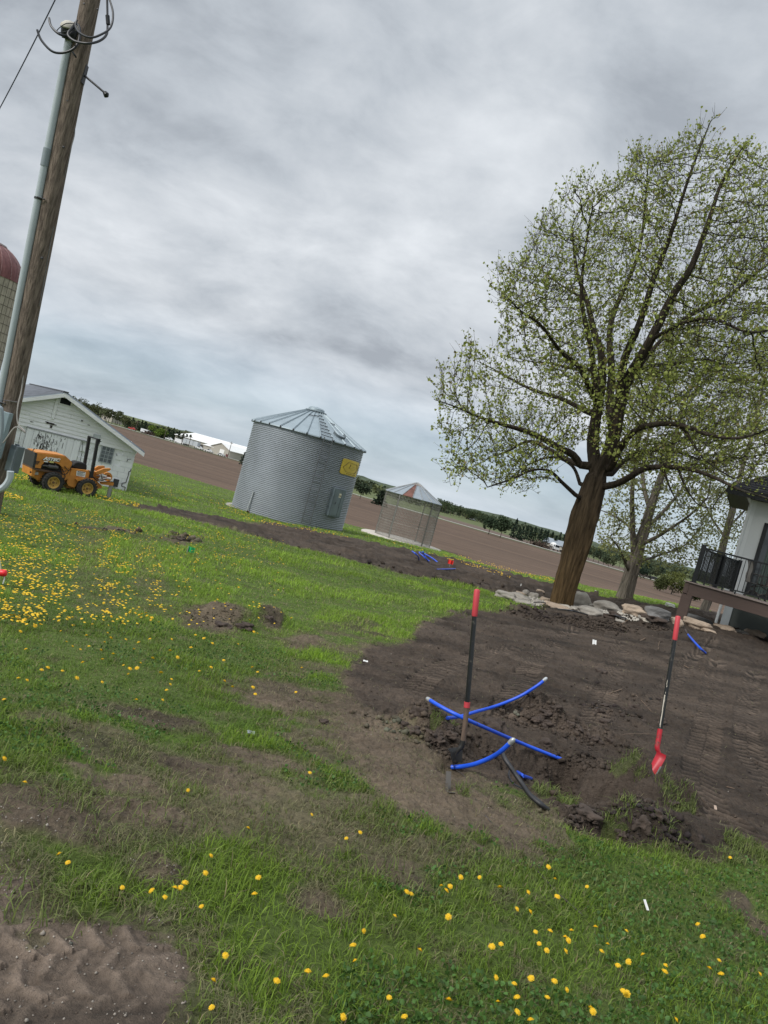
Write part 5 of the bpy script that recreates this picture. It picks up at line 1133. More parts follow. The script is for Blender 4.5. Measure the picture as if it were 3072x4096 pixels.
# ------------------------------------------------------------------ trees with real branching
bark_m = mat('linden_bark', (.085, .062, .042), .9, var=.35, vscale=5, stretch=(5, 5, .7), bump=.05, bscale=4, spec=.15, attr=None)
def bark_attr(name, b=.05):
    return mat(name, (1, 1, 1), .9, var=.55, vscale=3.2, stretch=(5, 5, .55), bump=b * 2.5, bscale=3.4, spec=.15, attr='Col')
def colonize(seeds, attr, step, di, dk, iters, trop=(0, 0, .15), maxn=14000, r_=None):
    pos = [np.array(s[0][0], float) for s in seeds[:1]]; par = [-1]; rad0 = [seeds[0][1][0]]
    def nearest(p): a = np.array(pos); return int(np.argmin(((a - p) ** 2).sum(1)))
    for pl, rr in seeds:
        cur = nearest(np.array(pl[0])) if len(pos) > 1 else 0; pl = smooth_path(pl, 5); L_ = [0]
        for a, b in zip(pl[:-1], pl[1:]): L_.append(L_[-1] + np.linalg.norm(b - a))
        n = max(2, int(L_[-1] / step)); ar = np.array(pl)
        for i in range(1, n + 1):
            t = L_[-1] * i / n; q = np.array([np.interp(t, L_, ar[:, k]) for k in range(3)]); pos.append(q); par.append(cur); cur = len(pos) - 1; rad0.append(rr[0] + (rr[1] - rr[0]) * i / n)
    pos = np.array(pos); A = np.array(attr, float); act = np.ones(len(A), bool)
    best = np.full(len(A), 1e9); bi = np.zeros(len(A), int)
    def upd(p, idx0):
        for i0 in range(0, len(p), 400):
            d = ((A[:, None, :] - p[None, i0:i0 + 400]) ** 2).sum(-1); k = d.argmin(1); dm = d[np.arange(len(A)), k]; u = dm < best; best[u] = dm[u]; bi[u] = idx0 + i0 + k[u]
    upd(pos, 0); T = np.array(trop); rad0 = list(rad0)
    for it in range(iters):
        m = act & (best < di * di)
        if not m.any() or len(pos) > maxn: break
        v = A[m] - pos[bi[m]]; v /= np.linalg.norm(v, axis=1, keepdims=True) + 1e-9; acc = np.zeros((len(pos), 3)); np.add.at(acc, bi[m], v)
        ids = np.unique(bi[m]); dv = acc[ids]; dv /= np.linalg.norm(dv, axis=1, keepdims=True) + 1e-9; dv = dv + T + r_.normal(0, .13, dv.shape); dv /= np.linalg.norm(dv, axis=1, keepdims=True)
        new = pos[ids] + dv * step
        k0 = len(pos); pos = np.concatenate([pos, new]); par += list(ids); rad0 += [0] * len(ids); upd(new, k0); act &= best > dk * dk
    return pos, np.array(par), np.array(rad0)
def tree_mesh(pos, par, rad0, tip, ex, colfn, name):
    n = len(pos); kids = [[] for _ in range(n)]
    for i, p in enumerate(par):
        if p >= 0: kids[p].append(i)
    s = np.zeros(n); 
    for i in range(n - 1, -1, -1):
        if not kids[i]: s[i] = tip ** ex
        if par[i] >= 0: s[par[i]] += s[i]
    r = np.maximum(s ** (1 / ex), tip); r = np.where(rad0 > 0, np.where(rad0 > .05, rad0, np.maximum(r, rad0)), r)
    V = []; F4 = []; C = []; base = 0; zb_ = pos[0][2]; stack = [(0, None)]; chains = []
    while stack:
        i, fr = stack.pop(); ch = ([fr] if fr is not None else []) + [i]
        while kids[i]:
            ks = sorted(kids[i], key=lambda k: -r[k]); 
            for k in ks[1:]: stack.append((k, i))
            i = ks[0]; ch.append(i)
        chains.append((ch, fr is not None))
    for ch, br in chains:
        if len(ch) < 2: continue
        p = pos[ch]; rr = r[ch].copy()
        if br: rr[0] = min(rr[0], rr[1] * 1.15)
        R = rr[:2].max()
        if R > .2:                       # the big wood gets furrowed bark as geometry
            sg = np.concatenate([[0], np.cumsum(np.linalg.norm(np.diff(p, axis=0), axis=1))]); cut = np.searchsorted(-rr, -.05); cut = max(2, min(len(p) - 1, cut)); tt = np.concatenate([np.arange(0, sg[cut], .05), sg[cut:]]); p = np.stack([np.interp(tt, sg, p[:, i]) for i in range(3)], -1); rr = np.interp(tt, sg, rr); rr = rr * (1 + .16 * np.exp(-np.maximum(0, p[:, 2] - zb_) / .22))
        k = 84 if R > .2 else 10 if R > .08 else 6 if R > .03 else 4 if R > .014 else 3
        t = np.gradient(p, axis=0); t /= np.linalg.norm(t, axis=1, keepdims=True) + 1e-9
        up = np.cross(t[0], [0.3, 1, 0.1]); up /= np.linalg.norm(up) + 1e-9; ring = []
        th = np.arange(k) * 2 * math.pi / k
        for j in range(len(p)):
            up = up - t[j] * (up @ t[j]); up /= np.linalg.norm(up) + 1e-9; w = np.cross(t[j], up)
            if k == 84: tq = np.abs(th - math.pi) * 6.5; zq = p[j, 2]; bk = (np.abs(vn(tq + .8 * math.sin(zq * 1.7), np.full(k, zq * 2.2), 3) - .5) * 2 * .6 + np.abs(vn(tq * 2.3, np.full(k, zq * 5.0), 6) - .5) * 2 * .4); bk = 1 + (bk - .35) * min(.12, .022 / rr[j] + .02)
            else: bk = 1
            fl = bk + (.10 * np.sin(th * 5 + p[j, 2] * .7) * (rr[j] > .2)) + (.05 * np.sin(th * 9 + p[j, 2] * 2.1) * (rr[j] > .15))
            ring.append(p[j] + rr[j] * fl[:, None] * (np.cos(th)[:, None] * up + np.sin(th)[:, None] * w))
        m = len(p); V.append(np.concatenate(ring)); a = np.arange(m - 1)[:, None] * k; b = np.arange(k)[None]; b2 = (b + 1) % k
        F4.append((np.stack([a + b, a + b2, a + k + b2, a + k + b], -1).reshape(-1, 4)) + base); base += m * k; C.append(np.repeat(colfn(p, rr), k, 0))
    V = np.concatenate(V); return np_mesh(name, V, [np.concatenate(F4)], True, np.concatenate(C)), r
cA = lambda x, y: (1650 + x / 1.1667, 350 + y / 1.1667)
cB = lambda x, y: (1650 + x / 1.1667, 1400 + y / 1.1667)
leafm = mat('young_leaf', (1, 1, 1), .5, var=.15, vscale=2, spec=.35, attr='Col', trans=.38)
LEAFP = .66
def build_linden():
    r_ = np.random.default_rng(21); Y0 = 20.0; base = P(2243, 2432, Y0); base[2] = H0(base[0], base[1]) - .12
    root = empty('linden_tree', base, 0, 'large spreading tree with fresh yellow green leaves and an orange brown trunk', 'tree')
    def PB(x, y, o): return P(*cB(x, y), Y0 + o)
    def PA(x, y, o): return P(*cA(x, y), Y0 + o)
    tr = [base, PB(712, 1110, 0), PB(745, 1000, 0), PB(778, 880, 0), PB(808, 770, 0), PB(835, 680, 0), PB(858, 600, 0)]
    seeds = [(tr[:3], (.275, .31)), (tr[2:4], (.31, .37)), (tr[3:5], (.37, .385)), (tr[4:], (.385, .28))]
    def lim(pts, r0, r1): seeds.append((pts, (r0 * .88, r1 * .42)))
    f = tr[-1]
    lim([tr[-1], PB(850, 520, .1), PB(842, 420, .3), PB(862, 280, .5), PB(885, 130, .7), PB(878, 0, .9), PA(850, 1150, 1.0), PA(815, 1000, 1.2), PA(765, 850, 1.3), PA(745, 650, 1.4)], .21, .05)
    lim([PB(862, 280, .5), PB(845, 100, .2), PA(830, 1200, -.2), PA(790, 1000, -.5), PA(800, 800, -.8), PA(840, 560, -1)], .12, .03)
    lim([tr[-1], PB(905, 510, -.1), PB(940, 400, -.2), PB(962, 280, -.3), PB(1000, 150, -.5), PB(1050, 60, -.7), PA(1110, 1180, -.9), PA(1220, 960, -1.2), PA(1300, 840, -1.4), PA(1390, 600, -1.6), PA(1440, 450, -1.7), PA(1540, 280, -1.8)], .23, .04)
    lim([PB(940, 400, -.2), PB(920, 250, .3), PB(930, 100, .9), PA(920, 1180, 1.5), PA(940, 1050, 1.8), PA(1050, 790, 2.2), PA(1085, 560, 2.4), PA(1100, 330, 2.5)], .15, .03)
    lim([PB(962, 280, -.3), PB(985, 60, -.8), PA(1060, 1100, -1.4), PA(1130, 880, -1.8), PA(1200, 700, -2.1), PA(1290, 420, -2.4), PA(1390, 160, -2.6)], .14, .03)
    lim([PB(775, 690, -.05), PB(700, 620, -.5), PB(640, 565, -1), PB(560, 560, -1.5), PB(470, 600, -1.9), PB(350, 640, -2.2)], .07, .015)
    lim([PB(800, 560, .1), PB(750, 490, .0), PB(690, 460, -.2), PB(560, 390, -.5), PB(430, 350, -.8), PB(330, 320, -1.1), PB(200, 265, -1.4), PB(100, 230, -1.6)], .13, .02)
    lim([PB(790, 540, .2), PB(720, 510, .8), PB(620, 455, 1.5), PB(540, 425, 2), PB(450, 470, 2.4), PB(360, 505, 2.8), PB(250, 560, 3)], .10, .015)
    lim([PB(785, 640, .2), PB(745, 540, 1.0), PB(640, 500, 1.8), PB(500, 560, 2.6), PB(420, 640, 3.2)], .07, .015)
    lim([PB(845, 300, .4), PB(780, 270, .9), PB(700, 230, 1.4), PB(560, 185, 2.0), PB(450, 130, 2.5), PB(380, 90, 2.8), PB(300, 50, 3)], .10, .02)
    lim([PB(850, 230, .4), PB(800, 120, -.4), PB(760, 60, -.8), PA(690, 1230, -1.4), PA(600, 1110, -2), PA(500, 1040, -2.4), PA(430, 960, -2.7)], .11, .02)
    lim([PB(865, 90, .6), PB(760, 90, 1.5), PB(640, 60, 2.2), PA(560, 1280, 3), PA(430, 1250, 3.5)], .06, .015)
    lim([PA(815, 1000, 1.2), PA(740, 950, 2), PA(660, 900, 2.7), PA(560, 820, 3.3)], .05, .015)
    lim([PB(915, 570, -.2), PB(980, 440, -1), PB(1050, 370, -1.7), PB(1150, 345, -2.4), PB(1250, 350, -3), PB(1400, 400, -3.6), PB(1530, 410, -4), PB(1659, 370, -4.3), PB(1780, 330, -4.5)], .13, .03)
    lim([PB(880, 640, -.1), PB(950, 625, -.6), PB(1010, 595, -1.2), PB(1080, 555, -1.7), PB(1170, 545, -2.3), PB(1290, 555, -3), PB(1420, 600, -3.6), PB(1520, 650, -4), PB(1650, 690, -4.3), PB(1760, 740, -4.6)], .12, .03)
    lim([PB(920, 590, .2), PB(1010, 500, 1.2), PB(1110, 470, 2.2), PB(1250, 480, 3.2), PB(1400, 540, 4)], .09, .02)
    lim([PB(1260, 350, -3), PB(1330, 470, -3.2), PB(1400, 540, -3.4), PB(1500, 600, -3.6)], .05, .012)
    lim([PB(1170, 550, -2.3), PB(1200, 640, -2.4), PB(1245, 730, -2.4)], .045, .012)
    lim([PB(1240, 556, -2.7), PB(1275, 640, -2.8), PB(1330, 720, -2.9), PB(1400, 740, -3)], .04, .012)
    lim([PA(1030, 1342, -.6), PA(1150, 1190, .6), PA(1300, 1060, 1.6), PA(1450, 990, 2.4), PA(1600, 870, 3), PA(1740, 760, 3.4)], .08, .02)
    lim([PA(1110, 1180, -.9), PA(1260, 1100, -2), PA(1400, 1080, -3), PA(1560, 1140, -3.6), PA(1700, 1130, -4)], .07, .02)
    lim([PB(1000, 150, -.5), PB(1080, 80, 1), PA(1220, 1290, 2.4), PA(1360, 1270, 3.2), PA(1500, 1310, 4)], .08, .02)
    poly = [(920, 880), (918, 845), (935, 795), (1000, 738), (1048, 712), (1068, 680), (1046, 645), (1052, 600), (1085, 570), (1138, 545), (1138, 500), (1180, 432), (1235, 385), (1300, 375), (1345, 345), (1388, 310), (1425, 335), (1455, 310), (1500, 280), (1552, 226), (1585, 300), (1640, 335), (1700, 380), (1780, 480), (1830, 640), (1860, 800), (1850, 940), (1780, 1020), (1680, 1055), (1620, 1075), (1560, 1040), (1480, 1052), (1400, 1040), (1350, 1045), (1318, 1030), (1280, 985), (1230, 985), (1180, 1105), (1130, 1085), (1090, 1078), (1040, 1050), (990, 1056), (955, 1075), (935, 1020), (960, 985), (922, 930)]
    poly = [((1400 + (a - 1400) * .985) * S, (680 + (b - 680) * .985) * S) for a, b in poly]; X0, X1 = 1690, 3470; At = []
    while len(At) < 12500:
        x = r_.uniform(X0, X1, 4000); y = r_.uniform(410, 2060, 4000); k = pip(x, y, poly); x, y = x[k], y[k]
        # half depth shrinks near the outline and near the top
        cxp = 2420 + (2130 - y) * .22; e = np.clip(1 - ((x - cxp) / np.where(x < cxp, 760, 1000)) ** 2, .03, 1) * np.clip((y - 330) / 700, .12, 1) ** .6 * np.clip((2300 - y) / 500, .3, 1)
        hd = 4.3 * np.sqrt(e); d = r_.uniform(-1, 1, len(x)) * hd
        # keep the heart of the tree a little emptier and leave holes
        for xi, yi, di_ in zip(x, y, d):
            if not pip(np.array([xi + 95 * (vn(np.array([xi / 120]), np.array([yi / 120 + di_ * .3]), 19)[0] - .5)]), np.array([yi + 110 * (vn(np.array([xi / 75]), np.array([yi / 120 + di_ * .3]), 29)[0] - .45)]), poly)[0]: continue
            hole = vn(np.array([xi / 130]), np.array([yi / 130 + di_ * .45]), 9)[0]
            if hole < .31: continue
            At.append(P(xi, yi, Y0 + di_))
    pos, par, rad0 = colonize(seeds, At, .17, 2.6, .27, 120, (0, 0, .24), 28000, r_)
    def colfn(p, rr):
        low = np.clip(1 - (p[:, 2] - base[2]) / 4.5, 0, 1)[:, None] * (rr > .15)[:, None]
        tw = (rr < .03)[:, None]
        c = np.array([.055, .044, .034]) * (1 - low) + np.array([.115, .074, .034]) * low
        return np.where(tw, np.array([.050, .046, .036]), c)
    me, r = tree_mesh(pos, par, rad0, .0055, 2.35, colfn, 'trunk'); me.transform(Matrix.Translation(Vector(-base)))
    link_mesh('trunk', me, bark_attr('linden_bark_col', .04), root)
    # young shoots with spaced leaves
    thin = np.where(r < .045)[0]; thin = thin[thin > 0]; src = thin; src_n = pos[thin]; ctr = np.array([base[0] + .6, base[1], base[2] + 5.0])
    out = pos[src] - ctr; out /= np.linalg.norm(out, axis=1, keepdims=True); gd = pos[src] - pos[np.maximum(par[src], 0)]; gd /= np.linalg.norm(gd, axis=1, keepdims=True) + 1e-9
    d = out * .45 + gd * .75 + r_.normal(0, .30, out.shape); d[:, 2] += .55; d /= np.linalg.norm(d, axis=1, keepdims=True); ln = r_.uniform(.14, .52, len(src))[:, None]
    p0 = pos[src]; p1 = p0 + d * ln * .5 + r_.normal(0, .02, p0.shape); p2 = p0 + d * ln + r_.normal(0, .035, p0.shape) + np.array([0, 0, .03])
    s1 = np.cross(d, r_.normal(0, 1, d.shape)); s1 /= np.linalg.norm(s1, axis=1, keepdims=True); s2 = np.cross(d, s1); k3 = [s1, -.5 * s1 + .87 * s2, -.5 * s1 - .87 * s2]; rr_ = .0042
    Vt = np.stack([p0 + k * rr_ * 1.3 for k in k3] + [p1 + k * rr_ for k in k3] + [p2 + k * rr_ * .6 for k in k3], 1); b9 = np.arange(len(src))[:, None] * 9
    Ft = np.concatenate([b9 + np.array([[j, (j + 1) % 3, 3 + (j + 1) % 3, 3 + j]]) for j in range(3)] + [b9 + np.array([[3 + j, 3 + (j + 1) % 3, 6 + (j + 1) % 3, 6 + j]]) for j in range(3)])
    tw_ = link_mesh('twigs', np_mesh('twigs', (Vt - base).reshape(-1, 3), [Ft], True, np.tile(np.array([[.062, .052, .036]]), (len(src) * 9, 1))), MATS['linden_bark_col'], root)
    q = []
    for t_, a_, b_ in ((.25, p0, p1), (.8, p0, p1), (.35, p1, p2), (.75, p1, p2), (1.0, p1, p2)):
        kp = r_.random(len(src)) < LEAFP * (.45 + 1.1 * vn(src_n[:, 0] * .9 + src_n[:, 1] * .5, src_n[:, 2] * .9, 12)); q.append((a_ + (b_ - a_) * t_)[kp] + r_.normal(0, .022, (kp.sum(), 3)))
    q = np.concatenate(q)
    sz = r_.uniform(.035, .090, len(q)) * (.75 + .5 * vn(q[:, 0] * 1.3 + q[:, 1], q[:, 2] * 1.3, 8)); t = r_.random(len(q))[:, None]; cl = np.array([.20, .245, .045]) * (1 - t) + np.array([.36, .40, .105]) * t
    br = r_.random(len(q)) < .10; cl[br] = np.array([.20, .17, .06])
    me = leaf_mesh(q - base, sz, cl, 'crown', r_); link_mesh('crown', me, leafm, root); print('linden', len(pos), len(q))
build_linden()
def build_back_tree(base_px, Y0, seeds_px, poly, natt, label, seed, cols, tipleaf, hd0=3.0, step=.24, dens=1.0, name='tree', rb=.30):
    r_ = np.random.default_rng(seed); b = P(*base_px, Y0); b[2] = H0(b[0], b[1]) - .1; root = empty(name, b, 0, label, 'tree'); seeds = []
    for i, (pts, r0, r1) in enumerate(seeds_px):
        pl = [P(x, y, Y0 + o) for x, y, o in pts]
        if i == 0: pl[0] = b
        seeds.append((pl, (r0, r1)))
    At = []; xs = [p[0] for p in poly]; ys = [p[1] for p in poly]
    while len(At) < natt:
        x = r_.uniform(min(xs), max(xs), 2000); y = r_.uniform(min(ys), max(ys), 2000); k = pip(x, y, poly); x, y = x[k], y[k]
        for xi, yi in zip(x, y): At.append(P(xi, yi, Y0 + r_.uniform(-hd0, hd0)))
    At = At[:natt]; pos, par, rad0 = colonize(seeds, At, step, 3.2, step * 1.8, 90, (0, 0, .12), 9000, r_)
    me, r = tree_mesh(pos, par, rad0, .009, 2.3, lambda p, rr: np.where((rr > .05)[:, None], cols[0], cols[1]) * np.ones((len(p), 1)), 'trunk'); me.transform(Matrix.Translation(Vector(-b))); link_mesh('trunk', me, bark_attr('linden_bark_col'), root)
    thin = np.where((r < .035) & (rad0 == 0))[0]; pick = np.repeat(thin, tipleaf); q = pos[pick] + r_.normal(0, .12, (len(pick), 3)); keep = r_.random(len(q)) < dens; q = q[keep]
    t = r_.random(len(q))[:, None]; cl = np.array(cols[2]) * (1 - t) + np.array(cols[3]) * t; me = leaf_mesh(q - b, r_.uniform(.06, .11, len(q)), cl, 'crown', r_); link_mesh('crown', me, leafm, root); print(name, len(pos), len(q))
PALE = np.array([.22, .19, .155]); TW = np.array([.11, .095, .075])
build_back_tree((2500, 2378), 29.0, [([(2500, 2378, 0), (2535, 2260, 0), (2555, 2190, 0), (2575, 2130, 0)], .29, .22), ([(2575, 2130, 0), (2600, 2040, 0), (2640, 1920, .3), (2690, 1780, .5), (2740, 1600, .7)], .20, .05),
    ([(2535, 2230, 0), (2530, 2080, -.4), (2530, 1950, -.8), (2550, 1800, -1), (2590, 1620, -1.2)], .13, .03), ([(2570, 2120, 0), (2640, 2060, 1), (2740, 1940, 1.6), (2800, 1820, 2)], .10, .02),
    ([(2560, 2180, 0), (2520, 2110, 1), (2450, 2060, 1.6), (2400, 2040, 2)], .08, .02), ([(2560, 2180, 0), (2640, 2140, -1), (2760, 2060, -1.6), (2830, 1990, -2)], .09, .02), ([(2545, 2250, 0), (2640, 2220, .6), (2740, 2180, 1), (2800, 2110, 1.2)], .06, .02), ([(2520, 2300, 0), (2480, 2200, -.6), (2440, 2150, -1)], .06, .02), ([(2600, 2040, 0), (2570, 1900, .8), (2600, 1700, 1.4), (2640, 1500, 1.8)], .10, .02)],
    [(2380, 2160), (2420, 1960), (2470, 1800), (2520, 1500), (2640, 1330), (2800, 1300), (2960, 1500), (2950, 1800), (2920, 1960), (2860, 2100), (2820, 2230), (2720, 2300), (2600, 2260), (2480, 2230), (2400, 2220)], 4600,
    'smaller pale barked tree with sparse olive leaves behind the big tree', 31, (PALE * .8, TW, (.19, .20, .065), (.30, .32, .12)), 5, 3.2, name='pale_tree')
build_back_tree((2812, 2440), 33.0, [([(2808, 2440, 0), (2850, 2360, 0), (2888, 2200, 0), (2925, 2060, 0), (2945, 1970, 0)], .20, .14), ([(2945, 1970, 0), (2975, 1850, .3), (3020, 1700, .5), (3060, 1500, .6)], .13, .03), ([(2935, 2010, 0), (3000, 1900, -1), (3060, 1800, -1.5)], .06, .02), ([(2900, 2150, 0), (2840, 2060, 1), (2800, 1960, 1.5)], .06, .02), ([(2905, 2120, 0), (2980, 2040, 1), (3040, 1980, 1.5)], .06, .02)],
    [(2780, 2200), (2800, 1950), (2860, 1750), (2940, 1500), (3060, 1350), (3200, 1450), (3250, 1800), (3150, 2050), (2990, 2180), (2900, 2250), (2820, 2240)], 1700,
    'slender pale trunked tree half hidden behind the deck railing', 37, (PALE, TW, (.19, .20, .065), (.30, .32, .12)), 5, 2.6, name='pale_tree')
# ------------------------------------------------------------------ far side of the field
def hills():
    r_ = np.random.default_rng(5); Y0 = 1900.0; crest = [(-900, 1380), (-200, 1500), (300, 1640), (700, 1716), (770, 1731), (850, 1755), (919, 1775), (973, 1792), (1100, 1830), (1300, 1868), (1400, 1893), (1440, 1905), (1485, 1918), (1581, 1946), (1700, 1990), (1850, 2028), (2048, 2072), (2212, 2120), (2500, 2205), (2800, 2280), (3100, 2360), (3900, 2560)]
    xs = np.linspace(-900, 3900, 260); ys = np.interp(xs, [c[0] for c in crest], [c[1] for c in crest]) + (fbm(xs * .02, xs * 0 + 3, 9, 4) - .5) * 14
    vs = []; 
    for x, y in zip(xs, ys):
        t = P(x, y, Y0); b = P(x, y, Y0 - 500); c = P(x, y, Y0 + 700); vs += [(b[0], b[1], -24), (t[0] * .9 + b[0] * .1, (t[1] + b[1]) / 2, t[2] * .35 - 24 * .65), tuple(t), (c[0], c[1], -40)]
    fs = [(4 * i + k, 4 * i + 4 + k, 4 * i + 5 + k, 4 * i + 1 + k) for i in range(len(xs) - 1) for k in range(3)]
    o = MB().add(vs, fs).build('hills', mat('wooded_hill', (.075, .095, .062), .95, var=.30, vscale=.018, spec=.05), smooth=True); tag(o, kind='structure')
hills()
far_leaf = mat('far_foliage', (1, 1, 1), .8, var=.2, vscale=.4, spec=.1, attr='Col', trans=.2)
far_bark = mat('far_bark', (.09, .075, .06), .9, var=.3)
def crown(kind, h, w, seed, col, n=420, leaf=.55):
    r_ = np.random.default_rng(seed); q = []; c = []
    nb = 9 if kind != 'conifer' else 0
    blobs = [(r_.normal(0, w * .24), r_.normal(0, w * .24), h * r_.uniform(.42, .86), w * r_.uniform(.20, .34)) for _ in range(nb)] + [(0, 0, h * .6, w * .4)]
    for i in range(n):
        if kind == 'conifer':
            t = r_.random() ** 1.3; z = h * (.08 + .92 * t); rr = w * .5 * (1 - t) ** .85 * (.75 + .35 * math.sin(z * 4.0)) * r_.uniform(.5, 1.08) + .1; a = r_.uniform(0, 6.283); q.append((rr * math.cos(a), rr * math.sin(a), z))
        else:
            b = blobs[r_.integers(len(blobs))]; d = r_.normal(0, 1, 3); d /= np.linalg.norm(d); d *= b[3] * r_.uniform(.55, 1.1); q.append((b[0] + d[0], b[1] + d[1], min(h, max(h * .16, b[2] + d[2] * .85))))
    q = np.array(q); cl = np.array(col)[None] * r_.uniform(.55, 1.45, (n, 1)); return leaf_mesh(q, r_.uniform(leaf * .7, leaf * 1.5, n), cl, 'crown', r_, .1)
FT = {}
def far_tree(px, py, hpx, wpx, kind, col, label, seed, Y=None, cat='tree', name=None, group=None, n=420):
    Y = Y or None; b = at(px, py) if Y is None else None
    if Y is not None: b = P(px, py, Y); b[2] = float(G(b[0], b[1])); 
    D = b[1]; h = hpx / FPX * D; w = wpx / FPX * D
    root = empty(name or ('conifer' if kind == 'conifer' else 'broadleaf_tree'), (b[0], b[1], b[2] - .2), 0, label, cat, group)
    me = crown(kind, h, w, seed, col, n * 2 if cat == 'bush' else n, .26 if cat == 'bush' else max(.35, .055 * w + .25)); link_mesh('crown', me, far_leaf, root)
    m = MB(); m.tube([(0, 0, 0), (w * .01, 0, h * .3), (0, 0, h * .75)], (max(.15, h * .022), h * .016, h * .006), 6)
    if kind != 'conifer':
        r_ = random.Random(seed)
        for _ in range(4): a = r_.uniform(0, 6.28); m.tube([(0, 0, h * .3), (w * .2 * math.cos(a), w * .2 * math.sin(a), h * .6)], (h * .010, h * .004), 4)
    m.build('trunk', far_bark, root); return root
DK = (.036, .052, .030); MD = (.095, .112, .055); BR = (.115, .17, .032); PL = (.15, .16, .10); OL = (.095, .105, .05)
c6 = lambda x, y: (250 + x / 2.212, 1550 + y / 2.212)
c4 = lambda x, y: (1400 + x / 2.765, 1800 + y / 2.765)
# wood behind the shed, each tree its own
topx = [-300, 75, 215, 270, 335, 430, 520, 640, 760, 860, 950, 1000, 1060, 1140]; topy = [-20, 70, 118, 125, 165, 195, 228, 262, 292, 312, 318, 325, 335, 352]
botx = [-300, 420, 560, 800, 1000, 1150]; boty = [120, 340, 368, 405, 440, 470]
WL = ('behind the shed roof', 'just right of the shed ridge', 'above the parked vehicles', 'behind the lime green tree', 'next to the warehouse')
r_ = random.Random(12); GW = 'trees of the wood beyond the ploughed field'
for i in range(58):
    X = -200 + 1330 * (i + r_.random() * .9) / 58; Yt = np.interp(X, topx, topy) + r_.uniform(0, 26) ; Yb = np.interp(X, botx, boty) + r_.uniform(-16, 2)
    a = c6(X, Yt); b = c6(X, Yb); kd = 'conifer' if X > 560 and r_.random() < .75 else 'broad'
    col = DK if kd == 'conifer' else [MD, OL, (.055, .07, .035), (.09, .10, .055)][r_.randrange(4)]
    if X < 560: col = [MD, OL, (.06, .07, .038)][r_.randrange(3)]
    far_tree(b[0], b[1], abs(b[1] - a[1]) * 1.0, r_.uniform(26, 40), kd, col, ('dark evergreen' if kd == 'conifer' else 'grey green leafy tree') + ' of the wood beyond the field, ' + WL[0 if X < 200 else 1 if X < 420 else 2 if X < 640 else 3 if X < 860 else 4], 100 + i, Y=road_Y(b[0]) + r_.uniform(12, 60), group=GW + (', evergreens' if kd == 'conifer' else ', leafy ones'), n=340)
p = c6(852, 436); far_tree(p[0], p[1], 44, 50, 'broad', BR, 'bright lime green round tree standing before the dark wood', 301, Y=road_Y(p[0]) + 10, n=700)
p = c6(1095, 440); far_tree(p[0], p[1], 54, 44, 'broad', PL, 'tall pale leafing tree at the right end of the dark wood', 302, Y=road_Y(p[0]) + 60, n=260)
p = c6(1595, 665); far_tree(p[0], p[1], 52, 34, 'conifer', (.045, .06, .045), 'loose blue green pine left of the grain bin', 303, Y=330, n=380)
p = (1441, 1988); far_tree(*p, 76, 58, 'broad', DK, 'dense dark tree between the grain bin and the corn crib', 304, Y=300, n=700)
p = (1520, 2004); far_tree(*p, 60, 70, 'conifer', (.028, .04, .026), 'low dark evergreen just left of the corn crib roof', 305, Y=280, n=600)
p = c4(990, 600); far_tree(p[0], p[1] + 5, 50, 50, 'broad', (.06, .085, .04), 'tallest round tree right of the corn crib roof', 306, Y=560, n=500)
for i in range(16):
    X = 1010 + i * 32; yt = 560 + (X - 1010) * .31 + r_.uniform(-12, 12); yb = 705 + (X - 1010) * .24; a = c4(X, yt); b = c4(X, yb)
    far_tree(b[0], b[1], abs(b[1] - a[1]), r_.uniform(24, 36), 'broad', [(.055, .08, .038), (.07, .09, .045), (.045, .065, .035)][i % 3], 'mid green tree in the row right of the corn crib', 320 + i, Y=r_.uniform(520, 600), group='tree row beyond the far field', n=300)
cb = cB
far_tree(*cb(352, 868), 84, 62, 'broad', (.035, .055, .03), 'large dark pine left of the spruce row, at the roadside', 350, Y=300, n=800)
far_tree(*cb(408, 878), 92, 62, 'broad', (.045, .068, .036), 'large dark pine touching its neighbour at the roadside, the right of the pair', 351, Y=292, n=800)
for i in range(15):
    X = 468 + i * 19 + r_.uniform(-5, 5); b = cb(X, 868 + (X - 460) * .24); h = r_.uniform(56, 78) * (.85 if i % 3 == 1 else 1.05)
    far_tree(b[0], b[1], h, r_.uniform(24, 34), 'conifer', [(.022, .038, .026), (.03, .048, .03)][i % 2], ('dark spruce at the left end of the row behind the white truck' if i < 5 else 'dark spruce in the middle of the row right behind the white truck' if i < 10 else 'dark spruce at the right end of the row, next to the big trunk'), 360 + i, Y=r_.uniform(345, 400), group='spruce row behind the truck', n=420)
for i in range(16):
    X = 800 + i * 24; b = cb(X, 955 + (X - 800) * .26); far_tree(b[0], b[1], r_.uniform(48, 70), r_.uniform(34, 50), 'broad', [(.04, .058, .035), (.06, .08, .045), (.085, .10, .05)][i % 3], 'bushy tree on the far side of the road, right of the big trunk', 380 + i, Y=r_.uniform(300, 360), group='trees beyond the road right of the big trunk', n=320)
for k, (X, Y, h, w, c, lab) in enumerate(((1215, 1112, 92, 105, (.10, .115, .035), 'yellow green bush left of the deck corner, largest of the bushes'), (1165, 1085, 60, 60, (.075, .09, .035), 'round bush beside the largest one left of the deck corner'), (1275, 1120, 60, 70, (.085, .11, .04), 'bush touching the deck corner post in the view'), (1065, 1060, 46, 60, (.03, .048, .032), 'low dark evergreen right of the pale trunk'), (1330, 1110, 55, 70, (.08, .10, .04), 'bush seen through the deck railing'))):
    b = cb(X, Y); far_tree(b[0], b[1], h, w, 'broad', c, lab, 400 + k, Y=170 if k in (0, 1, 2, 4) else 260, cat='bush', name='bush', n=800)
far_tree(150, 1625, 90, 70, 'broad', (.07, .065, .055), 'nearly bare tree whose top shows over the shed roof', 410, Y=90, n=90)
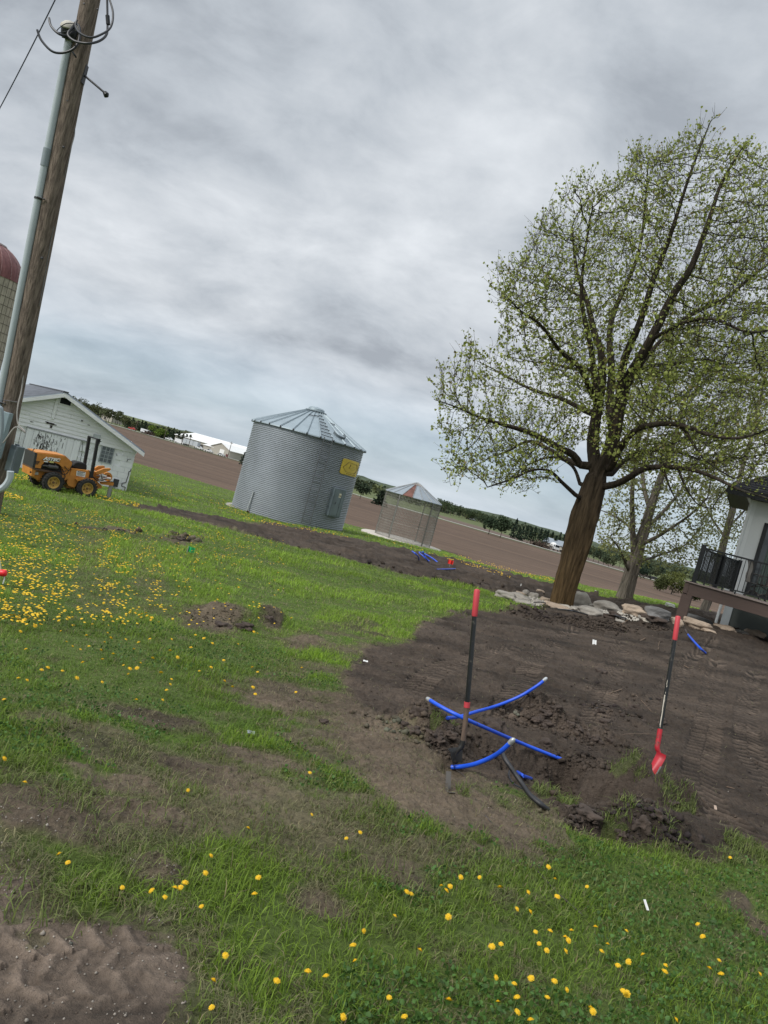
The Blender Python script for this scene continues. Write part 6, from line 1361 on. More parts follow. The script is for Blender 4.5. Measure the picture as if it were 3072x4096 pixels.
# wooded slopes far behind: one uncountable mass
def woodland():
    r_ = np.random.default_rng(8); q = []; c = []; s = []
    for i in range(3400):
        X = r_.uniform(-800, 3800); Y = r_.uniform(560, 1150); b = P(X, road_y(X), Y); z = float(G(b[0], b[1])) if False else -9.5
        hh = r_.uniform(5, 9) * (1.0 if X > 1200 else .9) * (1 + .3 * math.sin(X * .01)); w = r_.uniform(5, 9); cc = np.array([[.06, .075, .045], [.085, .10, .06], [.045, .06, .038], [.10, .115, .055]][r_.integers(4)])
        for k in range(16): d = r_.normal(0, 1, 3); d /= np.linalg.norm(d); q.append((b[0] + d[0] * w * .5, b[1] + d[1] * w * .5, z + hh * .55 + d[2] * hh * .45)); c.append(cc * r_.uniform(.6, 1.4)); s.append(r_.uniform(2, 3.4))
    me = leaf_mesh(np.array(q), np.array(s), np.array(c), 'distant_woodland', r_, .1); o = link_mesh('distant_woodland', me, far_leaf); tag(o, 'low wooded country at the foot of the far hills', 'woodland', kind='stuff')
woodland()
# ---- halls
hall_wall = mat('hall_wall_tan', (.36, .34, .29), .7, var=.05, vscale=.2); hall_roof = mat('hall_roof_white', (.74, .74, .72), .5, var=.03, vscale=.2)
b6 = lambda x, y: (380 + x / 2.676, 1680 + y / 2.676)
RA = math.atan2(RDd[1], RDd[0])
def hall(px, Y, width, depth, wh, rise, ang, label, gable, doors=()):
    b = P(*px, Y); b[2] = float(G(b[0], b[1])); r = empty('warehouse', b, ang, label, 'building'); m = MB()
    if gable:
        m.prism([(0, 0), (width, 0), (width, wh), (width / 2, wh + rise), (0, wh)], 0, depth)
    else:
        m.add([(0, 0, 0), (width, 0, 0), (width, depth, 0), (0, depth, 0), (0, 0, wh), (width, 0, wh), (width, depth, wh), (0, depth, wh), (0, depth / 2, wh + rise), (width, depth / 2, wh + rise)], [(0, 1, 5, 4), (1, 2, 6, 9, 5), (2, 3, 7, 6), (3, 0, 4, 8, 7), (4, 5, 9, 8), (6, 7, 8, 9)])
    m.build('wall', hall_wall, r); e = .6
    for s_ in (0, 1):
        m = MB()
        if gable: x = -e if s_ == 0 else width + e; zz = wh - rise * e / (width / 2); m.quadp((x, -e, zz + .05), (width / 2, -e, wh + rise + .05), (width / 2, depth + e, wh + rise + .05), (x, depth + e, zz + .05), .25, (0, 0, 1))
        else: y = -e if s_ == 0 else depth + e; zz = wh - rise * e / (depth / 2); m.quadp((-e, y, zz + .05), (width + e, y, zz + .05), (width + e, depth / 2, wh + rise + .05), (-e, depth / 2, wh + rise + .05), .25, (0, 0, 1))
        m.build('roof', hall_roof, r)
    for (x0, x1, z0, z1, mm) in doors: m = MB(); m.box(x0, x1, -.12, .0, z0, z1); m.build('door' if z0 < .3 else 'window', mm, r)
    return r
dw = mat('roller_door_white', (.70, .70, .68), .6, var=.03); dkm = mat('opening_dark', (.05, .045, .045), .8, var=.2); redm = mat('dark_red_door', (.10, .03, .03), .7, var=.2)
hall(b6(848, 214), 455, 50, 36, 4.6, 4.2, RA + .06, 'long warehouse with white roof and grey wall beside the road', False, [(6, 9, .1, 2.6, dw), (20, 24, .1, 3, dkm), (30, 33, .1, 2.6, dw), (12, 13.5, 1.6, 2.6, dkm)])
hall(b6(1222, 365), 415, 15.5, 60, 4.3, 3.0, RA - .05, 'tan gable fronted warehouse with a white roller door', True, [(7.6, 11.2, .1, 3.9, dw), (13, 14.8, .1, 2.0, redm)])
hall(b6(1150, 345), 418, 13, 14, 3.6, 1.6, RA + .02, 'low white roofed annex between the two warehouses', False, [(4, 6, .1, 2.2, dkm)])
h = hall(cb(612, 900), 372, 11, 9, 2.6, 2.2, RA - .1, 'small grey roofed barn standing behind the white truck', False); 
for ch in h.children:
    if ch.name.startswith('roof'): ch.data.materials[0] = mat('barn_roof_grey', (.22, .25, .28), .6, var=.1)
hall(c6(345, 258), 540, 12, 10, 5, 3, RA, 'small pale house showing through the wood above the shed roof', True, [(3, 5, 1, 3, dkm)])
# ---- road vehicles
carwhite = mat('vehicle_white', (.62, .63, .64), .35, var=.04); carglass = mat('vehicle_glass', (.02, .025, .03), .15, var=.1); tyre2 = mat('vehicle_tyre', (.02, .02, .02), .8, var=.1)
def vehicle(px, Y, kind, col, ang, label, group=None):
    b = P(*px, Y); b[2] = float(G(b[0], b[1])) + .25; r = empty(kind, b, ang, label, {'pickup': 'pickup', 'car': 'car', 'box_trailer': 'trailer', 'truck': 'truck', 'van': 'van'}[kind], group)
    def wheels(xs, R, w):
        for x in xs:
            for y in (0, w): m = MB(); m.m = Matrix.Translation((x, y, R)) @ Matrix.Rotation(math.pi / 2, 4, 'X'); m.lathe([(0, -.1), (R * .9, -.12), (R, -.06), (R, .06), (R * .9, .12), (0, .1)], 12); m.build('wheel', tyre2, r)
    m = MB()
    if kind == 'pickup':
        m.prism([(0, .45), (5.2, .45), (5.2, 1.05), (3.9, 1.15), (3.3, 1.85), (2.0, 1.85), (1.75, 1.15), (0, 1.15)], 0, 1.9); m.build('body', col, r); wheels((.95, 4.2), .4, 1.9)
        m = MB(); m.prism([(2.0, 1.2), (3.7, 1.2), (3.25, 1.75), (2.08, 1.75)], -.02, 1.92); m.build('windows', carglass, r)
    elif kind == 'car':
        m.prism([(0, .35), (4.6, .35), (4.6, .8), (3.6, .92), (2.9, 1.42), (1.3, 1.42), (.5, .95), (0, .9)], 0, 1.8); m.build('body', col, r); wheels((.85, 3.8), .33, 1.8)
        m = MB(); m.prism([(.75, .95), (3.4, .95), (2.82, 1.36), (1.35, 1.36)], -.02, 1.82); m.build('windows', carglass, r)
    elif kind == 'van':
        m.prism([(0, .4), (6.8, .4), (6.8, 1.3), (6.1, 1.5), (5.3, 2.6), (0, 2.7)], 0, 2.1); m.build('body', col, r); wheels((1.2, 5.6), .42, 2.1)
        m = MB(); m.prism([(5.0, 1.6), (6.0, 1.6), (5.3, 2.4), (5.0, 2.4)], -.02, 2.12); m.build('windows', carglass, r)
    elif kind == 'box_trailer':
        m.box(0, 12, 0, 2.5, 1.1, 3.9, .05); m.build('box', col, r); wheels((1.2, 2.4, 10.5), .5, 2.5)
    elif kind == 'truck':
        m.box(5.6, 7.6, 0, 2.4, .7, 3.0, .08); m.build('cab', col, r); m = MB(); m.box(7.55, 7.64, .2, 2.2, 1.8, 2.8); m.prism([(6.2, 1.8), (7.3, 1.8), (7.3, 2.6), (6.2, 2.6)], -.03, 2.43); m.build('windows', carglass, r)
        m = MB(); m.tube([(.2, 1.2, 2.1), (.6, 1.2, 2.15), (1.8, 1.2, 2.4), (3.6, 1.2, 2.4), (5.2, 1.2, 2.1), (5.5, 1.2, 2.0)], (.45, .8, 1.2, 1.25, .9, .5), 18); m.build('tank', mat('tank_white', (.66, .67, .66), .4, var=.06), r, True)
        m = MB(); m.box(0, 7.4, .5, 1.9, .75, 1.05); m.box(-.5, .8, .8, 1.6, 1.1, 2.9); m.build('frame', dkm, r); wheels((1.0, 2.2, 6.4), .5, 2.4)
    return r
vehicle(b6(850, 228), 428, 'van', carwhite, RA + .1, 'white motorhome left of the long warehouse, front of its group')
vehicle(b6(750, 198), 440, 'pickup', carwhite, RA + .2, 'white pickup beside the wood, leftmost by the warehouse')
vehicle(b6(930, 262), 422, 'box_trailer', mat('trailer_grey', (.42, .45, .48), .5, var=.05), RA, 'long grey white box trailer before the warehouse wall')
vehicle(b6(1068, 298), 414, 'pickup', carwhite, RA + .15, 'white pickup right of the box trailer')
vehicle(b6(1168, 330), 409, 'pickup', carwhite, RA + .1, 'white pickup with long bed before the low annex')
vehicle(b6(1310, 366), 404, 'car', mat('car_silver', (.40, .41, .42), .35, var=.05), RA, 'silver car beside the tan warehouse')
vehicle(b6(482, 125), 448, 'van', carwhite, RA + .3, 'white van parked at the edge of the wood')
vehicle(b6(515, 138), 446, 'car', carwhite, RA + .2, 'white car right of the van at the edge of the wood')
vehicle(b6(352, 92), 452, 'pickup', mat('vehicle_red', (.35, .04, .03), .4, var=.1), RA + .2, 'red pickup at the edge of the wood above the shed roof')
vehicle((2185, 2210), 333, 'truck', carwhite, RA - .9, 'white mixer truck on the far road left of the big trunk')
vehicle((2232, 2222), 330, 'car', mat('car_black', (.02, .02, .022), .3, var=.1), RA, 'black car on the far road against the big trunk')
vehicle((2590, 2322), 288, 'car', mat('car_black', (.02, .02, .022), .3, var=.1), RA, 'dark car on the road right of the pale trunk')
vehicle((1872, 2096), 560, 'car', mat('car_silver', (.40, .41, .42), .35, var=.05), RA, 'small pale car in the meadow beyond the corn crib')
# ---- roadside poles
def far_pole(top, bot, Y, label):
    b = P(*bot, Y); t = P(*top, Y); b[2] = float(G(b[0], b[1])); hgt = t[2] - b[2]; r = empty('power_pole', b, RA, label, 'power pole', 'power poles along the far road')
    m = MB(); m.tube([(0, 0, 0), (.05, 0, hgt)], (.22, .14), 7); m.build('shaft', far_bark, r); m = MB(); m.box(-1.3, 1.3, -.1, .1, hgt - 1.1, hgt - .85); m.build('crossarm', far_bark, r)
for (tx, ty, bx_, by_, lab) in ((762, 88, 738, 198, 'power pole beside the lime green tree'), (962, 125, 925, 262, 'power pole before the box trailer, taller of the pair'), (1030, 165, 995, 300, 'power pole right of the box trailer'), (1462, 230, 1420, 398, 'power pole before the tan gable warehouse'), (446, 0, 428, 125, 'power pole in front of the wood')):
    bb = b6(bx_, by_); far_pole(b6(tx, ty), bb, road_Y(bb[0]) - 6, lab)
# brush heap near the truck
def heap(px, Y, w, h, label, seed):
    r_ = np.random.default_rng(seed); b = P(*px, Y); b[2] = float(G(b[0], b[1])); n = 500; q = np.stack([r_.normal(0, w * .3, n), r_.normal(0, 1, n), np.abs(r_.normal(0, h * .45, n))], -1)
    me = leaf_mesh(q, r_.uniform(.4, 1, n), np.array([[.10, .075, .06]]) * r_.uniform(.5, 1.4, (n, 1)), 'brush_heap', r_, 0); o = link_mesh('brush_heap', me, far_leaf); o.location = Vector([float(c) for c in b]); tag(o, label, 'brush heap', kind='stuff')
heap((2155, 2192), 325, 7, 2.6, 'brown brush heap at the road left of the white truck', 3)
heap(b6(575, 150), 440, 6, 2.2, 'rusty brown heap left of the lime green tree', 4)
# ------------------------------------------------------------------ rocks and gravel
def rock_mesh(sx, sy, sz, seed, amp=.22):
    import bmesh
    bm = bmesh.new(); bmesh.ops.create_icosphere(bm, subdivisions=4, radius=1.0); r_ = np.random.default_rng(seed); o = r_.uniform(0, 50, 3)
    from mathutils import noise
    for v in bm.verts:
        p = v.co.copy(); n = noise.noise(p * 1.3 + Vector(o)) * amp * 1.5 + noise.noise(p * 3.1 + Vector(o)) * amp * .5 + noise.noise(p * 9 + Vector(o)) * amp * .12
        f = 1 / max(abs(p.x), abs(p.y), abs(p.z)); bx = p.lerp(p * f, .35); p = bx * (1 + n); v.co = Vector((p.x * sx, p.y * sy, p.z * sz))
    me = bpy.data.meshes.new('boulder'); bm.to_mesh(me); bm.free(); me.polygons.foreach_set('use_smooth', [True] * len(me.polygons)); return me
RG = mat('boulder_grey', (.30, .275, .24), .85, var=.35, vscale=2.2, bump=.03, bscale=9); RT = mat('boulder_tan', (.36, .28, .21), .85, var=.25, vscale=2.5, bump=.03, bscale=9)
RD_ = mat('boulder_dark', (.17, .165, .16), .85, var=.45, vscale=1.8, stretch=(1, 1, 5), bump=.03, bscale=8); RL = mat('boulder_pale', (.42, .38, .32), .85, var=.2, vscale=2, bump=.02, bscale=10)
cr = lambda x, y: (1950 + x / 2.074, 2330 + y / 2.074)
def rock(px, wpx, hpx, m, label, seed, tilt=0.0, sink=.38):
    c = at(*px); D = c[1]; sx = wpx / FPX * D / 2; sz = hpx / FPX * D / 2 * 1.3; sy = max(sz * .9, min(sx * .8, .35))
    me = rock_mesh(sx, sy, sz, seed); me.materials.append(m); o = bpy.data.objects.new('boulder', me); COL.objects.link(o); o.location = Vector([float(c[0]), float(c[1] + sy * .6), float(c[2] + sz * (1 - sink) - .02)]); o.rotation_euler = (0, tilt, 0); tag(o, label, 'boulder', 'boulders edging the earth bed')
for k, (x, y, w, h, m, lab) in enumerate(((155, 138, 175, 62, RG, 'flat grey boulder at the far left end of the stone row, by the long grass'), (268, 155, 180, 60, RG, 'long slanting grey boulder second from the left end of the stone row'), (275, 112, 78, 36, RT, 'small tan boulder resting behind the slanting grey one'), (318, 105, 62, 44, RG, 'small upright boulder behind the left stone pile'), (378, 138, 80, 54, RG, 'round grey boulder right of the small upright one'), (482, 166, 92, 44, RT, 'tan boulder just left of the big trunk'), (310, 188, 180, 40, RG, 'low flat slab in front of the left stone pile'), (440, 198, 120, 48, RG, 'dull slab with black tubing across it, left of the trunk'), (575, 226, 225, 48, RT, 'long low tan boulder in front of the big trunk'),
    (768, 205, 155, 118, RL, 'biggest pale boulder against the right side of the big trunk'), (862, 218, 60, 42, RL, 'small pale boulder touching the biggest one'), (865, 285, 240, 72, RG, 'broad grey boulder half buried in front of the gravel'), (1015, 246, 235, 74, RG, 'oval grey boulder behind the gravel, speckled'), (1150, 262, 62, 36, RT, 'small tan stone between the two oval boulders'), (1240, 265, 215, 66, RT, 'smooth olive tan boulder behind the gravel'), (1415, 298, 215, 88, RD_, 'dark boulder with pale bands right of the gravel'), (1560, 352, 130, 62, RT, 'pinkish boulder at the foot of the deck post'), (1320, 325, 100, 30, RL, 'flat pale stone at the front edge of the gravel'), (655, 226, 120, 40, RL, 'pale flat stone right of the long tan boulder'), (1110, 330, 90, 24, RG, 'thin grey stone half covered by earth at the gravel edge'), (440, 82, 70, 26, RT, 'lone brown stone in the earth behind the stone row'))):
    rock(cr(x, y), w / 2.074, h / 2.074, m, lab, 500 + k, tilt=.12 if k in (1, 9) else 0)
for k, (x, y, w, h, m, lab) in enumerate(((440, 1850, 490, 150, RT, 'long tan boulder under the front of the deck'), (440, 1755, 500, 120, RD_, 'dark grey boulder behind the long tan one under the deck'), (925, 1925, 380, 130, RT, 'tan boulder with cracked face before the house foundation'), (1215, 1965, 210, 84, RG, 'small square grey boulder before the foundation'), (1460, 2010, 320, 130, RT, 'rounded tan boulder right of the square grey one'), (1700, 2040, 180, 100, RT, 'tan boulder cut by the right photo edge'), (620, 1905, 250, 50, RT, 'low tan stone half buried in front of the deck stones'))):
    rock(c9(x, y), w / 4.46, h / 4.46, m, lab, 540 + k)
rock(cr(1520, 205), 40, 16, mat('boulder_whitish', (.6, .6, .55), .8, var=.15), 'whitish stone on the grass strip beyond the earth', 560)
def gravel():
    import bmesh
    poly = [at(*cr(a, b)) for a, b in ((680, 205), (900, 225), (1010, 262), (1140, 268), (1330, 285), (1480, 300), (1500, 330), (1400, 345), (1200, 330), (1060, 310), (960, 285), (780, 250), (690, 225))]
    X = [p[0] for p in poly]; Y = [p[1] for p in poly]; q = []
    poly2 = [at(*cr(a, b)) for a, b in ((210, 120), (330, 130), (520, 175), (640, 215), (520, 225), (380, 200), (250, 165))]
    r_ = np.random.default_rng(4); ico = [(0, 0, 1), (.9, 0, .1), (.3, .85, 0), (-.7, .5, .1), (-.7, -.5, 0), (.3, -.85, .1), (0, 0, -.8)]; Ff = np.array([(0, 1, 2), (0, 2, 3), (0, 3, 4), (0, 4, 5), (0, 5, 1), (6, 2, 1), (6, 3, 2), (6, 4, 3), (6, 5, 4), (6, 1, 5)])
    V = []; F = []; C = []; n = 0; base = np.array(ico)
    for pl, cnt in ((poly, 5200), (poly2, 900)):
        x = r_.uniform(min(p[0] for p in pl), max(p[0] for p in pl), cnt); y = r_.uniform(min(p[1] for p in pl), max(p[1] for p in pl), cnt); k = pip(x, y, pl); x, y = x[k], y[k]; z = H0(x, y)
        for a, b, c in zip(x, y, z):
            s = r_.uniform(.022, .05); V.append(base * s * r_.uniform(.7, 1.2, (7, 3)) + [a, b, c + s * .5 + .02]); F.append(Ff + n); n += 7; C.append(np.tile(np.array([.44, .41, .36]) * r_.uniform(.6, 1.25), (7, 1)))
    o = link_mesh('gravel_bed', np_mesh('gravel_bed', np.concatenate(V), [np.concatenate(F)], False, np.concatenate(C)), mat('pebbles', (1, 1, 1), .85, var=.15, attr='Col')); tag(o, 'pale river gravel lying between the boulders', 'gravel', kind='stuff')
gravel()
# crumbs and clods of turned earth
def crumbs():
    r_ = np.random.default_rng(14); pts = []
    def spray(px, py, rad, n, s0, s1, fl=.6):
        c = at(px, py); 
        for _ in range(n): a = r_.uniform(0, 6.283); q = rad * math.sqrt(r_.random()) * r_.uniform(.4, 1.3); pts.append((c[0] + q * math.cos(a), c[1] + q * math.sin(a) * fl, r_.uniform(s0, s1) * (.5 + .5 * r_.random())))
    for px, py, rad, n in ((1745, 2945, .38, 420), (1880, 3000, .3, 250), (2160, 2890, .42, 420), (2330, 2960, .4, 300), (2050, 2860, .4, 250), (2400, 3060, .35, 260), (2530, 3200, .4, 340), (2600, 3320, .38, 300), (2330, 3260, .35, 220), (2260, 3120, .3, 260), (1620, 2870, .35, 200), (2430, 3350, .3, 160), (2420, 2850, .6, 260), (2550, 2800, .7, 220), (2700, 3330, .3, 150)): spray(px, py, rad, n, .004, .012); spray(px, py, rad, n // 6, .012, .045)
    for px, py, rad, n in ((2330, 2495, .9, 420), (2620, 2520, .55, 300), (2150, 2470, .8, 260), (1960, 2385, .9, 300), (2460, 2510, .5, 200)): spray(px, py, rad, n, .012, .055)
    for px, py, rad, n in ((790, 2455, .5, 300), (960, 2480, .3, 160), (1070, 2480, .25, 120)): spray(px, py, rad, n, .005, .02)
    for _ in range(4200):                       # loose crumbs over the bare ground
        x = r_.uniform(-4, 10); y = r_.uniform(1.5, 17); pts.append((x, y, r_.uniform(.003, .012) * (1 + y * .05)))
    for k in range(900): t = r_.random(); p = at(500 + 1700 * t, 2100 + 420 * t * .78 + r_.normal(0, 16)); pts.append((p[0], p[1], r_.uniform(.02, .10)))
    pts = np.array(pts); z, cover, col, dark = surface(pts[:, 0], pts[:, 1]); keep = cover < .45; pts = pts[keep]; z = z[keep]; col = col[keep]
    ico = np.array([(0, 0, 1), (.9, 0, .2), (.3, .85, .1), (-.7, .5, .2), (-.7, -.5, 0), (.3, -.85, .1), (.5, .2, -.8), (-.4, -.1, -.9), (.75, .6, .6), (-.5, .1, .85)]); Ff = np.array([(0, 8, 2), (0, 1, 8), (8, 1, 2), (0, 2, 9), (9, 2, 3), (9, 3, 4), (0, 9, 4), (0, 4, 5), (0, 5, 1), (6, 2, 1), (7, 3, 2), (6, 7, 2), (7, 4, 3), (7, 5, 4), (6, 5, 7), (6, 1, 5)])
    n = len(pts); rot = r_.uniform(0, 6.283, n); sc = pts[:, 2][:, None, None] * r_.uniform(.55, 1.25, (n, 10, 3)); V = ico[None] * sc; V[..., 2] *= .75; c, s = np.cos(rot)[:, None], np.sin(rot)[:, None]; X = V[..., 0] * c - V[..., 1] * s; Yv = V[..., 0] * s + V[..., 1] * c
    V = np.stack([X + pts[:, 0][:, None], Yv + pts[:, 1][:, None], V[..., 2] + (z + pts[:, 2] * .3)[:, None]], -1); F = (np.arange(n)[:, None, None] * 10 + Ff[None]).reshape(-1, 3)
    o = link_mesh('soil_crumbs', np_mesh('soil_crumbs', V.reshape(-1, 3), [F], False, np.repeat(np.clip(col, .03, .12) * r_.uniform(.55, 1.05, (n, 1)), 10, 0)), soil_material('crumb_soil', bump=.004)); tag(o, 'loose dark crumbs of earth scattered round the hole and over the bare ground', 'soil', kind='stuff')
crumbs()
CL = mat('clod_soil', (.058, .042, .033), .95, var=.4, vscale=9, bump=.02, bscale=25)
for k, (x, y, w, h, lab) in enumerate(((1980 / S, 2920 / S, 46, 34, 'dark clod beside the blue pipe crossing at the hole'), (1168, 1568, 26, 20, 'tallest clod on the far rim of the hole'), (1300, 1455, 22, 12, 'flat dark clod on the bare earth beyond the hole'), (1265, 1765, 60, 22, 'undercut slab of earth at the near rim of the hole'), (1385, 1790, 34, 30, 'dark clod with a sheer side at the near right rim'), (1340, 1810, 26, 22, 'clod left of the sheer sided one at the near rim'), (1180, 1610, 22, 16, 'clod inside the hole below the tallest one'), (905, 1550, 36, 24, 'brown clod on the left spoil heap'), (880, 1572, 30, 18, 'grass flecked clod at the left foot of the spoil heap'), (700, 1562, 18, 11, 'small brown clod in the worn grass left of the spoil'), (225, 1147, 11, 8, 'dark clod in the dandelions, left of two'), (260, 1148, 13, 7, 'dark clod in the dandelions, right of two'), (388, 1168, 20, 9, 'largest dark clod on the upturned strip in the lawn'), (418, 1168, 10, 9, 'pointed dark clod at the end of the upturned strip'), (165, 1132, 7, 5, 'tiny dark clod nearest the trencher'), (530, 1357, 34, 15, 'brown clod heap on the dug patch in the lawn'), (580, 1342, 20, 14, 'crumbly clod right of the dug patch in the lawn'), (480, 1355, 36, 12, 'low brown clod at the left of the dug patch'), (1330, 1335, 40, 14, 'crumbly dark clod in front of the gravel'), (1410, 1342, 46, 18, 'dark heap of soil before the banded boulder'), (375, 1162, 18, 6, 'flat clod left on the upturned strip'), (1440, 1640, 20, 14, 'brown clod under the red shovel blade'), (1375, 1738, 24, 16, 'clod between the two grass sods at the hole'), (1450, 1740, 26, 15, 'dark clod under the right grass sod'))):
    c = at(x * S, y * S); D = c[1]; sx = w * S / 2 / FPX * D; sz = h * S / 2 / FPX * D; me = rock_mesh(sx, sx * .8, sz, 700 + k, .55); me.materials.append(CL); o = bpy.data.objects.new('soil_clod', me); COL.objects.link(o); o.location = Vector([float(c[0]), float(c[1] + sx * .3), float(c[2] + sz * .35)]); tag(o, lab, 'clod', 'clods of dug earth')

r_ = random.Random(55)
for k in range(44):
    cx, cy, sp, where = r_.choice(((1760, 2950, 60, 'on the left spoil heap beside the dark shovel'), (2160, 2885, 80, 'on the far rim of the hole'), (2330, 2960, 80, 'right of where the long blue pipe enters the earth'), (2550, 3260, 80, 'among the sods below the red shovel'), (2420, 2880, 90, 'on the bare earth between the hole and the red shovel'), (2330, 3300, 60, 'at the near rim of the hole')))
    c = at(cx + r_.gauss(0, sp), cy + r_.gauss(0, sp * .38)); s_ = r_.uniform(.018, .055); me = rock_mesh(s_, s_ * r_.uniform(.6, 1), s_ * r_.uniform(.45, .8), 900 + k, .6); me.materials.append(CL); o = bpy.data.objects.new('soil_clod', me); COL.objects.link(o); o.location = Vector([float(c[0]), float(c[1]), float(c[2] + s_ * .25)]); o.rotation_euler = (r_.uniform(-.4, .4), r_.uniform(-.4, .4), r_.uniform(0, 6)); tag(o, 'small crumbly clod ' + where, 'clod', 'small clods ' + where)
def pebbles():
    r_ = np.random.default_rng(24); m = 2600; x = r_.uniform(-2.2, 4.5, m); y = r_.uniform(1.2, 9, m); x[:1500] = r_.uniform(-1.7, -.1, 1500); y[:1500] = r_.uniform(1.2, 2.9, 1500); z, cover, col, dark = surface(x, y); k = (cover < .35) & ~(dark & (r_.random(m) < .7)); x, y, z = x[k], y[k], z[k]; n = len(x)
    ico = np.array([(0, 0, 1), (.9, 0, .1), (.3, .85, 0), (-.7, .5, .1), (-.7, -.5, 0), (.3, -.85, .1), (0, 0, -.8)]); Ff = np.array([(0, 1, 2), (0, 2, 3), (0, 3, 4), (0, 4, 5), (0, 5, 1), (6, 2, 1), (6, 3, 2), (6, 4, 3), (6, 5, 4), (6, 1, 5)])
    s = r_.uniform(.0015, .0055, n) * np.where(r_.random(n) < .05, 2, 1); V = ico[None] * s[:, None, None] * r_.uniform(.6, 1.3, (n, 7, 3)) + np.stack([x, y, z + s * .4], -1)[:, None]; F = (np.arange(n)[:, None, None] * 7 + Ff[None]).reshape(-1, 3); c = np.repeat(np.array([[.27, .24, .205]]) * r_.uniform(.4, 1.4, (n, 1)), 7, 0)
    o = link_mesh('pebbles', np_mesh('pebbles', V.reshape(-1, 3), [F], False, c), MATS['pebbles']); tag(o, 'tiny pale stones strewn over the tyre printed and trampled earth', 'pebbles', kind='stuff')
pebbles()
# ------------------------------------------------------------------ shovels
red = add_mud(mat('shovel_red', (.42, .018, .03), .42, var=.25, vscale=8), .40, 14); redgrip = add_mud(mat('grip_red', (.50, .045, .06), .55, var=.12), .30, 16, (.2, .06, .05)); hblack = add_mud(mat('handle_black', (.012, .013, .015), .35, var=.3), .38, 20, (.09, .08, .065))
def shovel1():
    f = at(1826, 3062); Y0 = f[1]; dY = lambda t: Y0 - .06 + .14 * t
    def W(x, y, t): return P(x, y, dY(t))
    root = empty('digging_shovel', f, 0, 'dark worn shovel with red grip stuck upright at the left of the hole', 'shovel'); L = lambda q: np.asarray(q) - f
    top = W(1909, 2356, 1); g = W(1898, 2465, .86); br = W(1869, 2808, .4); be = W(1867, 2830, .37); so = W(1852, 2962, .2)
    m = MB(); m.tube([L(g), L(br)], .0165, 16); m.tube([L(W(1883, 2655, .62)), L(W(1882.5, 2660, .61))], .0175, 16); h = m.build('handle', hblack, root, True)
    ax = (top - g) / np.linalg.norm(top - g); m = MB(); m.tube([L(g), L(g + ax * .01), L(top - ax * .012), L(top - ax * .004), L(top)], (.018, .0205, .021, .017, .006), 18); m.build('grip', redgrip, root, True)
    m = MB(); m.tube([L(br), L(be)], .021, 16); m.build('collar', redgrip, root, True)
    m = MB(); m.tube([L(be), L(W(1860, 2900, .3)), L(so)], (.0185, .0175, .016), 14); m.build('worn_shaft', mat('worn_brown_shaft', (.11, .075, .055), .7, var=.35, vscale=12, stretch=(4, 4, .6)), root, True)
    m = MB(); m.tube(smooth_path([L(so), L(W(1846, 2985, .16)), L(W(1832, 3003, .12)), L(W(1822, 3022, .08))], 4), (.019, .019, .019, .019, .019, .019, .018, .016, .014, .012, .010, .009, .008), 12); m.build('socket', mat('dark_shovel_steel', (.035, .034, .033), .45, .5, var=.4), root, True)
    a, b, c, d = P(1800, 3000, Y0 - .10), P(1850, 2990, Y0 + .10), P(1852, 3060, Y0 + .08), P(1815, 3085, Y0 - .06); blade(root, L(a), L(b), L(c), L(d), .03, MATS['dark_shovel_steel'])
def blade(root, a, b, c, d, bow, m_):
    n = 9; vs = []; nn = np.cross(b - a, d - a); nn /= np.linalg.norm(nn)
    for side in (0, 1):
        for i in range(n):
            for j in range(n):
                u, v = i / (n - 1), j / (n - 1); w = 1 - .30 * v * v; uu = .5 + (u - .5) * w; q = (a * (1 - uu) + b * uu) * (1 - v) + (d * (1 - uu) + c * uu) * v; vs.append(q + nn * (bow * math.sin(math.pi * u) + side * .003 + (.012 if j == 0 else 0)))
    fs = []
    for s in (0, 1):
        for i in range(n - 1):
            for j in range(n - 1): o = s * n * n; q = [o + i * n + j, o + (i + 1) * n + j, o + (i + 1) * n + j + 1, o + i * n + j + 1]; fs.append(q if s else q[::-1])
    for i in range(n - 1): k = n * n; fs += [(i * n, (i + 1) * n, (i + 1) * n + k, i * n + k), (i * n + n - 1, i * n + n - 1 + k, (i + 1) * n + n - 1 + k, (i + 1) * n + n - 1), (i, i + k, i + 1 + k, i + 1), ((n - 1) * n + i, (n - 1) * n + i + 1, (n - 1) * n + i + 1 + k, (n - 1) * n + i + k)]
    m = MB(); m.add(vs, fs); return m.build('blade', m_, root, True)
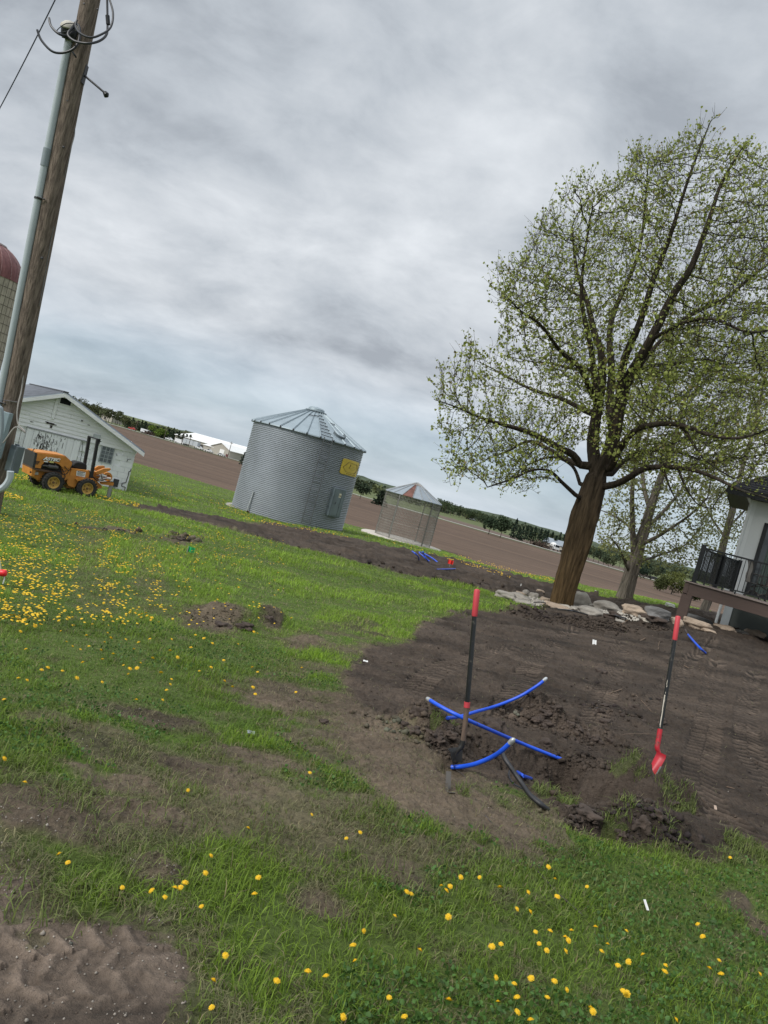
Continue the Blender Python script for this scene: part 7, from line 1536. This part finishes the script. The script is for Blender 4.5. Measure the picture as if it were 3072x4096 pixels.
def shovel2():
    f = at(2622, 3104); Y0 = f[1]; root = empty('trenching_shovel', f, 0, 'red shovel with chipped black and white handle leaning at the right of the hole', 'shovel'); L = lambda q: np.asarray(q) - f
    def W(x, y, t): return P(x, y, Y0 + .05 + .20 * t)
    top = W(2713, 2463, 1); g = W(2699, 2560, .86); s0 = W(2641, 2915, .3)
    m = MB(); m.tube([L(g), L(s0)], .0165, 16); h = m.build('handle', hblack, root, True)
    ax = (top - g) / np.linalg.norm(top - g); m = MB(); m.tube([L(g), L(g + ax * .01), L(top - ax * .012), L(top - ax * .004), L(top)], (.018, .0205, .021, .017, .006), 18); m.build('grip', redgrip, root, True)
    # worn off paint: pale wood strip on the left of the lower shaft
    r_ = np.random.default_rng(3); m = MB(); v = s0 - g
    for k in range(46):
        t0 = r_.uniform(.45, .97) if k > 3 else .62 + .08 * k; ln = r_.uniform(.008, .03) if k > 3 else .1; off = np.array([-.0105 + r_.uniform(-.003, .006 if k > 3 else .001), -.0125, 0]); m.tube([L(g + v * t0 + off), L(g + v * min(.99, t0 + ln) + off)], .0055 if k < 4 else r_.uniform(.001, .003), 5)
    m.build('chipped_paint', mat('bare_pale_wood', (.55, .50, .42), .7, var=.2), h)
    m = MB(); m.tube([L(s0 + (g - s0) * .012), L(s0)], .0185, 14); m.build('ferrule', mat('green_ferrule', (.02, .05, .04), .5, var=.2), root, True)
    m = MB(); m.tube(smooth_path([L(s0), L(W(2634, 2960, .2)), L(W(2629, 2990, .12)), L(W(2637, 3015, .05)), L(W(2642, 3040, 0) + np.array([0, -.02, 0]))], 4), [.021] * 9 + [.020, .019, .017, .015, .013, .011, .009, .006], 14); m.build('socket', red, root, True)
    a, b, c, d = P(2630, 3008, Y0 + .06), P(2668, 3024, Y0 - .02), P(2627, 3106, Y0 - .06), P(2596, 3066, Y0 + .02); 
    blade(root, L(b), L(a), L(d), L(c), .018, red)
    m = MB(); m.quadp(L(P(2618, 3104, Y0 - .07)), L(P(2624, 3104, Y0 - .07)), L(P(2646, 3066, Y0 - .06)), L(P(2640, 3066, Y0 - .06)), .002, (0, -1, 0)); m.build('worn_edge', mat('bright_steel', (.5, .5, .5), .3, .7, var=.1), root)
shovel1(); shovel2()

# ------------------------------------------------------------------ pipes and cables
blue = add_mud(mat('blue_pipe', (.012, .085, .62), .40, var=.10, vscale=6), .33, 11); tape = add_mud(mat('silver_tape', (.42, .44, .45), .4, .4, var=.3, vscale=20), .42, 30)
def pipe(pts, r, label, name='blue_pipe', m=blue, cat='pipe', taped=(), group=None, dirt=None, k=6):
    W = smooth_path([at(x, y, h + r) for x, y, h in pts], k); o = W[0].copy(); root = MB().tube([p - o for p in W], r, 14).build(name, m, None, True); root.location = Vector([float(c) for c in o]); tag(root, label, cat, group)
    for e in taped:
        i = 0 if e == 0 else len(W) - 1; j = 2 if e == 0 else len(W) - 3; a = W[i] - o; b = W[j] - o; d = (a - b) / np.linalg.norm(a - b)
        MB().tube([a - d * .03, a, a + d * .012, a + d * .02], (r * 1.12, r * 1.18, r * .95, r * .5), 12).build('taped_end', tape, root, True)
    return root
pipe([(1712, 2796, .10), (1780, 2836, .17), (1880, 2884, .22), (2060, 2962, .16), (2160, 3003, .06), (2262, 3043, -.04), (2292, 3055, -.12)], .0140, 'longest blue pipe running from the left spoil heap down into the hole', taped=(0,))
pipe([(1790, 2872, .03), (1840, 2866, .06), (1900, 2848, .06), (1990, 2822, .05), (2080, 2785, .10), (2150, 2742, .16), (2182, 2716, .20)], .0140, 'blue pipe lying on the bare earth with taped upper end behind the shovel', taped=(1,))
pipe([(1805, 3069, .0), (1850, 3066, .03), (1900, 3056, .07), (1960, 3032, .15), (2005, 3004, .24), (2050, 2962, .34)], .0150, 'arched blue pipe rising from the shovel blade with a taped end', taped=(1,))
pipe([(2070, 3088, .02), (2095, 3104, .05), (2125, 3114, .0)], .012, 'short torn blue pipe stub beside the black cable')
pipe([(2752, 2538, .10), (2775, 2565, .14), (2800, 2592, .10), (2822, 2612, .0)], .022, 'short bent blue pipe standing out of the earth before the deck').location
pipe([(2740, 2518, .14), (2746, 2528, .13), (2753, 2539, .10)], .021, 'muddy end sleeve on the blue pipe before the deck', 'pipe_sleeve', mat('muddy_steel', (.06, .045, .04), .7, var=.3), 'pipe')
c4p = lambda L_: [(*c4(a, b), h) for a, b, h in L_]
pipe(c4p([(688, 1120, .2), (715, 1140, .35), (745, 1165, .3), (760, 1190, .2), (760, 1215, 0)]), .025, 'bent blue pipe hooking into the earth track left of the coil')
pipe(c4p([(870, 1240, 0), (840, 1200, .15), (800, 1165, .2), (768, 1140, .15), (775, 1128, .15), (820, 1145, .12), (900, 1190, .1), (955, 1230, .05), (962, 1242, .03), (900, 1238, .02), (860, 1215, .05), (825, 1170, .2), (808, 1125, .4)]), .024, 'loose coil of blue pipe on the earth track before the corn crib', 'coiled_pipe')
pipe(c4p([(962, 1320, .02), (1060, 1318, .03), (1165, 1314, .02)]), .020, 'straight thin blue pipe lying on the earth track by the red flag')
blackp = mat('black_wrap', (.018, .018, .02), .5, var=.35, bump=.003, bscale=60)
pipe([(2003, 2998, .16), (2020, 3035, .14), (2050, 3080, .10), (2085, 3130, .06), (2120, 3180, .04), (2160, 3215, .03), (2192, 3238, 0)], .0155, 'thick black taped cable bundle running from the arched pipe to the near grass', 'cable_bundle', blackp, 'cable')
pipe([(2045, 3062, .10), (2035, 3100, .05), (2055, 3135, .03), (2100, 3160, .05), (2150, 3195, .05), (2200, 3240, 0)], .005, 'thin black cable looped beside the taped bundle', 'thin_cable', cable_m, 'cable')
pipe([(1786, 3063, .02), (1820, 3078, .01), (1850, 3098, .01), (1885, 3140, .0), (1900, 3190, .0), (1925, 3240, .0), (1975, 3300, .0), (2030, 3350, .0), (2120, 3450, .0), (2220, 3560, .005), (2330, 3660, .005)], .0035, 'thin brown wire winding from the shovel toward the near grass', 'wire', mat('dusty_wire', (.06, .05, .045), .7, var=.3), 'wire')
pipe([(*cr(585, 222), .10), (*cr(660, 228), .14), (*cr(740, 242), .16), (*cr(830, 268), .05)], .018, 'black drip tube arching over the long tan boulder', 'irrigation_tube', cable_m, 'tube')
pipe([(*cr(985, 260), .10), (*cr(1040, 266), .12), (*cr(1100, 284), .10), (*cr(1160, 300), .02)], .018, 'black drip tube beside the gravel', 'irrigation_tube', cable_m, 'tube')
pipe([(*cr(385, 165), .12), (*cr(440, 163), .14), (*cr(510, 178), .06)], .014, 'black drip tube left of the big trunk', 'irrigation_tube', cable_m, 'tube')

# ------------------------------------------------------------------ small finds on the ground
def plate(px, py, w, h, yaw, tilt, m, name, label, cat, z=.01):
    c = at(px, py); mb = MB(); n = 4; vs = []
    for s in (0, .003):
        for i in range(n + 1):
            for j in range(2): vs.append(((i / n - .5) * w, (j - .5) * h, .012 * math.sin(i * 1.7) * w * 4 + s))
    fs = [(2 * i, 2 * i + 1, 2 * i + 3, 2 * i + 2) for i in range(n)] + [(10 + 2 * i, 12 + 2 * i, 13 + 2 * i, 11 + 2 * i) for i in range(n)] + [(2 * i, 2 * i + 2, 12 + 2 * i, 10 + 2 * i) for i in range(n)] + [(2 * i + 1, 11 + 2 * i, 13 + 2 * i, 3 + 2 * i) for i in range(n)]
    mb.add(vs, fs); o = mb.build(name, m); o.location = Vector([float(c[0]), float(c[1]), float(c[2]) + z]); o.rotation_euler = (tilt, 0, yaw); tag(o, label, cat); return o
wp = mat('scrap_white', (.70, .70, .68), .6, var=.05)
plate(2374, 2584, .07, .12, .1, 1.1, wp, 'paper_scrap', 'white rectangular scrap on the bare earth, nearer of the two', 'scrap', .05)
plate(*cr(1228, 392), .15, .07, -.5, .9, wp, 'paper_scrap', 'torn white scrap on the bare earth before the gravel', 'scrap', .04)
plate(*cr(270, 48), .03, .16, .1, 1.4, wp, 'marker_stub', 'small white stub standing in the earth behind the stones', 'marker', .08)
plate(*cr(728, 58), .12, .08, .3, .9, mat('scrap_yellow', (.6, .45, .12), .6, var=.1), 'yellow_scrap', 'yellow scrap on the earth right of the big trunk', 'scrap', .05)
plate(*cr(898, 78), .10, .05, .3, .6, wp, 'paper_scrap', 'tiny white scrap on the far earth right of the big trunk', 'scrap', .05)
plate(*c4(1590, 1418), .10, .22, .8, 1.0, wp, 'paper_scrap', 'white scrap on the earth track above the red grip', 'scrap', .05)
plate(1460, 2652, .05, .02, .3, .5, wp, 'paper_scrap', 'white scrap at the border of grass and bare earth', 'scrap', .02)
plate(2858, 3240, .022, .03, .3, .9, mat('scrap_tan', (.5, .38, .3), .7, var=.1), 'dry_leaf', 'pale pink leaf standing on the dark earth right of the sods', 'leaf', .02)
plate(2575, 3650, .014, .05, .4, .7, wp, 'paper_scrap', 'white slip in the near grass below the hole', 'scrap', .04)
plate(1000, 2942, .05, .03, .3, .3, mat('scrap_grey', (.2, .22, .24), .7, var=.1), 'paper_scrap', 'dull grey scrap in the worn grass left of the hole', 'scrap', .02)
def bracket():
    c = at(1790, 3175); m = MB(); m.m = Matrix.Rotation(.35, 4, 'Z') @ Matrix.Rotation(-.5, 4, 'X'); m.box(-.018, .018, 0, .003, 0, .12); m.box(-.022, .022, -.05, .003, -.004, 0); m.box(-.018, -.015, -.03, .0, 0, .05)
    o = m.build('metal_bracket', mat('dusty_steel', (.16, .145, .13), .55, .5, var=.3)); o.location = Vector([float(v) for v in c]) + Vector((0, 0, .01)); tag(o, 'bent grey metal bracket lying on the dirt below the shovel', 'bracket')
bracket()
def flag(px, py, col, label, wx=.10, hh=.25, name='marker_flag', rag=False):
    c = at(px, py); r = empty(name, c, 0, label, 'marker flag'); m = MB(); m.tube([(0, 0, -.02), (.01, 0, hh)], .004 if c[1] < 12 else .008, 5); m.build('wire', mat('flag_wire', (.4, .4, .4), .4, .5, var=.1), r)
    m = MB(); n = 8; vs = []
    for s in (0, .004):
        for i in range(n + 1): x = wx * (i / n - (.0 if not rag else .5)); y = .02 * math.sin(i * 1.1) + s; vs += [(x, y, hh - wx * .75 + .01 * math.sin(i * 2)), (x, y, hh + .006 * math.sin(i * 1.7))]
    k = 2 * (n + 1); fs = [(2 * i, 2 * i + 2, 2 * i + 3, 2 * i + 1) for i in range(n)] + [(k + 2 * i, k + 2 * i + 1, k + 2 * i + 3, k + 2 * i + 2) for i in range(n)] + [(2 * i, k + 2 * i, k + 2 * i + 2, 2 * i + 2) for i in range(n)] + [(2 * i + 1, 2 * i + 3, k + 2 * i + 3, k + 2 * i + 1) for i in range(n)]
    m.add(vs, fs); m.build('cloth', col, r, True)
fred = mat('flag_red', (.80, .03, .02), .5, var=.08); fgreen = mat('flag_green', (.02, .40, .12), .5, var=.08)
flag(*c4(1095, 1305), fred, 'small red marker flag on the earth track before the corn crib', .20, .30, rag=True)
flag(745, 2216, fgreen, 'small green marker flag in the dandelion lawn', .12, .14)
# red handled tool cut by the left photo edge
def red_tool():
    c = at(6, 2345); r = empty('pruning_saw', c, 0, 'red handled tool standing in the dandelions at the left photo edge', 'tool'); k = c[1] / FPX
    W = lambda x, y: P(x, y, c[1]) - c
    m = MB(); m.tube(smooth_path([W(-40, 2298), W(-10, 2290), W(12, 2292), W(26, 2293)], 4), (.03, .032, .03, .026, .026, .028, .034, .036, .036, .036, .034, .030, .018), 10); m.build('handle', mat('bright_red_plastic', (.80, .02, .03), .4, var=.15), r, True)
    m = MB(); m.tube([W(18, 2304), W(17, 2318), W(12, 2335)], .006, 6); m.build('hook', wp, r, True)
    m = MB(); m.tube([W(-3, 2240), W(0, 2262), W(2, 2285)], .010, 6); m.build('stem', mat('pale_green_stem', (.45, .5, .35), .6, var=.1), r, True)
red_tool()
# sticks and roots
stk = mat('stick_brown', (.16, .11, .075), .85, var=.3)
STK = 0
for x0, y0, x1, y1, rr, lab in ((2437, 2778, 2528, 2752, .008, 'forked stick on the bare earth, longest one beyond the hole'), (2560, 2565, 2610, 2545, .014, 'stick lying before the white scrap'), (2445, 2946, 2620, 2942, .004, 'thin curved root across the earth left of the red shovel'), (2640, 2560, 2632, 2600, .008, 'upright twig beside the red grip'), (2905, 3150, 2990, 3185, .004, 'thin twig on the dark earth at right'), (2760, 3150, 2820, 3220, .004, 'straw stalk leaning from the right sod'), (3040, 3170, 3090, 3200, .004, 'pale twig at the right photo edge'), (2485, 2500, 2512, 2482, .012, 'two pronged stick at the gravel edge'), (2735, 2665, 2755, 2675, .008, 'short stick right of the red grip'), (2840, 2668, 2790, 2680, .005, 'pale thin twig on the tyre mark'), (2540, 2780, 2605, 2850, .005, 'curved root on the earth beyond the red shovel'), (1350, 3345, 1420, 3350, .003, 'dry stem in the worn grass')):
    a = at(x0, y0); b = at(x1, y1); m_ = (a + b) / 2 + np.array([0, .02, .015]); W = smooth_path([a + [0, 0, .008], m_, b + [0, 0, .012]], 5); o = MB().tube([p - a for p in W], [rr * (1 - .5 * i / len(W)) for i in range(len(W))], 6).build('stick', stk, None, True); o.location = Vector([float(c) for c in a]); tag(o, lab, 'stick', 'sticks and roots on the earth')

# ------------------------------------------------------------------ dandelions
yel = mat('dandelion_yellow', (.78, .50, .008), .55, var=.16, vscale=60, trans=.15); stemm = mat('dandelion_stem', (.16, .20, .07), .6, var=.2)
def flower_mesh(n1=16, petals=True, seed=0):
    r_ = random.Random(seed); m = MB()
    if petals:
        for ring, (R, z, up, cnt) in enumerate(((1.0, -.10, .10, 18), (.80, .05, .30, 15), (.55, .18, .5, 12), (.28, .26, .7, 8))):
            for k in range(cnt):
                a = 2 * math.pi * (k + ring * .4) / cnt + r_.uniform(-.1, .1); w = .17; r1 = R * r_.uniform(.88, 1.06); ca, sa = math.cos(a), math.sin(a); zz = z + up * .25 + r_.uniform(-.03, .05)
                m.add([(r1 * .25 * ca + w * .5 * sa, r1 * .25 * sa - w * .5 * ca, z * .5), (r1 * .25 * ca - w * .5 * sa, r1 * .25 * sa + w * .5 * ca, z * .5), (r1 * ca - w * sa * .5, r1 * sa + w * ca * .5, zz), (r1 * 1.05 * ca, r1 * 1.05 * sa, zz + .02), (r1 * ca + w * sa * .5, r1 * sa - w * ca * .5, zz)], [(0, 1, 2, 3, 4)])
        m.lathe([(.0, .36), (.2, .34), (.5, .18), (.75, .0), (.5, -.18), (0, -.3)], 10)
    else: m.lathe([(.0, .38), (.45, .32), (.85, .12), (1.0, -.02), (.6, -.16), (0, -.25)], 7)
    me = bpy.data.meshes.new('flower_head'); me.from_pydata(m.v, [], m.f); me.update(); me.materials.append(yel); return me
FM = [flower_mesh(seed=k) for k in range(3)]; FL = flower_mesh(petals=False)
sm = MB(); sm.tube([(0, 0, 0), (.05, 0, .5), (0, 0, 1)], (.05, .045, .05), 5); SMe = bpy.data.meshes.new('stem'); SMe.from_pydata(sm.v, [], sm.f); SMe.materials.append(stemm)
d5 = lambda x, y: (1500 + x / 1.0553, 3000 + y / 1.0553); d4 = lambda x, y: (x / 1.106, 3000 + y / 1.106); d3 = lambda x, y: (x / 1.276, 2000 + y / 1.276)
near5 = [(280,572),(318,575),(441,537),(527,577),(135,598),(151,606),(84,699),(190,843),(760,543),(770,618),(895,576),(648,600),(600,670),(656,682),(733,493),(678,767),(740,762),(829,760),(931,745),(803,787),(817,803),(725,845),(806,848),(693,817),(532,818),(494,828),(982,818),(957,848),(1062,762),(1362,734),(1383,786),(1025,908),(1070,893),(1228,908),(1224,934),(1412,920),(1453,887),(1461,944),(1130,862),(1626,945),(512,960),(588,985),(659,962),(758,975),(811,1012),(728,1043),(599,1042),(519,1061),(602,1105),(657,1137),(312,1053),(60,1044),(124,1124),(911,1087),(920,1104),(1272,1138),(1048,1016),(1063,1029),(1499,453),(302,592),(363,537),(310,704)]
near4 = [(20,37),(111,141),(832,178),(1371,100),(1380,285),(1098,344),(1594,364),(1532,390),(934,467),(262,458),(300,497),(541,608),(819,585),(798,607),(730,650),(670,621),(910,543),(1143,563),(1126,635),(891,691),(1610,800),(997,908),(1570,930),(945,1017),(1362,977),(1442,998),(1225,1020),(936,1138),(1519,1180),(775,608),(1562,862)]
mid3 = [(105,670),(206,634),(180,642),(472,633),(310,668),(340,723),(371,747),(411,762),(516,765),(523,812),(578,785),(454,745),(534,725),(441,690),(567,703),(598,608),(569,595),(550,678),(707,725),(643,711),(718,831),(699,857),(664,860),(630,843),(422,828),(245,855),(213,866),(132,760),(93,908),(139,919),(394,908),(319,871),(522,929),(696,1018),(20,1017),(870,940),(876,914),(850,969),(907,802),(975,752),(1085,731),(998,688),(1040,705),(1078,853),(1017,872),(1147,923),(1187,952),(1287,853),(1315,877),(1292,955),(1303,990),(1510,980),(1540,855),(1142,817),(868,768),(877,710),(765,708),(684,760),(822,880),(831,1020),(1216,735),(1296,672),(1314,680),(1488,602),(1147,527),(1034,325),(1218,445),(780,806),(655,888),
 (85,595),(75,585),(100,600),(130,608),(300,615),(345,612),(355,600),(370,598),(660,577),(690,575),(700,560),(710,585),(725,580),(720,598),(745,575),(750,590),(765,597),(775,600),(770,612),(38,540),(30,525),(200,538),(345,480),(280,480),(290,495),(270,478),(530,525),(660,440),(700,288),(625,517)]
used = 0
BIGG = {'near': ('yellow dandelion in the near grass, right foreground', 'dandelions in the right foreground grass'), 'left': ('yellow dandelion bloom on the worn grass, left foreground', 'dandelions in the left foreground'), 'mid': ('yellow dandelion bloom on the middle lawn left of the dug patch', 'dandelions on the middle lawn'), 'far': ('small yellow dandelion in the dense flowering lawn before the trencher', 'dandelions in the dense far lawn')}
stuffV = []; STP = []
def dandelion(px, py, kind, rr, parts=True, hgt=None):
    hgt = hgt or random.uniform(.05, .10); c = at(px, py, hgt); q = np.array([c[0], c[1], float(H0(c[0], c[1]))]); h = c[2] - q[2]
    lab, grp = BIGG[kind]
    if kind == 'near': lab = 'dandelion in the near grass, ' + ('at the bottom photo edge' if py > 3890 else 'slightly above the bottom edge' if py > 3790 else 'halfway down from the hole' if py > 3660 else 'just below the worn patch') + (', right part' if px > 2450 else ', left part' if px < 1900 else ', middle part')
    elif kind == 'left': lab = 'dandelion in the left foreground, ' + ('beside the tyre printed corner' if py > 3800 else 'above the tyre printed corner' if py > 3480 else 'on the worn brown patch') + (', nearer the middle' if px > 900 else ', nearer the left edge')
    elif kind == 'mid': lab = 'dandelion on the middle lawn, ' + ('just above the worn patch' if py > 2660 else 'level with the dug patch' if py > 2500 else 'below the dense drift') + (', right of the dug patch' if px > 1080 else ', left of the dug patch' if px > 550 else ', at the left side')
    else: lab = 'small dandelion in the dense drift, ' + ('by the red handled tool' if px < 250 else 'between the mower wheel marks' if px > 420 else 'left of the mower wheel mark')
    if parts:
        r = empty('dandelion', q, random.uniform(0, 6.28), lab, 'dandelion', grp); s = bpy.data.objects.new('stem', SMe); COL.objects.link(s); s.parent = r; s.scale = (rr * 2.0, rr * 2.0, h)
        f = bpy.data.objects.new('flower_head', random.choice(FM)); COL.objects.link(f); f.parent = r; f.location = (0, 0, h); f.scale = (rr,) * 3; f.rotation_euler = (random.uniform(-.5, .9), random.uniform(-.5, .5), 0)
    else:
        f = bpy.data.objects.new('dandelion', FL); COL.objects.link(f); f.location = Vector([float(v) for v in c]); f.scale = (rr, rr, rr * .9); f.rotation_euler = (random.uniform(-.4, .8), random.uniform(-.4, .4), random.uniform(0, 6)); tag(f, lab, 'dandelion', grp)
for p in near5: dandelion(*d5(*p), 'near', random.uniform(.0095, .0145))
for p in near4: dandelion(*d4(*p), 'left', random.uniform(.009, .014))
for p in mid3: dandelion(*d3(*p), 'mid', random.uniform(.011, .017))
# dense drifts: density read off the lawn, wheel marks of the mower left free
def dens(x, y):
    d = 0
    if y < 620:
        d += 1.25 * math.exp(-((x - 170) / 230.) ** 2) * (1 if y > 60 else .7) * (1 - .5 * (y > 480))
        d += .95 * math.exp(-((x - 590) / 75.) ** 2) * (120 < y < 620) * (1.2 if y < 460 else .6)
        d += .55 * math.exp(-((x - 770) / 60.) ** 2) * (170 < y < 560)
        d += .35 * math.exp(-((x - 960) / 90.) ** 2) * (200 < y < 420)
        d += .75 * math.exp(-((x - 620) / 90.) ** 2) * (95 < y < 165) + .75 * math.exp(-((x - 1130 - (y - 190) * .6) / 100.) ** 2) * (165 < y < 290) + .25 * (x > 1000) * (y < 330)
        d += .4 * (20 < y < 130) * (x < 520)
    if 430 < x < 505 and 150 < y < 520: d *= .12
    if 700 < x < 745 and 180 < y < 520: d *= .3
    return d + .13 * (y < 640) + .22 * (y < 330) * (x > 250)
random.seed(99); cand = []
while len(cand) < 1750:
    x, y = random.uniform(-10, 1450), random.uniform(0, 640)
    if y < 20 + max(0, (x - 260)) * .155: continue
    n = float(vn(np.array([x / 45]), np.array([y / 26]), 3)[0]) * .6 + float(vn(np.array([x / 16]), np.array([y / 10]), 4)[0]) * .4
    if random.random() < dens(x, y) * (max(0, n - .28) * 2.4): cand.append((x, y))
cand.sort(key=lambda p: -p[1]); nind = 300 - len(near5) - len(near4) - len(mid3)
for p in cand[:nind]: dandelion(*d3(*p), 'far', random.uniform(.010, .0145), False, .085)
def far_flowers():
    r_ = np.random.default_rng(2); pts = []
    for p in cand[nind:]: c = at(*d3(*p), .09); pts.append((*c, r_.uniform(.010, .0155)))
    # beyond the track, along the lawn strips and by the shed
    def strip(fn, quad, n, s):
        a, b, c_, d = [np.array(q) for q in quad]
        for _ in range(n): u, v = r_.random(), r_.random(); q = (a * (1 - u) + b * u) * (1 - v) + (d * (1 - u) + c_ * u) * v; w = at(*q, .08); pts.append((*w, r_.uniform(s * .8, s * 1.3)))
    strip(None, [(920, 2015), (1000, 2055), (990, 2065), (860, 2030)], 60, .02); strip(None, [(950, 2055), (1400, 2140), (1390, 2152), (960, 2075)], 130, .022)
    strip(None, [(1760, 2212), (2050, 2300), (2040, 2312), (1790, 2235)], 120, .028); strip(None, [(1790, 2205), (2240, 2322), (2235, 2332), (1850, 2240)], 150, .03)
    strip(None, [(380, 1975), (560, 2010), (560, 2030), (390, 1995)], 90, .02); strip(None, [(530, 1880), (900, 2000), (900, 2020), (530, 1985)], 100, .024)
    strip(None, [(1560, 2150), (1700, 2190), (1690, 2205), (1560, 2170)], 25, .024); strip(None, [(60, 1895), (120, 1900), (120, 1925), (60, 1915)], 40, .02); strip(None, [(0, 1960), (90, 1985), (90, 2000), (0, 1985)], 60, .018)
    strip(None, [(1420, 2118), (1780, 2225), (1770, 2232), (1420, 2135)], 30, .024)
    pts = np.array(pts); m = MB(); base = np.array([v.co for v in FL.vertices]); fb = [list(p.vertices) for p in FL.polygons]; V = []; F = {3: [], 4: []}; n = len(base)
    for k, (x, y, z, s) in enumerate(pts):
        V.append(base * s + [x, y, z]); 
        for f in fb: F[len(f)].append([i + k * n for i in f]) if len(f) in F else None
    me = np_mesh('dandelion_drift', np.concatenate(V), [np.array(F[k]) for k in F if F[k]]); o = link_mesh('dandelion_drift', me, yel); tag(o, 'yellow dandelions too far to tell apart, over the lawn and its strips', 'dandelions', kind='stuff')
far_flowers()
